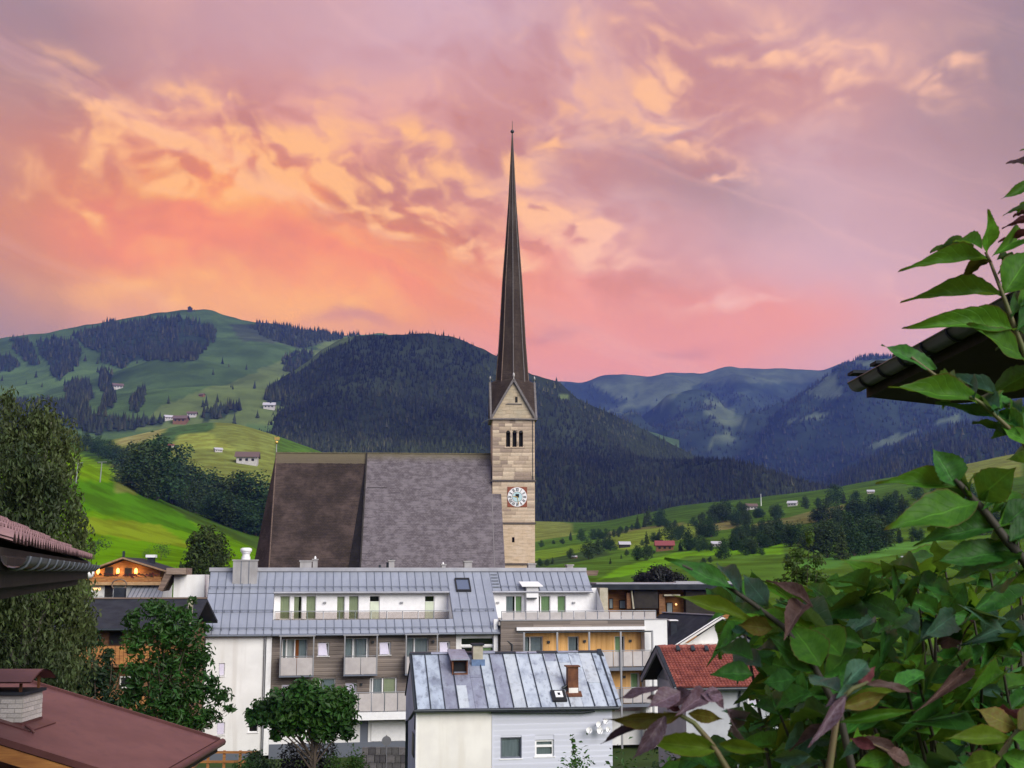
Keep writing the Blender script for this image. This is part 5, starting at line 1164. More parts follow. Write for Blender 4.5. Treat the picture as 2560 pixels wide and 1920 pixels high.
# ================================================================ red tiled house, dark roofed house, brown house
def tile_field(P, w, h, cols, rows, amp=.06, step=.05):
    """a field of clay tiles: waves across, steps down the slope; P(s, t, n) maps metres to a point."""
    per = 6; V, Fc = [], []; nx = cols * per + 1
    for r in range(rows):
        b = len(V)
        for e in (0, 1):
            for i in range(nx):
                a = i / per; n = amp * abs(math.sin(math.pi * a)) ** .8 + (step if e == 0 else 0)
                V.append(P(w * i / (nx - 1), h * (r + e) / rows, n))
        for i in range(nx - 1): Fc.append((b + i, b + i + 1, b + nx + i + 1, b + nx + i))
        if r < rows:
            b2 = len(V)
            for i in range(nx): V.append(P(w * i / (nx - 1), h * r / rows, -.01))
            for i in range(nx - 1): Fc.append((b2 + i, b2 + i + 1, b + i + 1, b + i))
    return V, Fc
def build_red_house():
    o = at(1690, 1800, 74); B = Fr(o.x, 74, 0, 9)
    ho = thing_fr('tiled_house', 'house with red clay tile roof and grey boarded gable', 'house', B)
    vE, vR = -.7, 3.1; q = B.uz(1690, 1722, vE); zE = q[1]; uA = q[0]; zR = B.z(1652, 1622, vR); k = (zR - zE) / (vR - vE); zs = lambda v: zE + k * (v - vE)
    uB = uA + 9.5; nrm = Vector((0, -k, 1)).normalized(); ln = math.hypot(vR - vE, zR - zE)
    P = lambda s, t, n: Vector((uA + s, vE + (vR - vE) * t / ln, zE + (zR - zE) * t / ln)) + nrm * (n + .08)
    V, Fc = tile_field(P, uB - uA, ln, 46, 17)
    ro = MB().slab([P(0, 0, -.1), P(uB - uA, 0, -.1), P(uB - uA, ln, -.1), P(0, ln, -.1)], -nrm * .14).slab([(uA, vR, zR), (uB, vR, zR), (uB, 2 * vR - vE, zE), (uA, 2 * vR - vE, zE)], (0, 0, -.14)).build('roof', M['soffit'], ho)
    t = link('tile', np_mesh('tile', V, Fc, M['redtile']), ro); t['kind'] = 'stuff'
    for i in range(20):
        a = uA + (uB - uA) * i / 20; MB().tube([(a, vR, zR + .10), (a + (uB - uA) / 20 + .04, vR, zR + .12)], [.13, .15], 7).build('ridge_tile', M['redtile'], ro)
    for px in (1694, 1731, 1765):
        u, v, z = B.slope(px, 1632, zE, k, vE); MB().slab([Vector((u - .13, v - .13, z)) + nrm * .12, Vector((u + .13, v - .13, z)) + nrm * .12, Vector((u + .1, v + .13, z + .25)) + nrm * .12, Vector((u - .1, v + .13, z + .25)) + nrm * .12], nrm * .12).build('roof_vent', M['darkmetal'], ro)
    MB().tube([(uA - .2, vE - .12, zE - .05), (uB, vE - .12, zE - .05)], .1, 8).build('gutter', M['darkmetal'], ro)
    gw = pmat('grey_board', (.23, .24, .255), .8, (.17, .175, .19), 3, stretch=(4, 1, .4))
    back = 2 * vR - vE; x = uA
    for a, b in ((vE - .05, vR), (back + .05, vR)):
        MB().beam((x - .06, a, zE - .12), (x - .06, b, zR - .02), .12, .36, 0, (0, -k if a < vR else k, 1)).build('verge_board', gw, ro)
        MB().beam((x - .04, a, zE + .09), (x - .04, b, zR + .19), .24, .06, 0, (0, -k if a < vR else k, 1)).build('verge_tile', M['slate'], ro)
    gx = uA + .8; gv = vE + .7; zw = zs(gv) - .3
    MB().slab([(gx, gv, zw), (gx, vR, zR - .5), (gx, back - .7, zw)], (.15, 0, 0)).build('gable_board', gw, ho)
    w = MB().box(gx, uB - .5, gv, back - .7, 0, zw - .02).build('wall', pmat('grey_white_wall', (.42, .43, .45), .85, (.36, .37, .39), 1), ho)
    r = B.rect(1868, 1745, 1892, 1768, gv)
    f = MB().box(r[0], r[1], gv - .06, gv - .002, r[2], r[3]).build('window', M['white'], ho); MB().box(r[0] + .1, r[1] - .1, gv - .07, gv - .063, r[2] + .1, r[3] - .1).build('pane', M['blind'], f)
    MB().tube([(B.u(1850, 1760, gv), gv - .1, zE - .2), (B.u(1846, 1790, gv), gv - .12, zE - 1.2), (B.u(1846, 1820, gv), gv - .1, 0)], .06, 6).build('downpipe', M['darkmetal'], ho)
    for i in range(6): MB().beam((gx - .7, gv - .02, zw - .1 + .0), (gx - .7 + .001 + .7, gv - .02, zw - .1), .1, .14).build('rafter_end', M['soffit'], ho) if i == 0 else None
build_red_house()
def build_dark_house():
    o = at(1740, 1640, 118); B = Fr(o.x, 118, 0, 0)
    ho = thing_fr('dark_roofed_house', 'white gabled house with black roof and pale bargeboards behind the red tiles', 'house', B)
    # ridge runs back to the left; we see the left slope and the white gable
    zr = B.z(1805, 1540, 0); ur = B.u(1805, 1540, 0); ul, zl = B.uz(1662, 1632, 0); uR2 = 2 * ur - ul
    L = 9.0; sh = -4.6                               # the ridge recedes and leans left in plan
    a, b, c, d = Vector((ur, 0, zr)), Vector((ul, 0, zl)), Vector((ul + sh, L, zl)), Vector((ur + sh, L, zr))
    off = Vector((0, 0, -.22)); r = MB().slab([a, b, c, d], off).slab([a, (uR2, 0, zl), (uR2 + sh, L, zl), d], off); ro = r.build('roof', M['slate'], ho)
    MB().beam(a + Vector((0, -.05, -.15)), b + Vector((0, -.05, -.15)), .16, .5, 0, (0, -1, 0)).build('bargeboard', M['cream'], ro); MB().beam(a + Vector((0, -.06, -.15)), Vector((uR2, -.06, zl - .15)), .16, .5, 0, (0, -1, 0)).build('bargeboard', M['cream'], ro)
    MB().beam(a + Vector((0, -.12, .1)), b + Vector((0, -.12, .1)), .1, .08, 0, (0, -1, 0)).build('verge_strip', M['white'], ro)
    MB().beam(a + Vector((0, .1, .06)), d + Vector((0, 0, .06)), .3, .1).build('ridge_cap', M['ridgemetal'], ro)
    zb = B.z(1800, 1610, .8)
    MB().slab([(ul + 1.2, .8, zl + .1), (ur, .8, zr - .5), (uR2 - 1.2, .8, zl + .1)], (0, .2, 0)).build('gable_wall', M['plaster'], ho)
    w = MB().box(ul + 1.2, uR2 - 1.2, .85, L - .5, 0, zl + .08).build('wall', M['plaster'], ho)
    MB().box(B.u(1700, 1610, .2), uR2 - .6, .1, .84, zb - .12, zb + .1).build('balcony_beam', M['cream'], ho)
    for x0, x1 in ((1706, 1722), (1742, 1767), (1772, 1792), (1800, 1822)):
        q = B.rect(x0, 1613, x1, 1650, .7); f = MB().box(q[0], q[1], .72, .84, q[2], q[3]).build('window', M['white'], ho)
        MB().box(q[0] + .1, q[1] - .1, .70, .715, q[2] + .1, q[3] - .1).build('pane', pmat('reflecting_pane', (.03, .05, .03), .1), f)
    q = B.rect(1735, 1612, 1740, 1650, .3); MB().box(q[0], q[1], .3, .5, q[2], q[3]).build('balcony_post', M['white'], ho)
    # roof window box on the dark slope
    n = (b - a).cross(d - a).normalized(); n = -n if n.z < 0 else n
    T = B.M @ ray(1683, 1580); t = (a - B.c).dot(n) / T.dot(n); p = B.c + T * t; e1 = (b - a).normalized(); e2 = (d - a).normalized()
    bx = MB().box(p.x - .3, p.x + .32, p.y - .5, p.y + .9, p.z - .7, p.z + 1.1).build('roof_flue', M['slate'], ho); MB().box(p.x - .42, p.x + .44, p.y - .62, p.y + 1.0, p.z + 1.1, p.z + 1.19).build('flue_cap', M['white'], bx)
build_dark_house()
def build_brown_house():
    o = at(1660, 1560, 150); B = Fr(o.x, 150, 0, 2)
    ho = thing_fr('brown_house', 'long brown timber house with flat black roof', 'house', B)
    r = B.rect(1478, 1461, 1900, 1474, -1.5); MB().box(r[0], r[1], -1.5, 11, r[2], r[3]).build('roof', M['slate'], ho)
    MB().box(r[0] + 1, r[1], 2, 10.5, r[3], r[3] + .15).build('roof_edge', M['ridgemetal'], ho)
    MB().box(r[0] + .5, r[1] - .5, 1.2, 10.5, 0, r[2]).build('wall', M['orangewood'], ho)
    z0 = B.z(1600, 1530, 0)
    for x0, x1, y0, y1, m in ((1522, 1533, 1496, 1522, 'dark'), (1548, 1568, 1500, 1522, 'dark'), (1666, 1682, 1506, 1538, 'dark')):
        q = B.rect(x0, y0, x1, y1, 1.1); f = MB().box(q[0], q[1], 1.08, 1.19, q[2], q[3]).build('window', M['soffit'], ho); MB().box(q[0] + .1, q[1] - .1, 1.05, 1.075, q[2] + .1, q[3] - .1).build('pane', M['curtainb'], f)
    for x0, x1, y0, y1, v0, v1, m in ((1585, 1645, 1476, 1521, -.8, 1.1, 'soffit'), (1567, 1578, 1482, 1522, -.6, 1.1, 'wood'), (1648, 1662, 1486, 1535, -.6, 1.1, 'wood'), (1715, 1800, 1476, 1535, -.6, 1.1, 'soffit'), (1500, 1522, 1474, 1540, -.3, 1.1, 'wood')):
        q = B.rect(x0, y0, x1, y1, v0); MB().box(q[0], q[1], v0, v1, q[2], q[3]).build('timber_screen', M[m], ho)
    q = B.rect(1578, 1476, 1586, 1522, -.9); MB().slab([(q[0], -.9, q[3]), (q[0] + .15, -.9, q[3]), (q[1], -.9, q[2]), (q[1] - .2, -.9, q[2])], (0, .3, 0)).build('timber_brace', M['beige'], ho)
    q = B.rect(1660, 1486, 1700, 1490, -.9); MB().box(q[0], q[1], -1, 1, q[2], q[3]).build('lamp_shelf', M['beige'], ho)
    q = B.rect(1688, 1508, 1692, 1513, 1.0); MB().ball(((q[0] + q[1]) / 2, .95, q[2] + .1), .14, 8).build('wall_lamp', M['litpane'], ho)
    q = B.rect(1690, 1458, 1830, 1464, 6); MB().box(q[0], q[1], 6, 8, q[2], q[3] + .25).build('skylight_row', M['steel'], ho)
build_brown_house()
# ================================================================ chalet with lit lamps, left of the church
def build_chalet():
    o = at(312, 1460, 170); B = Fr(o.x, 170, 0, 5)
    ho = thing_fr('chalet', 'wooden chalet with glowing lamps and flowers along its balcony', 'chalet', B)
    ur, zr = B.uz(307, 1393, -1.2); ul, zl = B.uz(200, 1432, -1.2); u2, z2 = B.uz(418, 1427, -1.2)
    off = (0, 0, -.25); L = 12
    r = MB().slab([(ur, -1.2, zr), (ul, -1.2, zl), (ul, L, zl), (ur, L, zr)], off).slab([(ur, -1.2, zr), (u2, -1.2, z2), (u2, L, z2), (ur, L, zr)], off); ro = r.build('roof', M['slate'], ho)
    for a in ((ul, zl), (u2, z2)): MB().beam((ur, -1.3, zr - .1), (a[0], -1.3, a[1] - .1), .2, .55, 0, (0, -1, 0)).build('bargeboard', pmat('pale_bargeboard', (.33, .21, .12), .8, (.25, .15, .08), 3), ro)
    zb = B.z(312, 1442, 0); zb0 = B.z(312, 1458, 0)
    MB().slab([(ul + 1.3, 0, zb0), (u2 - 1.2, 0, zb0), (u2 - 1.2, 0, z2 + .0), (ur, 0, zr - .4), (ul + 1.3, 0, zl + .0)], (0, 10, 0)).build('upper_wall', M['orangewood'], ho)
    MB().box(ul + 1.4, u2 - 1.3, .05, 10, 0, zb0 - .01).build('lower_wall', M['plaster'], ho)
    for i in range(18):                               # boarded balcony front
        a, b = ul + .8 + (u2 - ul - 1.6) * i / 18, ul + .8 + (u2 - ul - 1.6) * (i + 1) / 18 - .03; MB().box(a, b, -1.05, -1.0, zb0 + .25, zb - .15).build('balcony_board', M['orangewood'], ho)
    MB().box(ul + .6, u2 - .6, -1.15, -.003, zb0 - .25, zb0 + .2).build('balcony_floor', pmat('pale_wood', (.46, .28, .14), .8, (.38, .22, .10), 3), ho)
    MB().box(ul + .7, u2 - .7, -1.1, -.96, zb - .13, zb - .02).build('handrail', M['orangewood'], ho)
    fl = MB(); g = random.Random(3)
    for i in range(60):
        c = (g.uniform(ul + 1, u2 - 1), g.uniform(-1.25, -.95), zb + g.uniform(-.05, .4)); s = g.uniform(.12, .3); fl.add([(c[0] - s, c[1], c[2]), (c[0] + s, c[1], c[2] - s * .4), (c[0], c[1] - s, c[2] + s), (c[0], c[1] + s, c[2])], [(0, 1, 2), (0, 2, 3), (1, 3, 2)])
    fl.build('flowers', M['flowers'], ho)
    for px in (247, 296, 341):
        x, z = B.uz(px, 1428, 0); m = MB().ball((x, -.3, z), .24, 8, 0, 1.9); m.build('lamp', M['lamp'], ho)
        pl = bpy.data.lights.new('lamp_light', 'POINT'); pl.energy = 40; pl.color = (1, .55, .2); pl.shadow_soft_size = .3; lo = bpy.data.objects.new('lamp_light', pl); COL.objects.link(lo); lo.parent = ho; lo.location = (x, -.8, z)
    for x0, x1, y0, y1 in ((262, 283, 1418, 1440), (312, 330, 1420, 1440)):
        q = B.rect(x0, y0, x1, y1, 0); f = MB().box(q[0], q[1], -.12, -.004, q[2], q[3]).build('window', M['soffit'], ho); MB().box(q[0] + .15, q[1] - .15, -.14, -.125, q[2] + .15, q[3] - .15).build('pane', M['dark'], f)
    q = B.rect(228, 1466, 258, 1490, 0); f = MB().box(q[0], q[1], -.06, .045, q[2], q[3]).build('window', M['cream'], ho); MB().box(q[0] + .2, q[0] + 1.3, -.09, -.065, q[2] + .8, q[3] - .2).build('pane', M['litpane'], f)
    q = B.rect(262, 1462, 282, 1492, 0); MB().box(q[0], q[1], -.05, .045, q[2], q[3]).build('door', M['soffit'], ho)
    q = B.rect(284, 1470, 310, 1500, -2.5); MB().box(q[0], q[1], -2.5, -1.2, 0, q[3]).build('porch', M['slate'], ho)
    c = B.uz(298, 1462, -2); MB().tube([(c[0] + 1.0 * math.cos(a), -2, c[1] + .75 * math.sin(a)) for a in np.linspace(0, 6.283, 17)], .1, 5).build('wrought_ring', M['oldwood'], ho)
    x0, z0 = B.uz(316, 1498, -4); x1, z1 = B.uz(402, 1498, -4); zt = B.z(350, 1466, -2)
    lr = MB().slab([(x0, -4, z0), (x1, -4, z0), (x1 - .3, 0, zt), (x0, 0, zt)], (0, 0, -.15)).build('lean_to_roof', M['metalroof'], ho)
    for i in range(8): x = x0 + (x1 - x0) * i / 8; MB().beam((x, -4, z0 + .03), (x, 0, zt + .03), .08, .08).build('seam', M['seam'], lr)
    MB().box(x0 + .3, x1 - .3, -3.6, 0, 0, z0 - .2).build('lean_to_wall', M['plaster'], ho)
    q = B.rect(368, 1385, 385, 1410, 6); c = MB().box(q[0], q[1], 6, 7, q[2] - 2, q[3] - .5).build('chimney', M['slate'], ho); MB().box(q[0] - .2, q[1] + .2, 5.8, 7.2, q[3] - .5, q[3] - .1).build('chimney_cap', M['white'], c)
    q = B.rect(306, 1378, 311, 1392, 5); MB().box(q[0], q[1], 5, 5.4, q[2] - 1, q[3]).build('flue', M['darkmetal'], ho)
build_chalet()
t = thing('street_lamp', 'round white globe lamp in front of the chalet balcony', 'lamp', (0, 0, 0)); p = at(222, 1433, 120)
MB().ball(p, .55, 10).build('globe', M['white'], t); MB().tube([(p.x, p.y, p.z - .5), (p.x, p.y, 0)], .06, 6).build('pole', M['darkmetal'], t)
def build_slate_house():
    o = at(360, 1700, 82); B = Fr(o.x, 82, 0, 6)
    ho = thing_fr('slate_house', 'wooden house with dark slate roof half hidden behind trees', 'house', B)
    z0, zt = B.z(360, 1570, -1.2), B.z(360, 1497, 5); u0, u1 = B.u(120, 1560, -1.2), B.u(482, 1560, -1.2)
    ro = MB().slab([(u0, -1.2, z0), (u1, -1.2, z0), (u1, 5, zt), (u0, 5, zt)], (0, 0, -.2)).slab([(u0, 5, zt), (u1, 5, zt), (u1, 11, z0), (u0, 11, z0)], (0, 0, -.2)).build('roof', M['slate'], ho)
    MB().box(u0, u1, 4.85, 5.15, zt, zt + .1).build('ridge_cap', M['oldwood'], ro); MB().tube([(u0, -1.3, z0 - .1), (u1, -1.3, z0 - .1)], .09, 6).build('gutter', M['darkmetal'], ro)
    MB().box(u0 + .6, u1 - .8, .0, 10, 0, z0 - .05).build('wall', M['wood'], ho)
    bs = B.z(300, 1612, -1), B.z(300, 1660, -1)
    for y0, y1 in ((1615, 1660), (1735, 1770)):
        za, zb = B.z(300, y1, -1.1), B.z(300, y0, -1.1)
        for i in range(30):
            a, b = u0 + .5 + (u1 - u0 - 1.5) * i / 30, u0 + .5 + (u1 - u0 - 1.5) * (i + 1) / 30 - .03; MB().box(a, b, -1.12, -1.06, za, zb).build('balcony_board', M['orangewood'], ho)
        MB().box(u0 + .5, u1 - 1, -1.2, -.003, za - .2, za - .01).build('balcony_floor', M['wood'], ho)
    for x0, x1, y0, y1 in ((274, 305, 1580, 1612), (200, 232, 1585, 1612), (330, 360, 1585, 1612), (300, 330, 1690, 1720), (210, 240, 1690, 1720)):
        q = B.rect(x0, y0, x1, y1, 0); f = MB().box(q[0], q[1], -.1, -.004, q[2], q[3]).build('window', M['cream'] if x0 in (200, 300) else M['soffit'], ho); MB().box(q[0] + .1, q[1] - .1, -.12, -.105, q[2] + .1, q[3] - .1).build('pane', M['dark'], f)
    MB().box(B.u(225, 1470, -1) , B.u(225, 1470, -1) + .1, 0, .1, 0, 1).build('post', M['wood'], ho)
    q = B.rect(472, 1495, 482, 1530, -1.6); MB().box(q[0], q[1], -1.9, -1.5, B.z(470, 1560, -1.5), q[3]).build('chimney', M['beige'], ho)
build_slate_house()
# ================================================================ neighbouring roofs close to the camera
def build_tile_eave():
    A, Bp = Vector((-3.55, 8.4, 14.13)), Vector((-7.0, 20.0, 14.13)); d = (Bp - A).normalized(); n = Vector((-d.y, d.x, 0)); L = (Bp - A).length
    ho = thing('tiled_house', 'neighbouring house corner with mauve clay tile eave and dark gutter', 'house', A, math.atan2(d.y, d.x))
    # local frame: x along the eave away from the camera, y = up the slope (to the left), z up
    k = .43; ln = .36; nc = 8; cs = 1 / math.hypot(1, k)
    tw = L / 46
    m = MB(); prof = []
    for i in range(7):
        a = i / 6; prof.append((a * tw, .055 * math.sin(math.pi * min(1, a / .72)) if a < .72 else -.012 * math.sin(math.pi * (a - .72) / .28)))
    V = []; 
    for e, lift in ((0, .055), (ln / cs * .0 + ln + .05, .0)):
        for x, h in prof: V.append((x, e * cs, e * k * cs + h + lift))
        for x, h in prof: V.append((x, e * cs, e * k * cs + h + lift - .022))
    q = len(prof); Fc = [(i, i + 1, 2 * q + i + 1, 2 * q + i) for i in range(q - 1)] + [(q + i, i, i + 1, q + i + 1)[::-1] for i in range(q - 1)] + [(q + i, 3 * q + i, 3 * q + i + 1, q + i + 1) for i in range(q - 1)]
    me = MB().add(V, Fc, 0, False).mesh('tile', M['tile'])
    cnt = 0; g = random.Random(5)
    tm = [M['tile']]
    for r in range(6):
        for c in range(46):
            if r > 2 and c < 8: continue
            link('tile', me, ho, (c * tw, r * ln * cs - .08, r * ln * k * cs + .05 + g.uniform(-.006, .006)), (0, 0, g.uniform(-.012, .012))); cnt += 1
    MB().slab([(0, -.05, -.03), (L, -.05, -.03), (L, 3.5, 3.55 * k - .03), (0, 3.5, 3.55 * k - .03)], (0, 0, -.10)).build('roof_deck', M['soffit'], ho)
    # half round gutter with brackets and joints
    gt = MB(); n8 = 8; R = .085
    ring = [(-.10 + R * math.cos(math.pi + math.pi * i / n8), R * math.sin(math.pi + math.pi * i / n8)) for i in range(n8 + 1)]
    vs = [(x, y, z - .02) for x in (-.1, L + .75) for y, z in ring]
    gt.add(vs, [(i, i + 1, n8 + 2 + i, n8 + 1 + i) for i in range(n8)], 0, True); gt.add(vs[n8 + 1:], [tuple(range(n8 + 1))]); go = gt.build('gutter', M['darkmetal'], ho)
    for i in range(15):
        x = L * i / 14 + .1; pts = [(x, -.10 + (R + .008) * math.cos(math.pi + math.pi * j / 8), -.02 + (R + .008) * math.sin(math.pi + math.pi * j / 8)) for j in range(9)]; MB().tube(pts, .012, 5).build('gutter_bracket', M['seam'], go)
    MB().box(-.1, L + .05, -.01, .03, -.24, .04).build('fascia', M['soffit'], ho)
    MB().slab([(-.1, .03, -.22), (L, .03, -.22), (L, 1.0, -.22), (-.1, 1.0, -.22)], (0, 0, -.02)).build('soffit', M['soffit'], ho)
    MB().slab([(-.1, .10, -.241), (L - .4, .10, -.241), (L - .75, .10, -.33), (-.1, .10, -.34)], (0, .14, 0)).build('purlin', M['soffit'], ho)
    MB().box(-.5, L - 5.5, .9, 5.0, -14, -.24).build('wall', M['wood'], ho)
    MB().slab([(L + .0, -.05, -.03), (L + .05, -.05, -.03), (L + .05, 3.2, 3.2 * k), (L, 3.2, 3.2 * k)], (0, 0, .06)).build('verge', M['seam'], ho)
build_tile_eave()
def build_red_roof():
    X, zE, YA, YB = -5.97, 10.70, 19.2, 24.0
    p = at(543, 1850, YB); q = at(364, 1959, YA); zE = p.z; X = p.x
    ho = thing('red_roofed_house', 'low house with broad red brown metal roof and white brick chimney', 'house', (X, YA, zE))
    far = at(0, 1683, YB); k = (far.z - zE) / (X - far.x); W = 7.5; nrm = Vector((k, 0, 1)).normalized(); D = YB - YA
    P = lambda x, y, n=0.0: Vector((-x, y, k * x)) + nrm * n
    # sheets with faint seams
    n = 1
    for i in range(n):
        a, b = W * i / n, W * (i + 1) / n
        m = MB().slab([P(a, 0), P(b, 0), P(b, D), P(a, D)], -nrm * .03); m.build('roof_sheet', M['redroof'], ho)
    ro = MB().slab([P(0, .02, -.035), P(W, .02, -.035), P(W, D - .02, -.035), P(0, D - .02, -.035)], -nrm * .12).build('roof_deck', M['soffit'], ho)
    MB().slab([P(-.04, D - .01, -.04), P(W, D - .01, -.04), P(W, D + .05, -.04), P(-.04, D + .05, -.04)], nrm * .09).build('verge_trim', M['redtrim'], ro)
    MB().slab([P(-.04, -.05, -.06), P(W, -.05, -.06), P(W, .0, -.06), P(-.04, .0, -.06)], nrm * .10).build('verge_trim', M['redtrim'], ro)
    MB().slab([P(.0, -.03, -.30), P(W, -.03, -.30), P(W, .03, -.30), P(.0, .03, -.30)], nrm * .22).build('bargeboard', M['orangewood'], ro)
    MB().tube([(.08, -.1, -.05), (.08, D + .1, -.05)], .07, 8).build('gutter', M['redtrim'], ro)
    MB().box(-.25, .02, .02, D - .02, -.22, -.05).build('fascia', M['soffit'], ro)
    MB().box(-W, -.9, .7, D - .6, -11.2, k * .9 - .3).build('wall', M['wood'], ho)
    # chimney: white bricks, red sheet foot, curved hood
    c = at(24, 1815, 20.8); cx = X - c.x; cy = c.y - YA; w, dd = .62, .5
    px_b = at(100, 1725, c.y - dd)
    x0, x1 = cx - .36, cx + 1.2; y0, y1 = cy - .42, cy + .42
    z0 = k * (x0 + x1) / 2; zt = at(60, 1738, c.y - .4).z - zE; zfoot = at(60, 1806, c.y - .4).z - zE
    ch = MB().box(-x1, -x0, y0, y1, z0 - .3, zt).build('chimney', M['mortar'], ho)
    bm = unit_box('lightbrick'); bh = .075; rows = int((zt - zfoot) / bh); g = random.Random(1)
    for r in range(rows):
        z = zfoot + r * bh; off = .12 * (r % 2)
        for (face, a0, a1) in ((0, -x1, -x0), (1, y0, y1)):
            a = a0 - off
            while a < a1 - .02:
                s, e = max(a, a0), min(a + .24, a1)
                if e - s > .03:
                    t = g.uniform(.008, .016)
                    if face == 0: link('brick', bm, ch, (s + .006, y0 - t, z + .005), None, (e - s - .012, t, bh - .012))
                    else: link('brick', bm, ch, (-x0, s + .006, z + .005), None, (t, e - s - .012, bh - .012))
                a += .24
    MB().box(-x1 - .02, -x0 + .02, y0 - .02, y1 + .02, z0 - .3, zfoot).slab([P(x0 - .22, y0 - .2, .004), P(x1 + .1, y0 - .2, .004), P(x1 + .1, y1 + .1, .004), P(x0 - .22, y1 + .1, .004)], nrm * .02).build('sheet_foot', M['redtrim'], ch)
    MB().box(-x1 - .05, -x0 + .05, y0 - .05, y1 + .05, zt, zt + .05).build('cap_slab', M['slate'], ch)
    zh = zt + .2; hood = MB(); pts = [(-x1 - .12 + (x1 - x0 + .24) * i / 8, .10 + .14 * math.sin(math.pi * (.15 + .55 * i / 8))) for i in range(9)]
    pts = [(y0 - .12 + (y1 - y0 + .24) * i / 10, zh + .17 * math.sin(math.pi * i / 10)) for i in range(11)]
    vs = [(x, y, z) for x in (-x1 - .15, -x0 + .17) for y, z in pts]; hood.add(vs, [(i, i + 1, 12 + i, 11 + i) for i in range(10)], 0, True)
    vs2 = [(x, y, z + .025) for x, y, z in vs]; hood.add(vs2, [(i, i + 1, 12 + i, 11 + i) for i in range(10)], 0, True); hood.build('hood', M['redroof'], ch)
    for x in (-x1 + .06, -(x0 + x1) / 2, -x0 - .06):
        for y in (y0 + .04, y1 - .04): MB().box(x - .02, x + .02, y - .02, y + .02, zt + .05, zh + .06).build('hood_leg', M['rust'], ch)
    MB().tube([P(x0 - .1, y0 - .1, .06), P(x0 - .25, y0 - .22, .06), P(x0 - .3, y0 - .22, .02)], .025, 6).build('drain_pipe', M['redtrim'], ho)
build_red_roof()
def build_dark_eave():
    X, z = 4.8, 0; far = at(2168, 958, 16.4); near = at(2572, 738, 11.2)
    z = far.z; X = far.x; nx = near.x
    d = Vector((near.x - far.x, near.y - far.y, 0)); L = d.length * 1.35; ang = math.atan2(d.y, d.x)
    ho = thing('dark_eave_house', 'black overhanging eave of a neighbouring house with heavy gutter', 'house', far, ang)
    # local: x along the eave towards the camera, y to the right of it seen outwards (up the roof), z up
    k = .42; n8 = 10; R = .125
    ring = [(-.14 + R * math.cos(math.pi + math.pi * i / n8), R * math.sin(math.pi + math.pi * i / n8)) for i in range(n8 + 1)]
    vs = [(x, y, zz) for x in (0, L) for y, zz in ring]; g = MB().add(vs, [(i, i + 1, n8 + 2 + i, n8 + 1 + i) for i in range(n8)], 0, True).add(vs[:n8 + 1], [tuple(range(n8 + 1))]); go = g.build('gutter', M['darkmetal'], ho)
    for i in range(8):
        x = .55 + .8 * i; MB().tube([(x, -.14 + (R + .01) * math.cos(math.pi + math.pi * j / 8), (R + .01) * math.sin(math.pi + math.pi * j / 8)) for j in range(9)], .016, 5).build('gutter_bracket', M['black'], go)
    MB().tube([(0, -.14 - R, .0), (L, -.14 - R, 0)], .013, 6).build('gutter_bead', M['darkmetal'], go)
    MB().slab([(-.12, -.05, .06), (L, -.05, .06), (L, 5, .06 + 5.05 * k), (-.12, 5, .06 + 5.05 * k)], (0, 0, .06)).build('roof', M['slate'], ho)
    for r in range(3):
        for c in range(3):
            MB().box(-.17 + .0, .12, -.22 + .32 * r, .11 + .32 * r, .125 + .32 * k * r, .165 + .32 * k * r).build('roof_tile', M['slate'], ho) if c == 0 else None
    MB().box(-.02, L, -.01, .04, -.20, .05).build('fascia', M['soffit'], ho)
    MB().slab([(.0, .04, -.2), (L, .04, -.2), (L, .9, -.34), (.25, .9, -.34)], (0, 0, .03)).build('soffit', M['soffit'], ho)
    MB().slab([(.0, .04, .04), (.0, .9, .04 + .86 * k), (.25, .9, -.34), (.0, .04, -.2)], (.06, 0, 0)).build('eave_end', M['soffit'], ho)
    MB().slab([(.25, .9, -.34), (L, .9, -.34), (L, 2.5, -.34), (1.6, 2.5, -.34)], (0, 0, .03)).build('soffit', M['soffit'], ho)
    MB().box(.3, L, 2.3, 5, -6, 1.15).build('wall', M['wood'], ho)
    MB().box(2.4, 2.6, 1.3, 2.3, -.55, -.35).build('bracket', M['rust'], ho)
build_dark_eave()
# ================================================================ trees
def leaf_cloud(n, lobes, size, seed, flat=.5, droop=0.0, wid=.5, shell=.55):
    """many separate leaf faces spread through the volume of a crown; lobes = (x, y, z, rx, ry, rz)."""
    g = np.random.default_rng(seed); L = np.array(lobes, float); vol = L[:, 3] * L[:, 4] * L[:, 5]; w = vol ** .8; k = g.choice(len(L), n, p=w / w.sum())
    d = g.normal(size=(n, 3)); d /= np.linalg.norm(d, axis=1)[:, None]; r = g.uniform(0, 1, n) ** (shell * .6); C = L[k, :3] + d * r[:, None] * L[k, 3:] * (1 + .15 * g.normal(size=(n, 1)))
    nrm = d * (1 - flat) + g.normal(size=(n, 3)) * .55 + np.array([0, 0, .35 - droop * .3]); nrm /= np.linalg.norm(nrm, axis=1)[:, None]
    t = g.normal(size=(n, 3)); t[:, 2] -= droop * 3; t -= nrm * (t * nrm).sum(1)[:, None]; t /= np.linalg.norm(t, axis=1)[:, None] + 1e-9; b = np.cross(nrm, t)
    s = size * g.uniform(.55, 1.35, n)[:, None]
    V = np.stack([C - t * s, C + b * s * wid + nrm * s * .15, C + t * s - nrm * s * .12, C - b * s * wid + nrm * s * .15], 1).reshape(-1, 3)
    return V, np.arange(4 * n).reshape(n, 4)
def crown_mesh(name, n, lobes, size, seed, mat, **kw): V, Fc = leaf_cloud(n, lobes, size, seed, **kw); return np_mesh(name, V, Fc, mat)
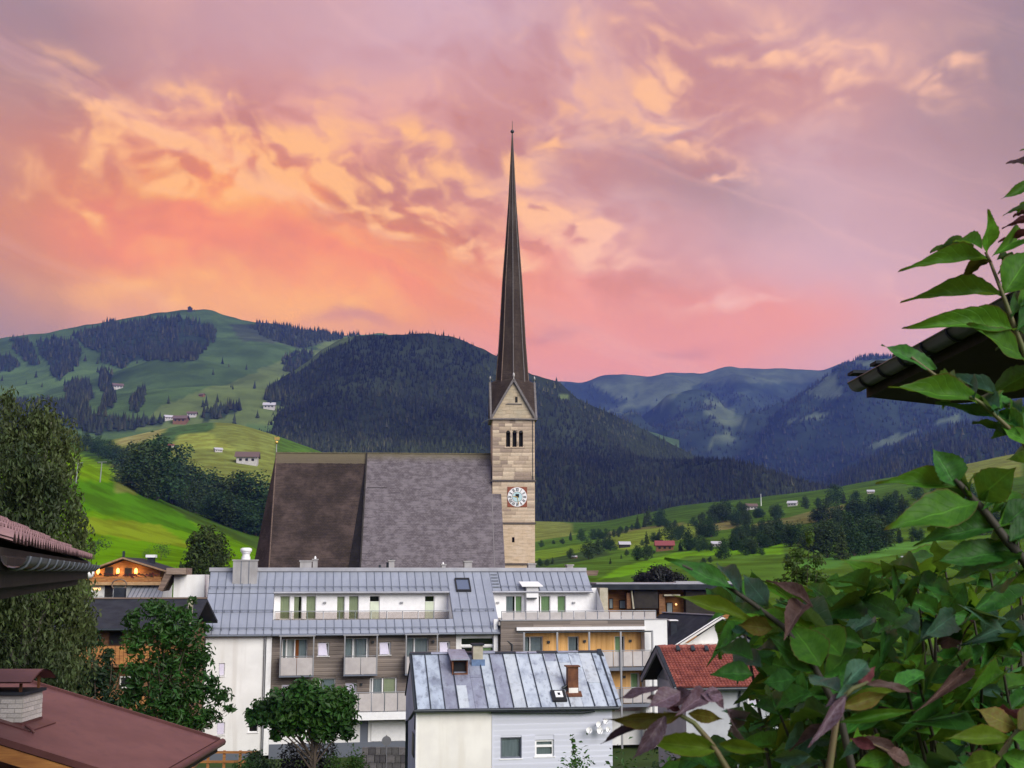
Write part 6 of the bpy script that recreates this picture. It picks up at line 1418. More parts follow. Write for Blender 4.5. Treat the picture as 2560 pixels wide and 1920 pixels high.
def trunk_mb(h, r, limbs=(), seed=0, lean=(0, 0)):
    g = random.Random(seed); m = MB(); pts = [(lean[0] * t * t * h + g.uniform(-.02, .02) * h * t, lean[1] * t * t * h + g.uniform(-.02, .02) * h * t, -.3 + t * h) for t in (0, .12, .3, .5, .75, 1)]
    m.tube(pts, [r * 1.35, r, r * .85, r * .68, r * .42, r * .12], 8)
    for z, dx, dy, dz in limbs:
        i = z * h; b = (lean[0] * z * z * h, lean[1] * z * z * h, i - .3); m.tube([b, (b[0] + dx * .45, b[1] + dy * .45, b[2] + dz * .6), (b[0] + dx, b[1] + dy, b[2] + dz)], [r * .5, r * .33, r * .08], 6)
    return m
def tree(name, label, pos, crown, trunk, group=None, rz=0.0, sc=1.0, trunkmat='bark', cat='tree'):
    t = thing(name, label, cat, pos, rz, group); t.scale = (sc, sc, sc)
    link('trunk', trunk if isinstance(trunk, bpy.types.Mesh) else trunk.mesh('trunk', M[trunkmat]), t); link('crown', crown, t)
    return t
def rand_lobes(seed, n, h, w, z0=.25, spread=.55):
    g = random.Random(seed); out = []
    for i in range(n):
        f = (i + .5) / n; z = z0 + (1 - z0) * f * .92; ww = w * math.sin(math.pi * min(1, .22 + .72 * f)) ** .7; a = i * 2.4 + g.uniform(-.5, .5); q = ww * spread * g.uniform(.3, 1)
        s = g.uniform(.75, 1.15); out.append((q * math.cos(a), q * math.sin(a), z * h, ww * .52 * s, ww * .52 * s, h * .14 * s))
    return out
# ---- unit trees for the meadows (height 1), shared meshes
FAR_B = [crown_mesh('crown', 2200, rand_lobes(i, 12 + i % 4, 1.0, .33 + .05 * (i % 3), .12), .022, 60 + i, LEAF['far' if i % 3 else 'far2'], flat=.25, shell=.45, wid=.62) for i in range(7)]
FAR_T = [trunk_mb(.55, .022, ((.5, .1, .05, .15), (.6, -.1, 0, .15)), i).mesh('trunk', M['bark']) for i in range(3)]
def conifer_crown(seed, n=1600, r=.19, mat='conif'):
    g = random.Random(seed); lob = []
    for i in range(12):
        f = i / 11; z = .1 + .86 * f; rr = r * (1 - f) ** .8 + .012
        for k in range(4 if f < .7 else 2): a = g.uniform(0, 6.28); lob.append((rr * .55 * math.cos(a), rr * .55 * math.sin(a), z, rr * .6, rr * .6, .05))
    return crown_mesh('crown', n, lob, .028, seed, LEAF[mat], flat=.2, droop=.6, shell=.5)
FAR_C = [conifer_crown(80), conifer_crown(81, r=.16)]
far_px = [  # zoomed-in photo column, row of the foot, height (in units of .452 photo px from 1300, 850)
    (280, 1110, 60), (340, 1115, 75), (405, 1105, 65), (120, 1145, 40), (235, 1130, 35), (185, 1130, 25), (280, 1212, 64), (380, 1215, 115), (430, 1190, 95), (480, 1160, 75), (180, 1240, 45), (650, 1220, 88), (702, 1220, 98), (700, 1130, 80), (770, 1120, 85),
    (840, 1115, 105), (930, 1165, 130), (900, 1070, 50), (990, 1160, 90), (1030, 1165, 70), (1015, 1245, 44), (1052, 1232, 38), (1100, 1210, 45), (1130, 1212, 120), (1180, 1165, 95), (1230, 1155, 110), (1265, 1185, 95), (1290, 1185, 85), (1330, 1150, 100), (1380, 1140, 120), (1430, 1130, 130),
    (650, 1045, 85), (712, 1025, 120), (780, 1025, 100), (1080, 1015, 120), (1140, 1005, 130), (1200, 1030, 90), (1260, 1030, 90), (1240, 965, 65), (1320, 985, 65), (1405, 985, 80), (1580, 935, 75), (1650, 925, 55), (1700, 915, 55), (1750, 905, 110), (1790, 905, 75), (1860, 895, 65),
    (1700, 1205, 215), (1780, 1215, 200), (1850, 1195, 240), (1930, 1180, 220), (1990, 1150, 190), (1640, 1200, 190), (1600, 1160, 130), (1880, 1010, 130), (1950, 990, 140), (2050, 980, 130), (2120, 970, 120), (2100, 1120, 100), (2180, 1110, 80), (560, 1070, 35), (590, 1060, 30), (620, 1052, 35),
    (1000, 1080, 110), (1060, 1090, 120), (1480, 1120, 130), (1540, 1140, 140), (1340, 1070, 85), (1420, 1060, 95), (880, 1090, 60), (820, 1050, 60), (960, 1030, 55), (1010, 1000, 50), (500, 1240, 40), (560, 1210, 30), (110, 1250, 45), (150, 1250, 40), (720, 1175, 40), (590, 1195, 40), (1480, 1230, 50), (1680, 1010, 130), (1760, 1020, 120), (1820, 1090, 130), (1740, 1110, 120), (1660, 1110, 110), (1960, 1080, 120), (2040, 1060, 120), (2150, 1030, 110), (2230, 990, 110), (2300, 960, 120), (2400, 930, 130), (2480, 900, 120), (2560, 1080, 140), (2640, 1060, 130), (440, 1100, 60), (480, 1095, 55), (520, 1090, 45),
    (1290, 1085, 90), (1250, 1095, 85), (1210, 1100, 80), (1380, 1080, 90), (2350, 1030, 120), (2450, 1000, 120), (1830, 960, 80), (1980, 930, 80), (2080, 910, 80), (2200, 880, 90), (2300, 850, 90)]
LANDMARKS = [('the red roofed meadow farmhouse', 1662, 1372), ('the cream hut', 1909, 1364), ('the pale mast and white chalet', 1890, 1265), ('the dark barn with pale roof', 1561, 1366), ('the white roofed shed by the tower', 1437, 1396), ('the low house with white roof edge', 1790, 1364), ('the pale farm on the terrace ridge', 1982, 1262), ('the church tower', 1340, 1370), ('the lower green meadow', 2200, 1380), ('the hay coloured field', 2040, 1290), ('the little yellow hut', 2177, 1234)]
ORD = ['nearest', 'second nearest', 'third nearest', 'fourth nearest', 'fifth nearest', 'sixth nearest', 'seventh nearest', 'eighth nearest', 'ninth nearest', 'tenth nearest', 'eleventh nearest', 'twelfth nearest', 'thirteenth nearest', 'fourteenth nearest', 'fifteenth nearest', 'sixteenth nearest', 'seventeenth nearest', 'eighteenth nearest', 'nineteenth nearest', 'twentieth nearest'] + [f'{i}th nearest' for i in range(24, 60)]
_seen = {}
def place_label(what, px, py):
    n, x, y = min(LANDMARKS, key=lambda q: math.hypot(q[1] - px, (q[2] - py) * 1.6)); dx, dy = px - x, (py - y) * 1.6
    side = ('to the left of' if dx < 0 else 'to the right of') if abs(dx) > abs(dy) else ('uphill of' if dy < 0 else 'downhill of')
    k = (what, n, side); i = _seen[k] = _seen.get(k, -1) + 1
    return f'{what} {side} {n}, {ORD[i]}'
rg = random.Random(21)
_r5 = random.Random(5)
for q in list(far_px) * 2:
    if len(far_px) < 225 and 450 < q[0] < 2300 and 950 < q[1] < 1190 and _r5.random() < .75: far_px.append((q[0] + _r5.uniform(-45, 45), q[1] + _r5.uniform(-14, 10), min(q[2], 130) * _r5.uniform(.45, 1.0)))
far_px.sort(key=lambda q: min(math.hypot(l[1] - 1300 - q[0] * .452, (l[2] - 850 - q[1] * .452) * 1.6) for l in LANDMARKS))
for i, (a, b, h) in enumerate(far_px):
    px, py = 1300 + a * .452, 850 + b * .452; p = hit_ground(px, py); d = (p - Vector((0, 0, CAMZ))).length; H = h * .452 / F * d
    con = rg.random() < .16; big = h > 180
    lab = place_label('tall wood tree' if big else 'dark spruce' if con else 'leafy valley tree', px, py)
    grp = 'big trees of the wood' if big else 'spruces on the valley meadows' if con else 'leafy trees on the valley meadows'
    t = tree('spruce_tree' if con else 'leafy_tree', lab, p - Vector((0, 0, H * .04)), FAR_C[i % 2] if con else FAR_B[i % 7], FAR_T[i % 3], grp, rg.uniform(0, 6.28), H)
    w = H * (rg.uniform(1.0, 1.2) if con else rg.uniform(1.25, 1.75)); t.scale = (w, w, H)
clump = [(800, 1130, 240), (870, 1190, 300), (960, 1230, 350), (1020, 1240, 370), (1100, 1260, 290), (1160, 1280, 260), (1240, 1300, 260), (1310, 1330, 250), (1390, 1370, 290), (1460, 1400, 320), (1540, 1430, 350), (1600, 1440, 300), (530, 930, 110), (600, 955, 110), (660, 975, 110), (710, 1005, 115), (760, 1035, 120), (480, 905, 80), (900, 1215, 200), (1060, 1255, 210), (1200, 1310, 190), (1350, 1370, 190), (1500, 1430, 200), (570, 940, 60), (1270, 1340, 130), (1420, 1400, 200), (1130, 1285, 150), (1570, 1450, 200)]
CNT = ['first', 'second', 'third', 'fourth', 'fifth', 'sixth', 'seventh', 'eighth', 'ninth', 'tenth', 'eleventh', 'twelfth', 'thirteenth', 'fourteenth', 'fifteenth', 'sixteenth', 'seventeenth', 'eighteenth', 'nineteenth', 'twentieth'] + ['twenty-' + q for q in ('first', 'second', 'third', 'fourth', 'fifth', 'sixth', 'seventh', 'eighth', 'ninth')]
clump.sort()
CLUMP_B = [crown_mesh('crown', 6500, rand_lobes(40 + i, 15, 1.0, .36 + .04 * (i % 3), .08), .0135, 160 + i, LEAF['far' if i % 2 else 'far2'], flat=.25, shell=.45, wid=.62) for i in range(4)]
for i, (a, b, h) in enumerate(clump):
    px, py = a * .4069, 750 + b * .4069; p = hit_ground(px, py); d = (p - Vector((0, 0, CAMZ))).length; H = h * .4069 / F * d * 1.12
    t = tree('leafy_tree', f'dark round tree of the thick clump, {CNT[i]} from the birch towards the church', p - Vector((0, 0, H * .06)), FAR_B[(i * 3) % 7], FAR_T[i % 3], 'dark trees of the clump left of the church', rg.uniform(0, 6.28), H)
    w = H * rg.uniform(1.25, 1.65); t.scale = (w, w, H)
# hedge scrub and lone trees on the bright field
def bush(name, label, p, w, h, n, size, mat, seed, group=None, cat='bush', d=None):
    g = random.Random(seed); d = d or w; lob = [(g.uniform(-.5, .5) * w * .7, g.uniform(-.5, .5) * d * .7, h * g.uniform(.25, .72), w * g.uniform(.2, .33), d * g.uniform(.2, .33), h * g.uniform(.22, .34)) for _ in range(9)]
    t = thing(name, label, cat, p, 0, group); link('crown', crown_mesh('crown', n, lob, size, seed, LEAF[mat], flat=.3, shell=.5), t); link('stem', trunk_mb(h * .6, .05 + h * .012, ((.4, w * .2, 0, h * .2), (.5, -w * .2, .1, h * .2)), seed).mesh('stem', M['bark']), t)
    return t
for px, py, w, h, lab in ((285, 1198 + 8, 26, 12, 'low dark scrub in the middle of the bright field'), (235, 1400, 90, 50, 'olive bush at the foot of the bright field beside the tile eave'), (402, 1402, 50, 38, 'round green bush behind the chalet chimney'), (365, 1400, 26, 30, 'small thin bush behind the chalet roof')):
    p = hit_ground(px, min(py, 1399), 150); d = p.y; bush('bush', lab, p, w / F * d, h / F * d * 1.2, 500, .03 * w / F * d, 'far2', int(px))
p = at(515, 1440, 165); p.z = 0; zt = zat(1305, 165)
ck = []
g_ = random.Random(9)
for i in range(60):
    f = (i / 59) ** .8; z = zt * (.30 + .64 * f); rr = 3.9 * (1 - max(0, (f - .35) / .68) ** 2.6) ** .55; a = i * 2.4; q = rr * (g_.uniform(.3, .85) if i % 3 else .75); ck.append((q * math.cos(a), q * math.sin(a), z, rr * .30 + .35, rr * .30 + .35, zt * .045))
tree('yew_tree', 'dense round topped evergreen behind the grey roof, against the bright field', p, crown_mesh('crown', 9000, ck, .30, 5, LEAF['conif'], flat=.2, shell=.5, wid=.45), trunk_mb(zt * .9, .25), trunkmat='bark')
p = at(1650, 1462, 185); p.z = 0; zt = zat(1406, 185)
lb = [(2.8 * math.cos(a) * q, 2.8 * math.sin(a) * q, zt - 3.2 + z, 1.7, 1.7, 1.5) for a, q, z in ((0, 1, 0), (1.2, .8, .8), (2.4, 1, .1), (3.3, .9, .5), (4.4, .8, .9), (5.4, 1, .3), (0, 0, 1.4), (2, .3, .3))]
tree('beech_tree', 'nearly black copper beech behind the flat black roof', p, crown_mesh('crown', 6000, lb, .26, 6, LEAF['black'], flat=.2, shell=.5), trunk_mb(zt * .8, .3, ((.6, 1, 0, 3), (.7, -1, .4, 2))), trunkmat='bark')
# ---- weeping birch, far left
def birch():
    Y = 46; base = at(60, 1800, Y); base.z = gz(base.x, Y); H = zat(972, Y) - base.z; g = random.Random(3); lob = []
    zrel = lambda py: zat(py, Y) - base.z; xr = lambda px: at(px, 1300, Y).x - base.x
    for px, py, rx, rz in ((20, 1010, 22, 40), (70, 1050, 50, 60), (110, 1075, 45, 70), (30, 1110, 70, 70), (150, 1120, 38, 75), (90, 1180, 80, 80), (165, 1200, 22, 60), (10, 1240, 80, 90), (130, 1270, 55, 90), (60, 1330, 90, 80), (170, 1330, 28, 80), (185, 1260, 18, 50), (-90, 1150, 80, 120), (-120, 1300, 100, 120), (150, 1400, 45, 80), (60, 1500, 110, 100), (180, 1500, 60, 80), (20, 1620, 120, 90), (150, 1620, 70, 80), (205, 1560, 35, 60), (120, 1700, 90, 60), (200, 1660, 50, 60), (0, 1400, 90, 80), (-80, 1500, 110, 140), (190, 1430, 35, 60)):
        s = Y / F; lob.append((xr(px), g.uniform(-1.2, 1.2), zrel(py), rx * s, max(.5, rx * s * 1.1), rz * s))
    V, Fc = leaf_cloud(30000, lob, .12, 17, flat=.15, droop=.9, wid=.36, shell=.75)
    # hanging strands: leaves gathered in vertical wisps
    gg = np.random.default_rng(4); n = 900; k = gg.integers(0, len(lob), n); L = np.array(lob); P0 = L[k, :3] + gg.uniform(-1, 1, (n, 3)) * L[k, 3:] * np.array([.95, .9, .6]); m = 16
    t = np.linspace(0, 1, m)[None, :]; ln = gg.uniform(.8, 2.6, (n, 1)); C = np.stack([P0[:, 0:1] + gg.normal(size=(n, 1)) * .12 * t + gg.normal(size=(n, m)) * .05, P0[:, 1:2] + gg.normal(size=(n, m)) * .05, P0[:, 2:3] - ln * t], -1).reshape(-1, 3); N = len(C)
    d = gg.normal(size=(N, 3)) * .5; d[:, 2] -= 1; d /= np.linalg.norm(d, axis=1)[:, None]; b = gg.normal(size=(N, 3)); b -= d * (b * d).sum(1)[:, None]; b /= np.linalg.norm(b, axis=1)[:, None]; s = gg.uniform(.07, .13, (N, 1))
    V2 = np.stack([C - d * s, C + b * s * .4, C + d * s, C - b * s * .4], 1).reshape(-1, 3)
    me = np_mesh('crown', np.concatenate([V, V2]), np.concatenate([Fc, np.arange(4 * N).reshape(N, 4) + len(V)]), LEAF['birch'])
    tr = trunk_mb(H * .96, .3, ((.5, -2.5, .3, 3), (.55, 1.4, -.3, 3), (.65, -1.6, 0, 2.5), (.7, .9, .2, 2.2), (.8, -.6, 0, 1.2)), 3)
    tree('weeping_birch', 'tall weeping birch with dark hanging foliage above the tile eave', base, me, tr, trunkmat='palebark')
birch()
def open_tree(name, label, Y, base_px, spec, n, size, mat, seed, limbs=(), stems=(0,), trunk_r=.14, trunkmat='bark', top=None, depth=1.0, **kw):
    base = at(base_px[0], base_px[1], Y); base.z = gz(base.x, Y); s = Y / F; g = random.Random(seed); lob = []
    for px, py, rx, rz in spec: lob.append((at(px, py, Y).x - base.x, g.uniform(-.6, .6) * depth, zat(py, Y) - base.z, rx * s, max(.3, rx * s * .9) * depth, rz * s))
    t = thing(name, label, 'tree', base); V, Fc = leaf_cloud(n, lob, size, seed, **kw); link('crown', np_mesh('crown', V, Fc, LEAF[mat]), t)
    H = zat(top, Y) - base.z
    m = MB()
    for x in stems:
        pts = [(x * .3 * q + g.uniform(-.05, .05) + x * q * q * 1.2, g.uniform(-.1, .1), -.3 + H * q) for q in (0, .15, .35, .55, .75, .95)]; m.tube(pts, [trunk_r * f for f in (1.3, 1, .8, .6, .4, .12)], 7)
    for L in lob:                                       # a limb into each clump of leaves
        zb = max(.2, min(L[2] * .75, H * .6)); m.tube([(g.choice(stems) * .5, 0, zb * .8), (L[0] * .5, L[1] * .5, zb + (L[2] - zb) * .5), (L[0], L[1], L[2])], [trunk_r * .45, trunk_r * .28, trunk_r * .08], 5)
    link('trunk', m.mesh('trunk', M[trunkmat]), t)
    return t
open_tree('broadleaf_tree', 'loose leafy tree before the white end wall of the apartment house', 50, (400, 1860), [
    (345, 1545, 28, 25), (400, 1520, 45, 25), (455, 1535, 35, 25), (480, 1500, 14, 12), (350, 1600, 40, 40), (420, 1580, 55, 45), (480, 1580, 35, 40), (510, 1570, 16, 14), (350, 1680, 40, 50), (420, 1660, 60, 60), (490, 1650, 40, 50), (520, 1640, 14, 16), (330, 1740, 35, 40), (420, 1750, 70, 60), (500, 1720, 45, 45), (545, 1745, 30, 22), (580, 1770, 16, 12), (360, 1810, 40, 40), (450, 1810, 60, 45), (520, 1790, 36, 30), (540, 1700, 20, 20)],
    8200, .135, 'mid', 31, stems=(-.5, .15, .6), trunk_r=.09, top=1515, flat=.3, wid=.42, shell=.9)
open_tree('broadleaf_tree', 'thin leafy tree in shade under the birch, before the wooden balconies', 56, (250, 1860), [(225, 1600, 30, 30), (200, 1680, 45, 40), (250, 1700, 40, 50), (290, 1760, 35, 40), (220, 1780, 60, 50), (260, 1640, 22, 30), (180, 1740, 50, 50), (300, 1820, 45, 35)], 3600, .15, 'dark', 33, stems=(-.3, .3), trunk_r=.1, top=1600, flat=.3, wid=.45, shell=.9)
open_tree('street_tree', 'small full crowned tree before the timber front of the apartment house', 70, (782, 1925), [
    (770, 1718, 40, 22), (720, 1745, 50, 28), (800, 1750, 60, 30), (850, 1745, 40, 28), (870, 1770, 24, 30), (660, 1770, 36, 22), (628, 1785, 18, 12), (700, 1790, 60, 28), (780, 1790, 70, 32), (850, 1800, 46, 30), (720, 1820, 45, 20), (690, 1840, 20, 12), (800, 1830, 55, 24), (870, 1830, 22, 20), (640, 1800, 20, 14), (745, 1725, 20, 20)],
    7200, .19, 'mid', 41, stems=(-.1, .25), trunk_r=.14, top=1720, flat=.3, wid=.5, shell=.8)
open_tree('young_birch', 'slender light green sapling rising over the right hand roofs', 30, (2005, 1800), [
    (2010, 1345, 10, 22), (2000, 1385, 24, 22), (2035, 1400, 20, 18), (1975, 1410, 20, 16), (2010, 1440, 40, 28), (1965, 1460, 26, 22), (2050, 1450, 26, 22), (2005, 1490, 44, 26), (2060, 1500, 30, 22), (1960, 1510, 28, 22), (2010, 1540, 46, 28), (2060, 1560, 30, 26), (1990, 1590, 40, 28), (2040, 1620, 46, 30)],
    3400, .062, 'lime', 43, stems=(0,), trunk_r=.035, top=1330, flat=.25, wid=.5, shell=.9)
# hedges and bushes at the foot of the houses
def hedge(label, p0, p1, w, h, n, size, mat, seed, name='hedge', cat='hedge'):
    a, b = Vector(p0), Vector(p1); c = (a + b) / 2; L = (b - a).length; t = thing(name, label, cat, c, math.atan2(b.y - a.y, b.x - a.x)); g = random.Random(seed)
    k = max(4, int(L / w * 1.6)); lob = [(-L / 2 + L * (i + .5) / k, g.uniform(-.1, .1) * w, h * (.3 if j else .68), L / k * .8, w * .5, h * .36) for i in range(k) for j in (0, 1)]
    link('foliage', crown_mesh('foliage', n, lob, size, seed, LEAF[mat], flat=.25, shell=.5), t); return t
def foot(px, py, Y): p = at(px, py, Y); p.z = gz(p.x, Y) - .1; return p
hz = lambda py, Y, x=0: zat(py, Y) - gz(x, Y)
hedge('dark clipped hedge behind the trunk of the small street tree', foot(706, 1900, 76), foot(838, 1900, 76), 1.6, hz(1852, 76), 3400, .12, 'black', 51)
bush('bush', 'bright green rounded bush beside the dark hedge', foot(858, 1900, 72), 2.6, hz(1850, 72) , 2600, .1, 'bright', 52)
bush('bush', 'leafy green bush under the windows of the white house', foot(1440, 1950, 55), 2.5, hz(1855, 55), 2800, .1, 'mid', 53)
for i, (px, py, s, lab) in enumerate(((1434, 1825, .5, 'tall thin shoot standing out of the bush by the white house'),)):
    p = foot(px, 1950, 55.3); t = thing('sapling', lab, 'plant', p); h = hz(py, 55.3); link('crown', crown_mesh('crown', 260, [(0, 0, h * .93, .12, .12, h * .1), (.1, 0, h * .8, .3, .2, h * .1), (-.1, .1, h * .68, .35, .2, h * .1)], .1, 7, LEAF['mid'], shell=.9), t); link('stem', trunk_mb(h * .98, .03).mesh('stem', M['bark']), t)
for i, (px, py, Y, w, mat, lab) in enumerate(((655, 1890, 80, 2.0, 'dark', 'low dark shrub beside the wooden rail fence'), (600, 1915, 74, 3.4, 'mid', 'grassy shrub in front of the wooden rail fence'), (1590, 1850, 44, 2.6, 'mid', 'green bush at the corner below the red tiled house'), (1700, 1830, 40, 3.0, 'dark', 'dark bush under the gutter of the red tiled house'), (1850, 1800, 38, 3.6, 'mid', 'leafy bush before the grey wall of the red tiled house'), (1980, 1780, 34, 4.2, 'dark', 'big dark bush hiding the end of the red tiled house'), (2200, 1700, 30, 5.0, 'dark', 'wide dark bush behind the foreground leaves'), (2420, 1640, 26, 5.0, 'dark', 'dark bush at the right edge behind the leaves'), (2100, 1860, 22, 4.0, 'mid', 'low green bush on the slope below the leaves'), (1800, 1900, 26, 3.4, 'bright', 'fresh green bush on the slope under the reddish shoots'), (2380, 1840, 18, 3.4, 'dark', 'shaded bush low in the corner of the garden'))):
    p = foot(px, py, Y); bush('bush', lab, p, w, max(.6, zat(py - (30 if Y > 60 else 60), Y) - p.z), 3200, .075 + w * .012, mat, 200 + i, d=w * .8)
# ================================================================ far houses on the slopes
M['farwall'] = pmat('dull_far_wall', (.46, .43, .40), .9, (.38, .35, .33), .5)
def far_house(label, px, py, wpx, roofc, wallc='plaster', hr=.5, name='farmhouse', cat='house', two=False):
    wallc = 'farwall' if wallc == 'plaster' else wallc
    p = hit_ground(px, py, 200, 4500); dist = p.y
    if dist > 1900:                                    # stands on the mountain, not on the valley floor
        hitp, nrm_, obj = None, None, None
        dg = bpy.context.evaluated_depsgraph_get(); ok, loc, nn, ix, ob, mt = S.ray_cast(dg, Vector((0, 0, CAMZ)) + ray(px, py).normalized() * 300, ray(px, py).normalized())
        if ok: p = loc; dist = loc.y
    w = wpx / F * dist; d = w * .8; h = w * hr; rz = (hash(label) % 7 - 3) * .1; t = thing(name, label, cat, p, ((px * 7) % 11 - 5) * .09, 'farmhouses on the slopes')
    MB().box(-w * .46, w * .46, -d * .4, d * .4, -h * .5, h * .55).build('wall', M[wallc], t)
    r = MB().slab([(-w * .54, -d * .52, h * .5), (w * .54, -d * .52, h * .5), (w * .54, 0, h), (-w * .54, 0, h)], (0, 0, h * .07)).slab([(-w * .54, d * .52, h * .5), (w * .54, d * .52, h * .5), (w * .54, 0, h), (-w * .54, 0, h)], (0, 0, h * .07)); r.build('roof', roofc, t)
    MB().slab([(-w * .45, -d * .39, h * .5), (-w * .45, 0, h * .98), (-w * .45, d * .39, h * .5)], (w * .9, 0, 0)).build('gable_wall', M['wood'], t)
    for i in range(3): MB().box(w * (-.34 + .27 * i), w * (-.22 + .27 * i), -d * .4 - .12, -d * .4 - .01, h * .18, h * .4).build('window', M['dark'], t)
grey = pmat('pale_metal_roof', (.50, .48, .50), .4, metal=.2); brown = pmat('brown_roof', (.12, .075, .06), .7); red = pmat('far_red_roof', (.22, .05, .05), .7)
def zl(a, b): return (a * .4069, 750 + b * .4069)
def zr_(a, b): return (1300 + a * .452, 850 + b * .452)
BM = bpy.context.view_layer.update
BM()
for lab, q, w, r, wc in (('long pale farmhouse between forest patches high on the mountain meadow', zl(722, 545), 26, brown, 'plaster'), ('white farmhouse pair at the upper rim of the mowed plateau', zl(1180, 715), 24, brown, 'plaster'), ('pale farmhouse under the strip of dark forest above the plateau', zl(1035, 735), 22, grey, 'plaster'), ('low brown farm on the rim of the mowed plateau', zl(1110, 755), 36, brown, 'wood'), ('long pale barn at the edge of the forest hill', zl(1655, 668), 30, grey, 'plaster'),
                         ('white house in the middle of the light plateau meadow', zl(1340, 935), 20, grey, 'plaster'), ('small white house at the top of the dark tree clump', zl(1050, 905), 15, red, 'plaster'), ('wide farmhouse with pale front beside the church weather vane', zl(1520, 1005), 56, brown, 'plaster'), ('white gabled house peeping out of the dark tree clump', zl(1185, 1172), 34, brown, 'plaster'), ('tiny hut alone on the mountain meadow', zl(1240, 592), 14, brown, 'wood')): far_house(lab, *q, w, r, wc)
for lab, q, w, r, wc in (('dark barn with pale roof on the meadows right of the tower', zr_(578, 1148), 28, grey, 'soffit'), ('farmhouse with wide red roof among the meadow trees', zr_(800, 1165), 46, red, 'wood'), ('small white roofed shed under the meadow trees near the tower', zr_(302, 1208), 13, grey, 'wood'), ('low house with white roof edge amid the valley trees', zr_(1085, 1142), 24, grey, 'plaster'), ('cream hut at the top of the bright green meadow', zr_(1348, 1142), 24, grey, 'cream'), ('white chalet with balconies beside the tall mast', zr_(1280, 938), 28, brown, 'plaster'), ('pale farm on the ridge of the valley terrace', zr_(1508, 918), 24, grey, 'plaster'), ('little yellow hut high on the terrace', zr_(1940, 850), 18, grey, 'beige'), ('white roofed shed at the foot of the lower green meadow', zr_(2120, 1225), 24, grey, 'wood')): far_house(lab, *q, w, r, wc)
p = hit_ground(1903, 1265); t = thing('radio_mast', 'thin pale mast beside the white chalet on the valley terrace', 'mast', p); MB().tube([(0, 0, 0), (0, 0, 30 / F * p.y)], [.4, .2], 6).build('pole', M['white'], t)
# summit hut on the mountain
ok, loc, nn, ix, ob, mt = S.ray_cast(bpy.context.evaluated_depsgraph_get(), Vector((0, 0, CAMZ)) + ray(475, 779).normalized() * 300, ray(475, 779).normalized())
if ok:
    s = loc.y / F; t = thing('summit_hut', 'small dark hut on the very top of the green mountain', 'hut', loc); MB().box(-5 * s, 5 * s, -4 * s, 4 * s, -6 * s, 9 * s).build('wall', M['soffit'], t); MB().slab([(-6 * s, -5 * s, 9 * s), (6 * s, -5 * s, 9 * s), (0, -5 * s, 14 * s)], (0, 10 * s, 0)).build('roof', M['slate'], t)
    MB().tube([(12 * s, 0, -5 * s), (12 * s, 0, 6 * s)], .8 * s, 5).build('post', M['soffit'], t)
# drag lift on the bright field
p0 = hit_ground(190, 1208, 200); p1 = hit_ground(250, 1206, 200)
for i, p in enumerate((p0, p1)):
    t = thing('lift_pylon', ['left pylon of the drag lift on the bright field', 'right pylon of the drag lift on the bright field'][i], 'pylon', p); hgt = 50 / F * p.y
    MB().tube([(0, 0, 0), (.4, 0, hgt)], [.28, .18], 6).build('pole', M['steel'], t); MB().tube([(-1.6, 0, hgt), (2.6, 0, hgt + .2)], .14, 5).build('crossarm', M['steel'], t)
    for x in (-1.4, 2.2): MB().cyl((x, 0), .35, hgt - .5, hgt - .1, 8).build('pulley', M['darkmetal'], t)
# ================================================================ street level bits
fa, fb = foot(480, 1905, 84), foot(640, 1905, 84); fz = zat(1902, 84)
t = thing('rail_fence', 'wooden rail fence in front of the white end wall', 'fence', (fa.x, 84, gz(fa.x, 84)), 0); Lf = fb.x - fa.x; hh = zat(1880, 84) - t.location.z
for i in range(5): x = Lf * i / 4; MB().box(x - .08, x + .08, -.08, .08, -.3, hh + .1).build('post', M['orangewood'], t)
for z in (hh, hh - .62): MB().box(-.2, Lf + .2, -.13, -.083, z - .08, z + .08).build('rail', M['orangewood'], t)
p = foot(965, 1950, 78); t = thing('road_sign', 'grey back of a round road sign below the long balcony', 'road sign', p); zs_ = zat(1852, 78) - p.z
MB().tube([(0, 0, 0), (0, 0, zs_ + .35)], .035, 8).build('pole', M['steel'], t); MB().slab([(.30 * math.cos(a), -.05, zs_ + .30 * math.sin(a)) for a in np.linspace(0, 6.283, 21)[:-1]], (0, .02, 0)).build('sign_plate', M['steel'], t)
p = foot(905, 1875, 88); t = thing('garden_wall', 'low stone garden wall below the garage front', 'wall', p); zt = zat(1868, 88) - p.z
g = random.Random(6); sm = [MB().box(0, 1, 0, 1, 0, 1).mesh('stone', pmat('wall_stone', c, .9, tuple(q * .7 for q in c), 3, bump=.5)) for c in ((.10, .095, .09), (.14, .13, .125), (.075, .07, .07))]
zz = -.3
for r in range(4):
    h_ = (zt + .3) / 4; x = 0
    while x < 4.6: w = g.uniform(.35, .8); link('stone', g.choice(sm), t, (x, g.uniform(-.05, 0), zz + r * h_), None, (w - .04, .4, h_ - .03)); x += w
p = foot(920, 1930, 82)
rd = MB(); rd.add([(-45, 84, 0), (60, 86, 0), (60, 91, 0), (-45, 89, 0)], [(0, 1, 2, 3)]); V = [(x, y, float(ground_z(np.array([x]), np.array([y]))[0]) + .03) for x in np.linspace(-45, 60, 40) for y in (84.5, 86.2, 88.0, 89.8)]
rm = MB().add(V, [(i * 4 + j, i * 4 + 4 + j, i * 4 + 5 + j, i * 4 + 1 + j) for i in range(39) for j in range(3)], 0, True).build('road', M['road']); rm['kind'] = 'structure'
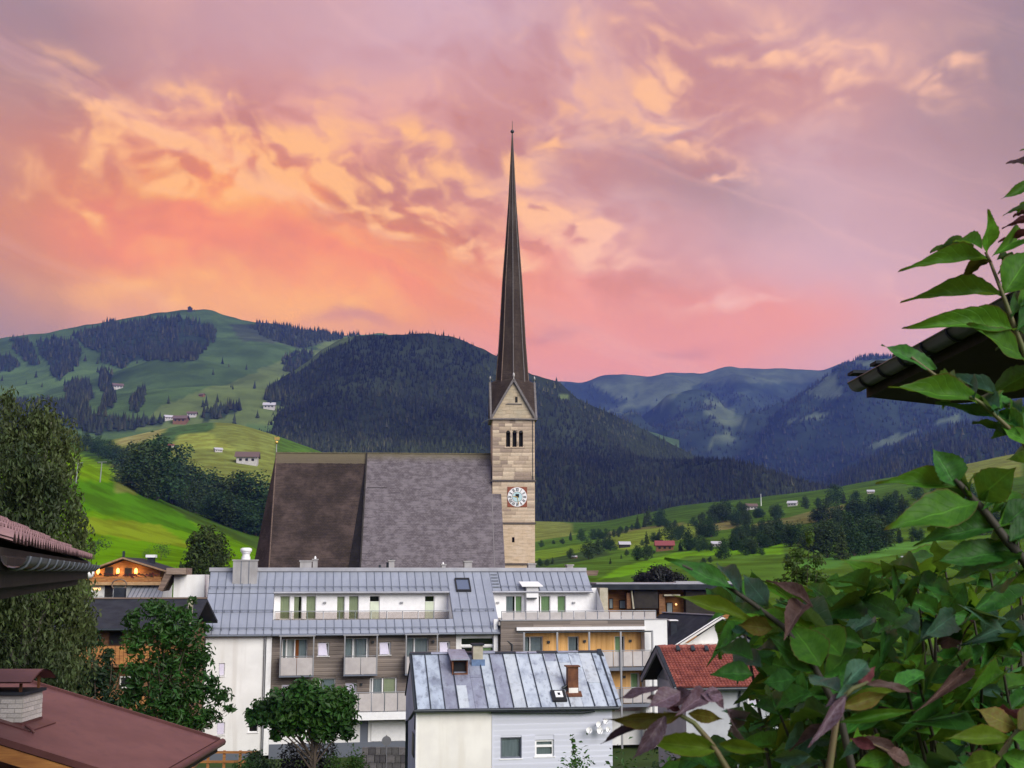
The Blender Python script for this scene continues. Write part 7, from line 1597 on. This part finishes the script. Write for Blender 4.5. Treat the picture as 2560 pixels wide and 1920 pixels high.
# ================================================================ foreground leaves
def leaflet_mat(name, c, c2, edge, trans=.35, rough=.55):
    m = bpy.data.materials.new(name); m.use_nodes = True; t = NT(m.node_tree); b = t.n['Principled BSDF']; out = t.n['Material Output']
    tc = t.node('ShaderNodeTexCoord'); x, y, z = t.xyz(tc.outputs['UV'])
    ax = t.math('ABSOLUTE', t.math('SUBTRACT', x, .5))                       # distance from the midrib
    vein = t.math('ABSOLUTE', t.math('SUBTRACT', t.math('FRACT', t.math('MULTIPLY', t.math('SUBTRACT', y, t.math('MULTIPLY', ax, .55)), 9.0)), .5))
    vm = t.math('MAXIMUM', t.math('MULTIPLY', t.smooth(vein, .09, .0), .35), t.smooth(ax, .03, .012))
    col = t.mix(t.smooth(t.noise(t.vec(x, t.math('MULTIPLY', y, 2.5), t.node('ShaderNodeObjectInfo').outputs['Random']), 5, 5, .6), .35, .68), c, c2)
    col = t.mix(t.math('MULTIPLY', vm, .7), col, tuple(min(1, q * 1.9 + .01) for q in c))
    col = t.mix(t.math('MULTIPLY', t.smooth(t.math('MAXIMUM', t.math('MULTIPLY', ax, 2.0), t.math('SUBTRACT', y, .0)), .90, 1.0), .8), col, edge)
    h = t.node('ShaderNodeHueSaturation'); t.put(h.inputs['Color'], col); t.put(h.inputs['Value'], t.math('MULTIPLY_ADD', t.node('ShaderNodeObjectInfo').outputs['Random'], .7, .65))
    t.put(b.inputs['Base Color'], h.outputs[0]); b.inputs['Roughness'].default_value = rough; b.inputs['Specular IOR Level'].default_value = .22
    bn = t.node('ShaderNodeBump'); bn.inputs['Strength'].default_value = .5; bn.inputs['Distance'].default_value = .004; t.put(bn.inputs['Height'], t.math('MULTIPLY', vm, -1.0)); t.l.new(bn.outputs[0], b.inputs['Normal'])
    tr = t.node('ShaderNodeBsdfTranslucent'); t.put(tr.inputs[0], t.mix(.5, h.outputs[0], (.25, .40, .03)) if c[1] > c[0] else h.outputs[0])
    mx = t.node('ShaderNodeMixShader'); mx.inputs[0].default_value = trans; t.l.new(b.outputs[0], mx.inputs[1]); t.l.new(tr.outputs[0], mx.inputs[2]); t.l.new(mx.outputs[0], out.inputs[0])
    return m
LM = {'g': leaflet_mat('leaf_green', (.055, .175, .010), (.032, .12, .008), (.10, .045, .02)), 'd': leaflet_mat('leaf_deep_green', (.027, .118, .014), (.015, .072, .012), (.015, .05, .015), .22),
      'b': leaflet_mat('leaf_blue_green', (.035, .090, .055), (.022, .062, .038), (.04, .08, .04), .2, .45), 'l': leaflet_mat('leaf_light_green', (.115, .200, .014), (.085, .15, .010), (.16, .09, .02), .45),
      'o': leaflet_mat('leaf_olive', (.125, .125, .018), (.12, .085, .016), (.2, .07, .03), .4), 'p': leaflet_mat('leaf_purple', (.125, .085, .110), (.085, .045, .055), (.16, .09, .1), .2, .4),
      'r': leaflet_mat('leaf_maroon', (.10, .026, .030), (.07, .02, .022), (.14, .04, .04), .3), 'n': leaflet_mat('leaf_brownish', (.10, .060, .050), (.065, .035, .028), (.12, .06, .05), .2)}
def leaf_mesh(seed, curl, fold, serr=.06, wav=.02):
    g = random.Random(seed); n = 18; prof = list(np.interp(np.linspace(0, 9, n + 1), range(10), [.03, .44, .80, .97, 1.0, .93, .74, .46, .16, .0])); V, Fc, UV = [], [], []
    side = g.uniform(-.10, .10)
    for i in range(n + 1):
        t = i / n; w = prof[i] * .5
        for j, s in enumerate((-1, -.5, 0, .5, 1)):
            ww = w * (1 + ((.05 if i % 2 else -.03) + g.uniform(-serr * .6, serr * .6) if abs(s) == 1 and 1 < i < n - 1 else 0))
            x = s * ww + side * t * t; z = abs(s) * ww * fold - curl * t * t + wav * 1.6 * math.sin(t * 11 + s * 2 + seed) * abs(s) + wav * .7 * math.sin(t * 23 + seed) * (1 - abs(s))
            V.append((x, t, z)); UV.append((.5 + s * .5, t))
    for i in range(n):
        for j in range(4): a = i * 5 + j; Fc.append((a, a + 1, a + 6, a + 5))
    me = MB().add(V, Fc, 0, True).mesh('leaf', LM['g']); ul = me.uv_layers.new(name='UVMap')
    for li, l in enumerate(me.loops): ul.data[li].uv = UV[l.vertex_index]
    return me
LEAVES = [leaf_mesh(i, c, f) for i, (c, f) in enumerate(((.06, .25), (.16, .35), (.02, .15), (.24, .3), (.10, .5), (-.06, .2), (.14, .05), (.30, .45)))]
def put_leaf(parent, p0, p1, w, kind, hint=None, g=random, var=None):
    """a leaf from its stalk p0 to its tip p1 (world), w = width in metres."""
    y = p1 - p0; L = y.length; y = y / L; n = Vector(hint) if hint is not None else Vector((g.uniform(-.5, .5), -1.0, g.uniform(.1, 1.0)))
    n = (n - y * n.dot(y)).normalized(); x = y.cross(n)
    o = link('leaf', LEAVES[var if var is not None else g.randrange(len(LEAVES))], parent, None, None, None, LM[kind])
    Mx = Matrix(((x.x * w, y.x * L, n.x * L, p0.x), (x.y * w, y.y * L, n.y * L, p0.y), (x.z * w, y.z * L, n.z * L, p0.z), (0, 0, 0, 1)))
    o.matrix_basis = parent.matrix_basis.inverted() @ Mx; return o
def stem(parent, pts, r0, r1, mat): MB().tube([Vector(p) - parent.location for p in pts], [r0 + (r1 - r0) * i / (len(pts) - 1) for i in range(len(pts))], 7).build('stem', mat, parent)
STEM_G = pmat('green_stem', (.09, .11, .03), .6, (.12, .08, .04), 8); STEM_R = pmat('reddish_stem', (.16, .10, .07), .6, (.10, .06, .04), 8); STEM_D = pmat('dark_stem', (.035, .03, .02), .7)
def shoot(name, label, cat, Y, stem_px, leaves, conv, smat, r=(.006, .003), seed=0, down=None):
    """stem_px and leaves in zoomed photo units; conv turns them into photo pixels."""
    g = random.Random(seed); pts = []
    for i, q in enumerate(stem_px): px, py = conv(q[0], q[1]); pts.append(at(px, py, Y + (q[2] if len(q) > 2 else 0)))
    foot_ = pts[-1].copy(); foot_.z = gz(foot_.x, foot_.y)
    t = thing(name, label, cat, foot_)
    stem(t, pts, r[1], r[0], smat)
    if down is not False: stem(t, [pts[-1], pts[-1].lerp(foot_, .5) + Vector((.03, .05, 0)), foot_], r[0], r[0] * 1.8, smat)
    for q in leaves:
        bx, by, tx, ty, w, kind = q[:6]; dy = q[6] if len(q) > 6 else g.uniform(-.25, .25); hint = q[7] if len(q) > 7 else None
        a = at(*conv(bx, by), Y + g.uniform(-.03, .03)); b = at(*conv(tx, ty), Y + dy); wm = w * SC / F * Y
        put_leaf(t, a, b, wm, kind, hint, g)
    return t
# upper right shoot against the sky (zoom 2060..2560 x 360..900)
SC = .3255
cv = lambda a, b: (2060 + a * SC, 360 + b * SC)
shoot('leafy_shoot', 'tall green shoot with toothed leaves standing against the sky', 'plant', 2.6, [(1240, 830), (1275, 900), (1340, 1070), (1390, 1200), (1470, 1420), (1540, 1600), (1650, 1950), (1760, 2400)], [
    (1250, 840, 1262, 512, 190, 'g', -.1, (.2, -1, .2)), (1215, 800, 990, 680, 150, 'g', .05, (0, -1, .3)), (1270, 885, 628, 898, 150, 'g', -.05, (0, -1, .35)), (1375, 1165, 660, 1105, 165, 'g', 0, (0, -1, .3)), (1470, 1425, 735, 1302, 210, 'g', -.1, (0, -1, .3)), (1300, 860, 1640, 610, 170, 'g', .1, (.1, -1, .2)),
    (1380, 1150, 1640, 780, 300, 'g', 0, (-.2, -1, .1)), (1545, 1660, 1120, 1385, 230, 'g', -.1, (.2, -1, .4)), (1130, 790, 860, 755, 40, 'd', .2), (1150, 795, 815, 795, 24, 'd', .2), (1290, 900, 1010, 1000, 90, 'o', .1), (1340, 1000, 1400, 930, 40, 'd', .1), (1350, 1060, 1420, 960, 40, 'd', .1), (1330, 880, 1470, 900, 80, 'd', .15), (1480, 1430, 1700, 1250, 220, 'd', .1), (1490, 1440, 1720, 1500, 200, 'd', .1),
    (1640, 160, 1400, 128, 50, 'p', .1), (1620, 230, 1500, 130, 70, 'g', .1), (1660, 270, 1352, 436, 95, 'g', 0, (.2, -1, .3)), (1660, 430, 1450, 505, 75, 'g', .1), (1560, 500, 1405, 510, 20, 'd', .1), (1660, 590, 1365, 610, 50, 'r', 0), (1650, 530, 1440, 540, 36, 'r', .1), (1640, 700, 1335, 730, 30, 'r', .1), (1580, 1690, 1800, 1500, 220, 'd', .1), (1600, 1750, 1300, 1900, 200, 'd', .15), (1490, 1290, 1720, 1050, 220, 'g', .1), (1560, 1640, 1790, 1360, 240, 'd', .05), (1440, 1330, 1640, 1160, 150, 'd', .15), (1600, 900, 1780, 640, 160, 'g', .1), (1560, 1560, 1330, 1500, 110, 'd', .15), (1700, 1500, 1560, 1320, 160, 'd', .2)], cv, STEM_G, (.007, .003), 3)
t2 = shoot('leafy_shoot', 'thin shoot with maroon tips leaning in at the right edge', 'plant', 2.9, [(1650, 80), (1680, 300), (1700, 600), (1740, 1000), (1800, 1800)], [(1650, 90, 1560, 0, 60, 'g'), (1690, 420, 1900, 300, 100, 'g'), (1700, 620, 1900, 560, 90, 'r')], cv, STEM_G, (.006, .003), 4)
# middle right (zoom 1960..2560 x 850..1450)
SC = .3617
cv = lambda a, b: (1960 + a * SC, 850 + b * SC)
shoot('leafy_branch', 'arching branch of green leaves in front of the black eave', 'plant', 2.4, [(880, 120), (1080, 270), (1370, 440), (1480, 540), (1650, 700), (1800, 950), (1900, 1400)], [
    (1050, 205, 660, 50, 150, 'd', 0, (.1, -1, .5)), (1370, 430, 755, 312, 190, 'g', -.1, (0, -1, .35)), (1490, 400, 1075, 180, 130, 'b', .1, (0, -1, .6)), (1560, 560, 1040, 432, 100, 'd', .1, (0, -1, .5)), (1480, 520, 1290, 330, 130, 'b', .1), (1660, 640, 1460, 470, 150, 'd', .05), (1690, 740, 1330, 500, 110, 'd', .1), (1700, 720, 1500, 600, 120, 'g', 0), (1060, 200, 900, 160, 70, 'b', .1), (1640, 520, 1480, 380, 120, 'b', .15), (1450, 480, 1600, 300, 110, 'd', .2), (1240, 350, 1080, 470, 110, 'd', .15), (1320, 400, 1190, 250, 120, 'b', .15), (1600, 620, 1420, 690, 110, 'd', .1), (1560, 560, 1640, 380, 140, 'g', .1), (1640, 640, 1760, 470, 150, 'd', .1), (1600, 600, 1480, 480, 120, 'g', .05), (1690, 740, 1560, 820, 130, 'd', .1), (1180, 320, 1010, 300, 90, 'd', .2)], cv, STEM_G, (.006, .003), 5)
shoot('leafy_branch', 'large compound leaf with broad dark green leaflets over the meadow', 'plant', 2.0, [(1180, 960), (1290, 1080), (1400, 1200), (1520, 1360), (1660, 1520), (1800, 1760), (1850, 2300)], [
    (1240, 1030, 672, 932, 170, 'g', 0, (.1, -1, .5)), (1180, 1010, 1050, 740, 240, 'd', 0, (.1, -1, .2)), (1340, 1120, 720, 1312, 270, 'g', -.1, (.1, -1, .6)), (1480, 1290, 940, 1340, 200, 'd', 0, (.1, -1, .5)), (1600, 1450, 1020, 1560, 210, 'd', 0, (.1, -1, .6)), (1270, 1050, 1260, 900, 120, 'g', .1), (1340, 1100, 1570, 880, 260, 'g', -.05, (-.1, -1, .3)), (1420, 1200, 1620, 1010, 160, 'g', .1), (1500, 1300, 1760, 1080, 220, 'd', 0), (1560, 1390, 1800, 1280, 200, 'd', 0), (1150, 960, 1080, 1000, 30, 'l', 0), (1640, 1500, 1150, 1680, 180, 'd', .1), (1690, 1560, 1420, 1760, 180, 'd', .1), (1440, 1240, 1130, 1180, 190, 'd', .15), (1540, 1370, 1290, 1480, 190, 'g', .1), (1380, 1160, 1480, 960, 170, 'd', .15), (1590, 1420, 1720, 1190, 200, 'd', .2), (1300, 1080, 1080, 1130, 160, 'd', .2), (1480, 1300, 1640, 1120, 170, 'g', .1), (1640, 1490, 1400, 1400, 180, 'd', .2)], cv, STEM_D, (.010, .005), 6)
# lower right (zoom 1500..2560 x 1400..1920)
SC = .4792
cv = lambda a, b: (1500 + a * SC, 1400 + b * SC)
shoot('leafy_branch', 'branch of long green leaves reaching left over the roofs', 'plant', 2.3, [(430, 30), (640, 120), (800, 230), (960, 350), (1120, 560), (1250, 800), (1330, 1150)], [
    (700, 150, 335, -6, 110, 'd', 0, (0, -1, .6)), (780, 310, 388, 180, 85, 'l', -.05, (.1, -1, .4)), (740, 170, 600, 0, 90, 'b', .1), (880, 240, 730, 60, 120, 'b', .1), (1110, 245, 880, 80, 70, 'n', 0, (0, -1, .8)), (1080, 230, 960, 330, 110, 'n', -.1), (980, 300, 820, 300, 100, 'g', 0), (860, 290, 660, 230, 90, 'd', .1), (900, 360, 720, 330, 100, 'o', 0), (1130, 580, 870, 395, 150, 'd', 0, (0, -1, .5)), (1150, 560, 1010, 310, 200, 'g', 0, (.1, -1, .3)), (1260, 500, 1100, 320, 200, 'g', .05, (-.1, -1, .3)), (800, 600, 585, 570, 110, 'd', 0, (0, -1, .6)), (800, 520, 600, 420, 130, 'd', .05), (840, 560, 680, 470, 120, 'b', .1),
    (1010, 370, 800, 380, 110, 'd', .1), (960, 480, 790, 440, 100, 'b', .1), (1020, 620, 850, 650, 130, 'd', 0), (1100, 690, 900, 760, 130, 'd', .05), (1160, 760, 980, 850, 120, 'b', .1)], cv, STEM_D, (.008, .003), 7)
shoot('reddish_shoot', 'drooping purple leaved shoot in front of the red tiled house', 'plant', 1.9, [(330, 800), (420, 810), (490, 850), (560, 930), (610, 1000), (670, 1100), (760, 1400)], [
    (310, 665, 72, 712, 55, 'p', 0, (0, -1, 1)), (420, 690, 255, 770, 110, 'p', -.05, (.2, -1, .8)), (480, 690, 345, 750, 95, 'p', 0, (0, -1, .7)), (560, 700, 430, 765, 100, 'p', -.05, (.2, -1, .6)), (640, 720, 520, 700, 90, 'p', 0, (0, -1, .8)), (560, 690, 665, 770, 70, 'p', 0, (0, -1, .7)), (430, 800, 20, 858, 85, 'o', 0, (0, -1, -.2)), (460, 800, 640, 830, 70, 'o', 0, (0, -1, -.1)), (340, 815, 185, 1040, 90, 'p', -.05, (.3, -1, .2)), (300, 830, -10, 955, 46, 'p', .05, (.1, -1, .4)), (620, 990, 235, 935, 115, 'l', 0, (0, -1, .2)), (620, 960, 880, 1005, 70, 'l', 0), (660, 780, 740, 930, 130, 'p', .1, (0, -1, .3)), (360, 780, 250, 700, 60, 'p', .1), (420, 790, 350, 760, 40, 'r', 0), (640, 790, 780, 810, 70, 'b', .1)], cv, STEM_G, (.0055, .003), 8)
shoot('reddish_shoot', 'drooping pinkish shoot with hanging leaves beside the dark bush', 'plant', 1.8, [(1400, 640), (1320, 670), (1255, 730), (1235, 830), (1215, 960), (1195, 1100), (1180, 1400)], [
    (1290, 690, 1075, 985, 66, 'p', -.05, (.3, -1, .3)), (1390, 645, 1655, 690, 55, 'n', 0, (0, -1, .9)), (1250, 790, 1560, 650, 70, 'l', .05), (1260, 770, 1510, 690, 80, 'o', 0, (0, -1, .1)), (1245, 690, 1075, 600, 140, 'b', .1, (.2, -1, .5)), (1270, 660, 1425, 490, 110, 'b', .05, (-.2, -1, .4)), (1240, 850, 1660, 775, 60, 'g', .05), (1235, 860, 970, 975, 50, 'n', 0), (1220, 830, 960, 790, 100, 'd', .15), (1350, 660, 1440, 540, 60, 'r', .05), (1300, 690, 1180, 760, 60, 'p', 0), (1240, 720, 1360, 560, 90, 'b', .1), (1250, 800, 1420, 760, 90, 'b', .1)], cv, STEM_G, (.006, .003), 9)
shoot('leafy_shoot', 'light green shoot in the corner below the dark leaves', 'plant', 1.8, [(2210, 860), (2150, 930), (2090, 1020), (2040, 1120), (2000, 1400)], [
    (2170, 880, 1975, 775, 120, 'o', 0, (0, -1, .5)), (2130, 930, 1815, 930, 100, 'l', -.05, (0, -1, .5)), (2180, 880, 2330, 760, 130, 'o', 0), (2150, 930, 2330, 960, 110, 'g', 0), (2090, 1030, 1870, 1070, 110, 'l', 0), (2100, 1020, 2300, 1080, 110, 'g', 0), (2220, 860, 2060, 730, 60, 'r', .1), (2060, 1070, 1900, 990, 60, 'n', .1)], cv, STEM_G, (.006, .003), 10)
shoot('reddish_shoot', 'low shoot with brownish drooping leaves at the bottom of the leaf mass', 'plant', 2.0, [(1330, 940), (1430, 970), (1520, 1010), (1560, 1100), (1580, 1400)], [(1400, 960, 1240, 1020, 60, 'b', 0), (1340, 940, 1620, 1010, 70, 'n', 0, (0, -1, .8)), (1500, 1000, 1630, 1060, 90, 'n', 0), (1440, 980, 1300, 930, 60, 'r', 0), (1520, 1020, 1330, 1080, 90, 'g', 0), (1540, 1050, 1740, 1090, 100, 'd', 0), (1100, 1020, 880, 1040, 80, 'b', 0), (1150, 1060, 960, 1060, 80, 'b', .05)], cv, STEM_G, (.005, .003), 11)
# two big leafy shrubs that fill the right side behind the shoots
def shrub(label, poly, n, Y0, Y1, kinds, seed, size=(90, 170), base=(2300, 1900)):
    g = random.Random(seed); Ym = (Y0 + Y1) / 2; f0 = at(*base, Ym); f0.z = gz(f0.x, f0.y); t = thing('leafy_shrub', label, 'shrub', f0)
    xs, ys = [p[0] for p in poly], [p[1] for p in poly]; k = 0; tips = []
    while k < n:
        px, py = g.uniform(min(xs), max(xs)), g.uniform(min(ys), max(ys))
        if not in_poly(np.array([px]), np.array([py]), poly)[0]: continue
        Y = g.uniform(Y0, Y1); L = g.uniform(*size); a = math.radians(g.gauss(195, 55)); c = at(px, py, Y); q = at(px + L * math.cos(a), py - L * math.sin(a) * .75, Y + g.uniform(-.3, .3))
        put_leaf(t, c, q, L * g.uniform(.36, .52) / F * Y, g.choices([x for x, _ in kinds], [w for _, w in kinds])[0], (g.uniform(-.5, .4), -1, g.uniform(-.1, 1.1)), g); k += 1
        if k % 9 == 0: tips.append(c)
    m = MB()
    for c in tips:
        b = Vector((f0.x + g.uniform(-.4, .4), f0.y + g.uniform(-.2, .2), f0.z)); m.tube([b - f0, b.lerp(c, .6) + Vector((.08, .05, .08)) - f0, c - f0], [.014, .009, .003], 6)
    m.build('stem', STEM_D, t); return t
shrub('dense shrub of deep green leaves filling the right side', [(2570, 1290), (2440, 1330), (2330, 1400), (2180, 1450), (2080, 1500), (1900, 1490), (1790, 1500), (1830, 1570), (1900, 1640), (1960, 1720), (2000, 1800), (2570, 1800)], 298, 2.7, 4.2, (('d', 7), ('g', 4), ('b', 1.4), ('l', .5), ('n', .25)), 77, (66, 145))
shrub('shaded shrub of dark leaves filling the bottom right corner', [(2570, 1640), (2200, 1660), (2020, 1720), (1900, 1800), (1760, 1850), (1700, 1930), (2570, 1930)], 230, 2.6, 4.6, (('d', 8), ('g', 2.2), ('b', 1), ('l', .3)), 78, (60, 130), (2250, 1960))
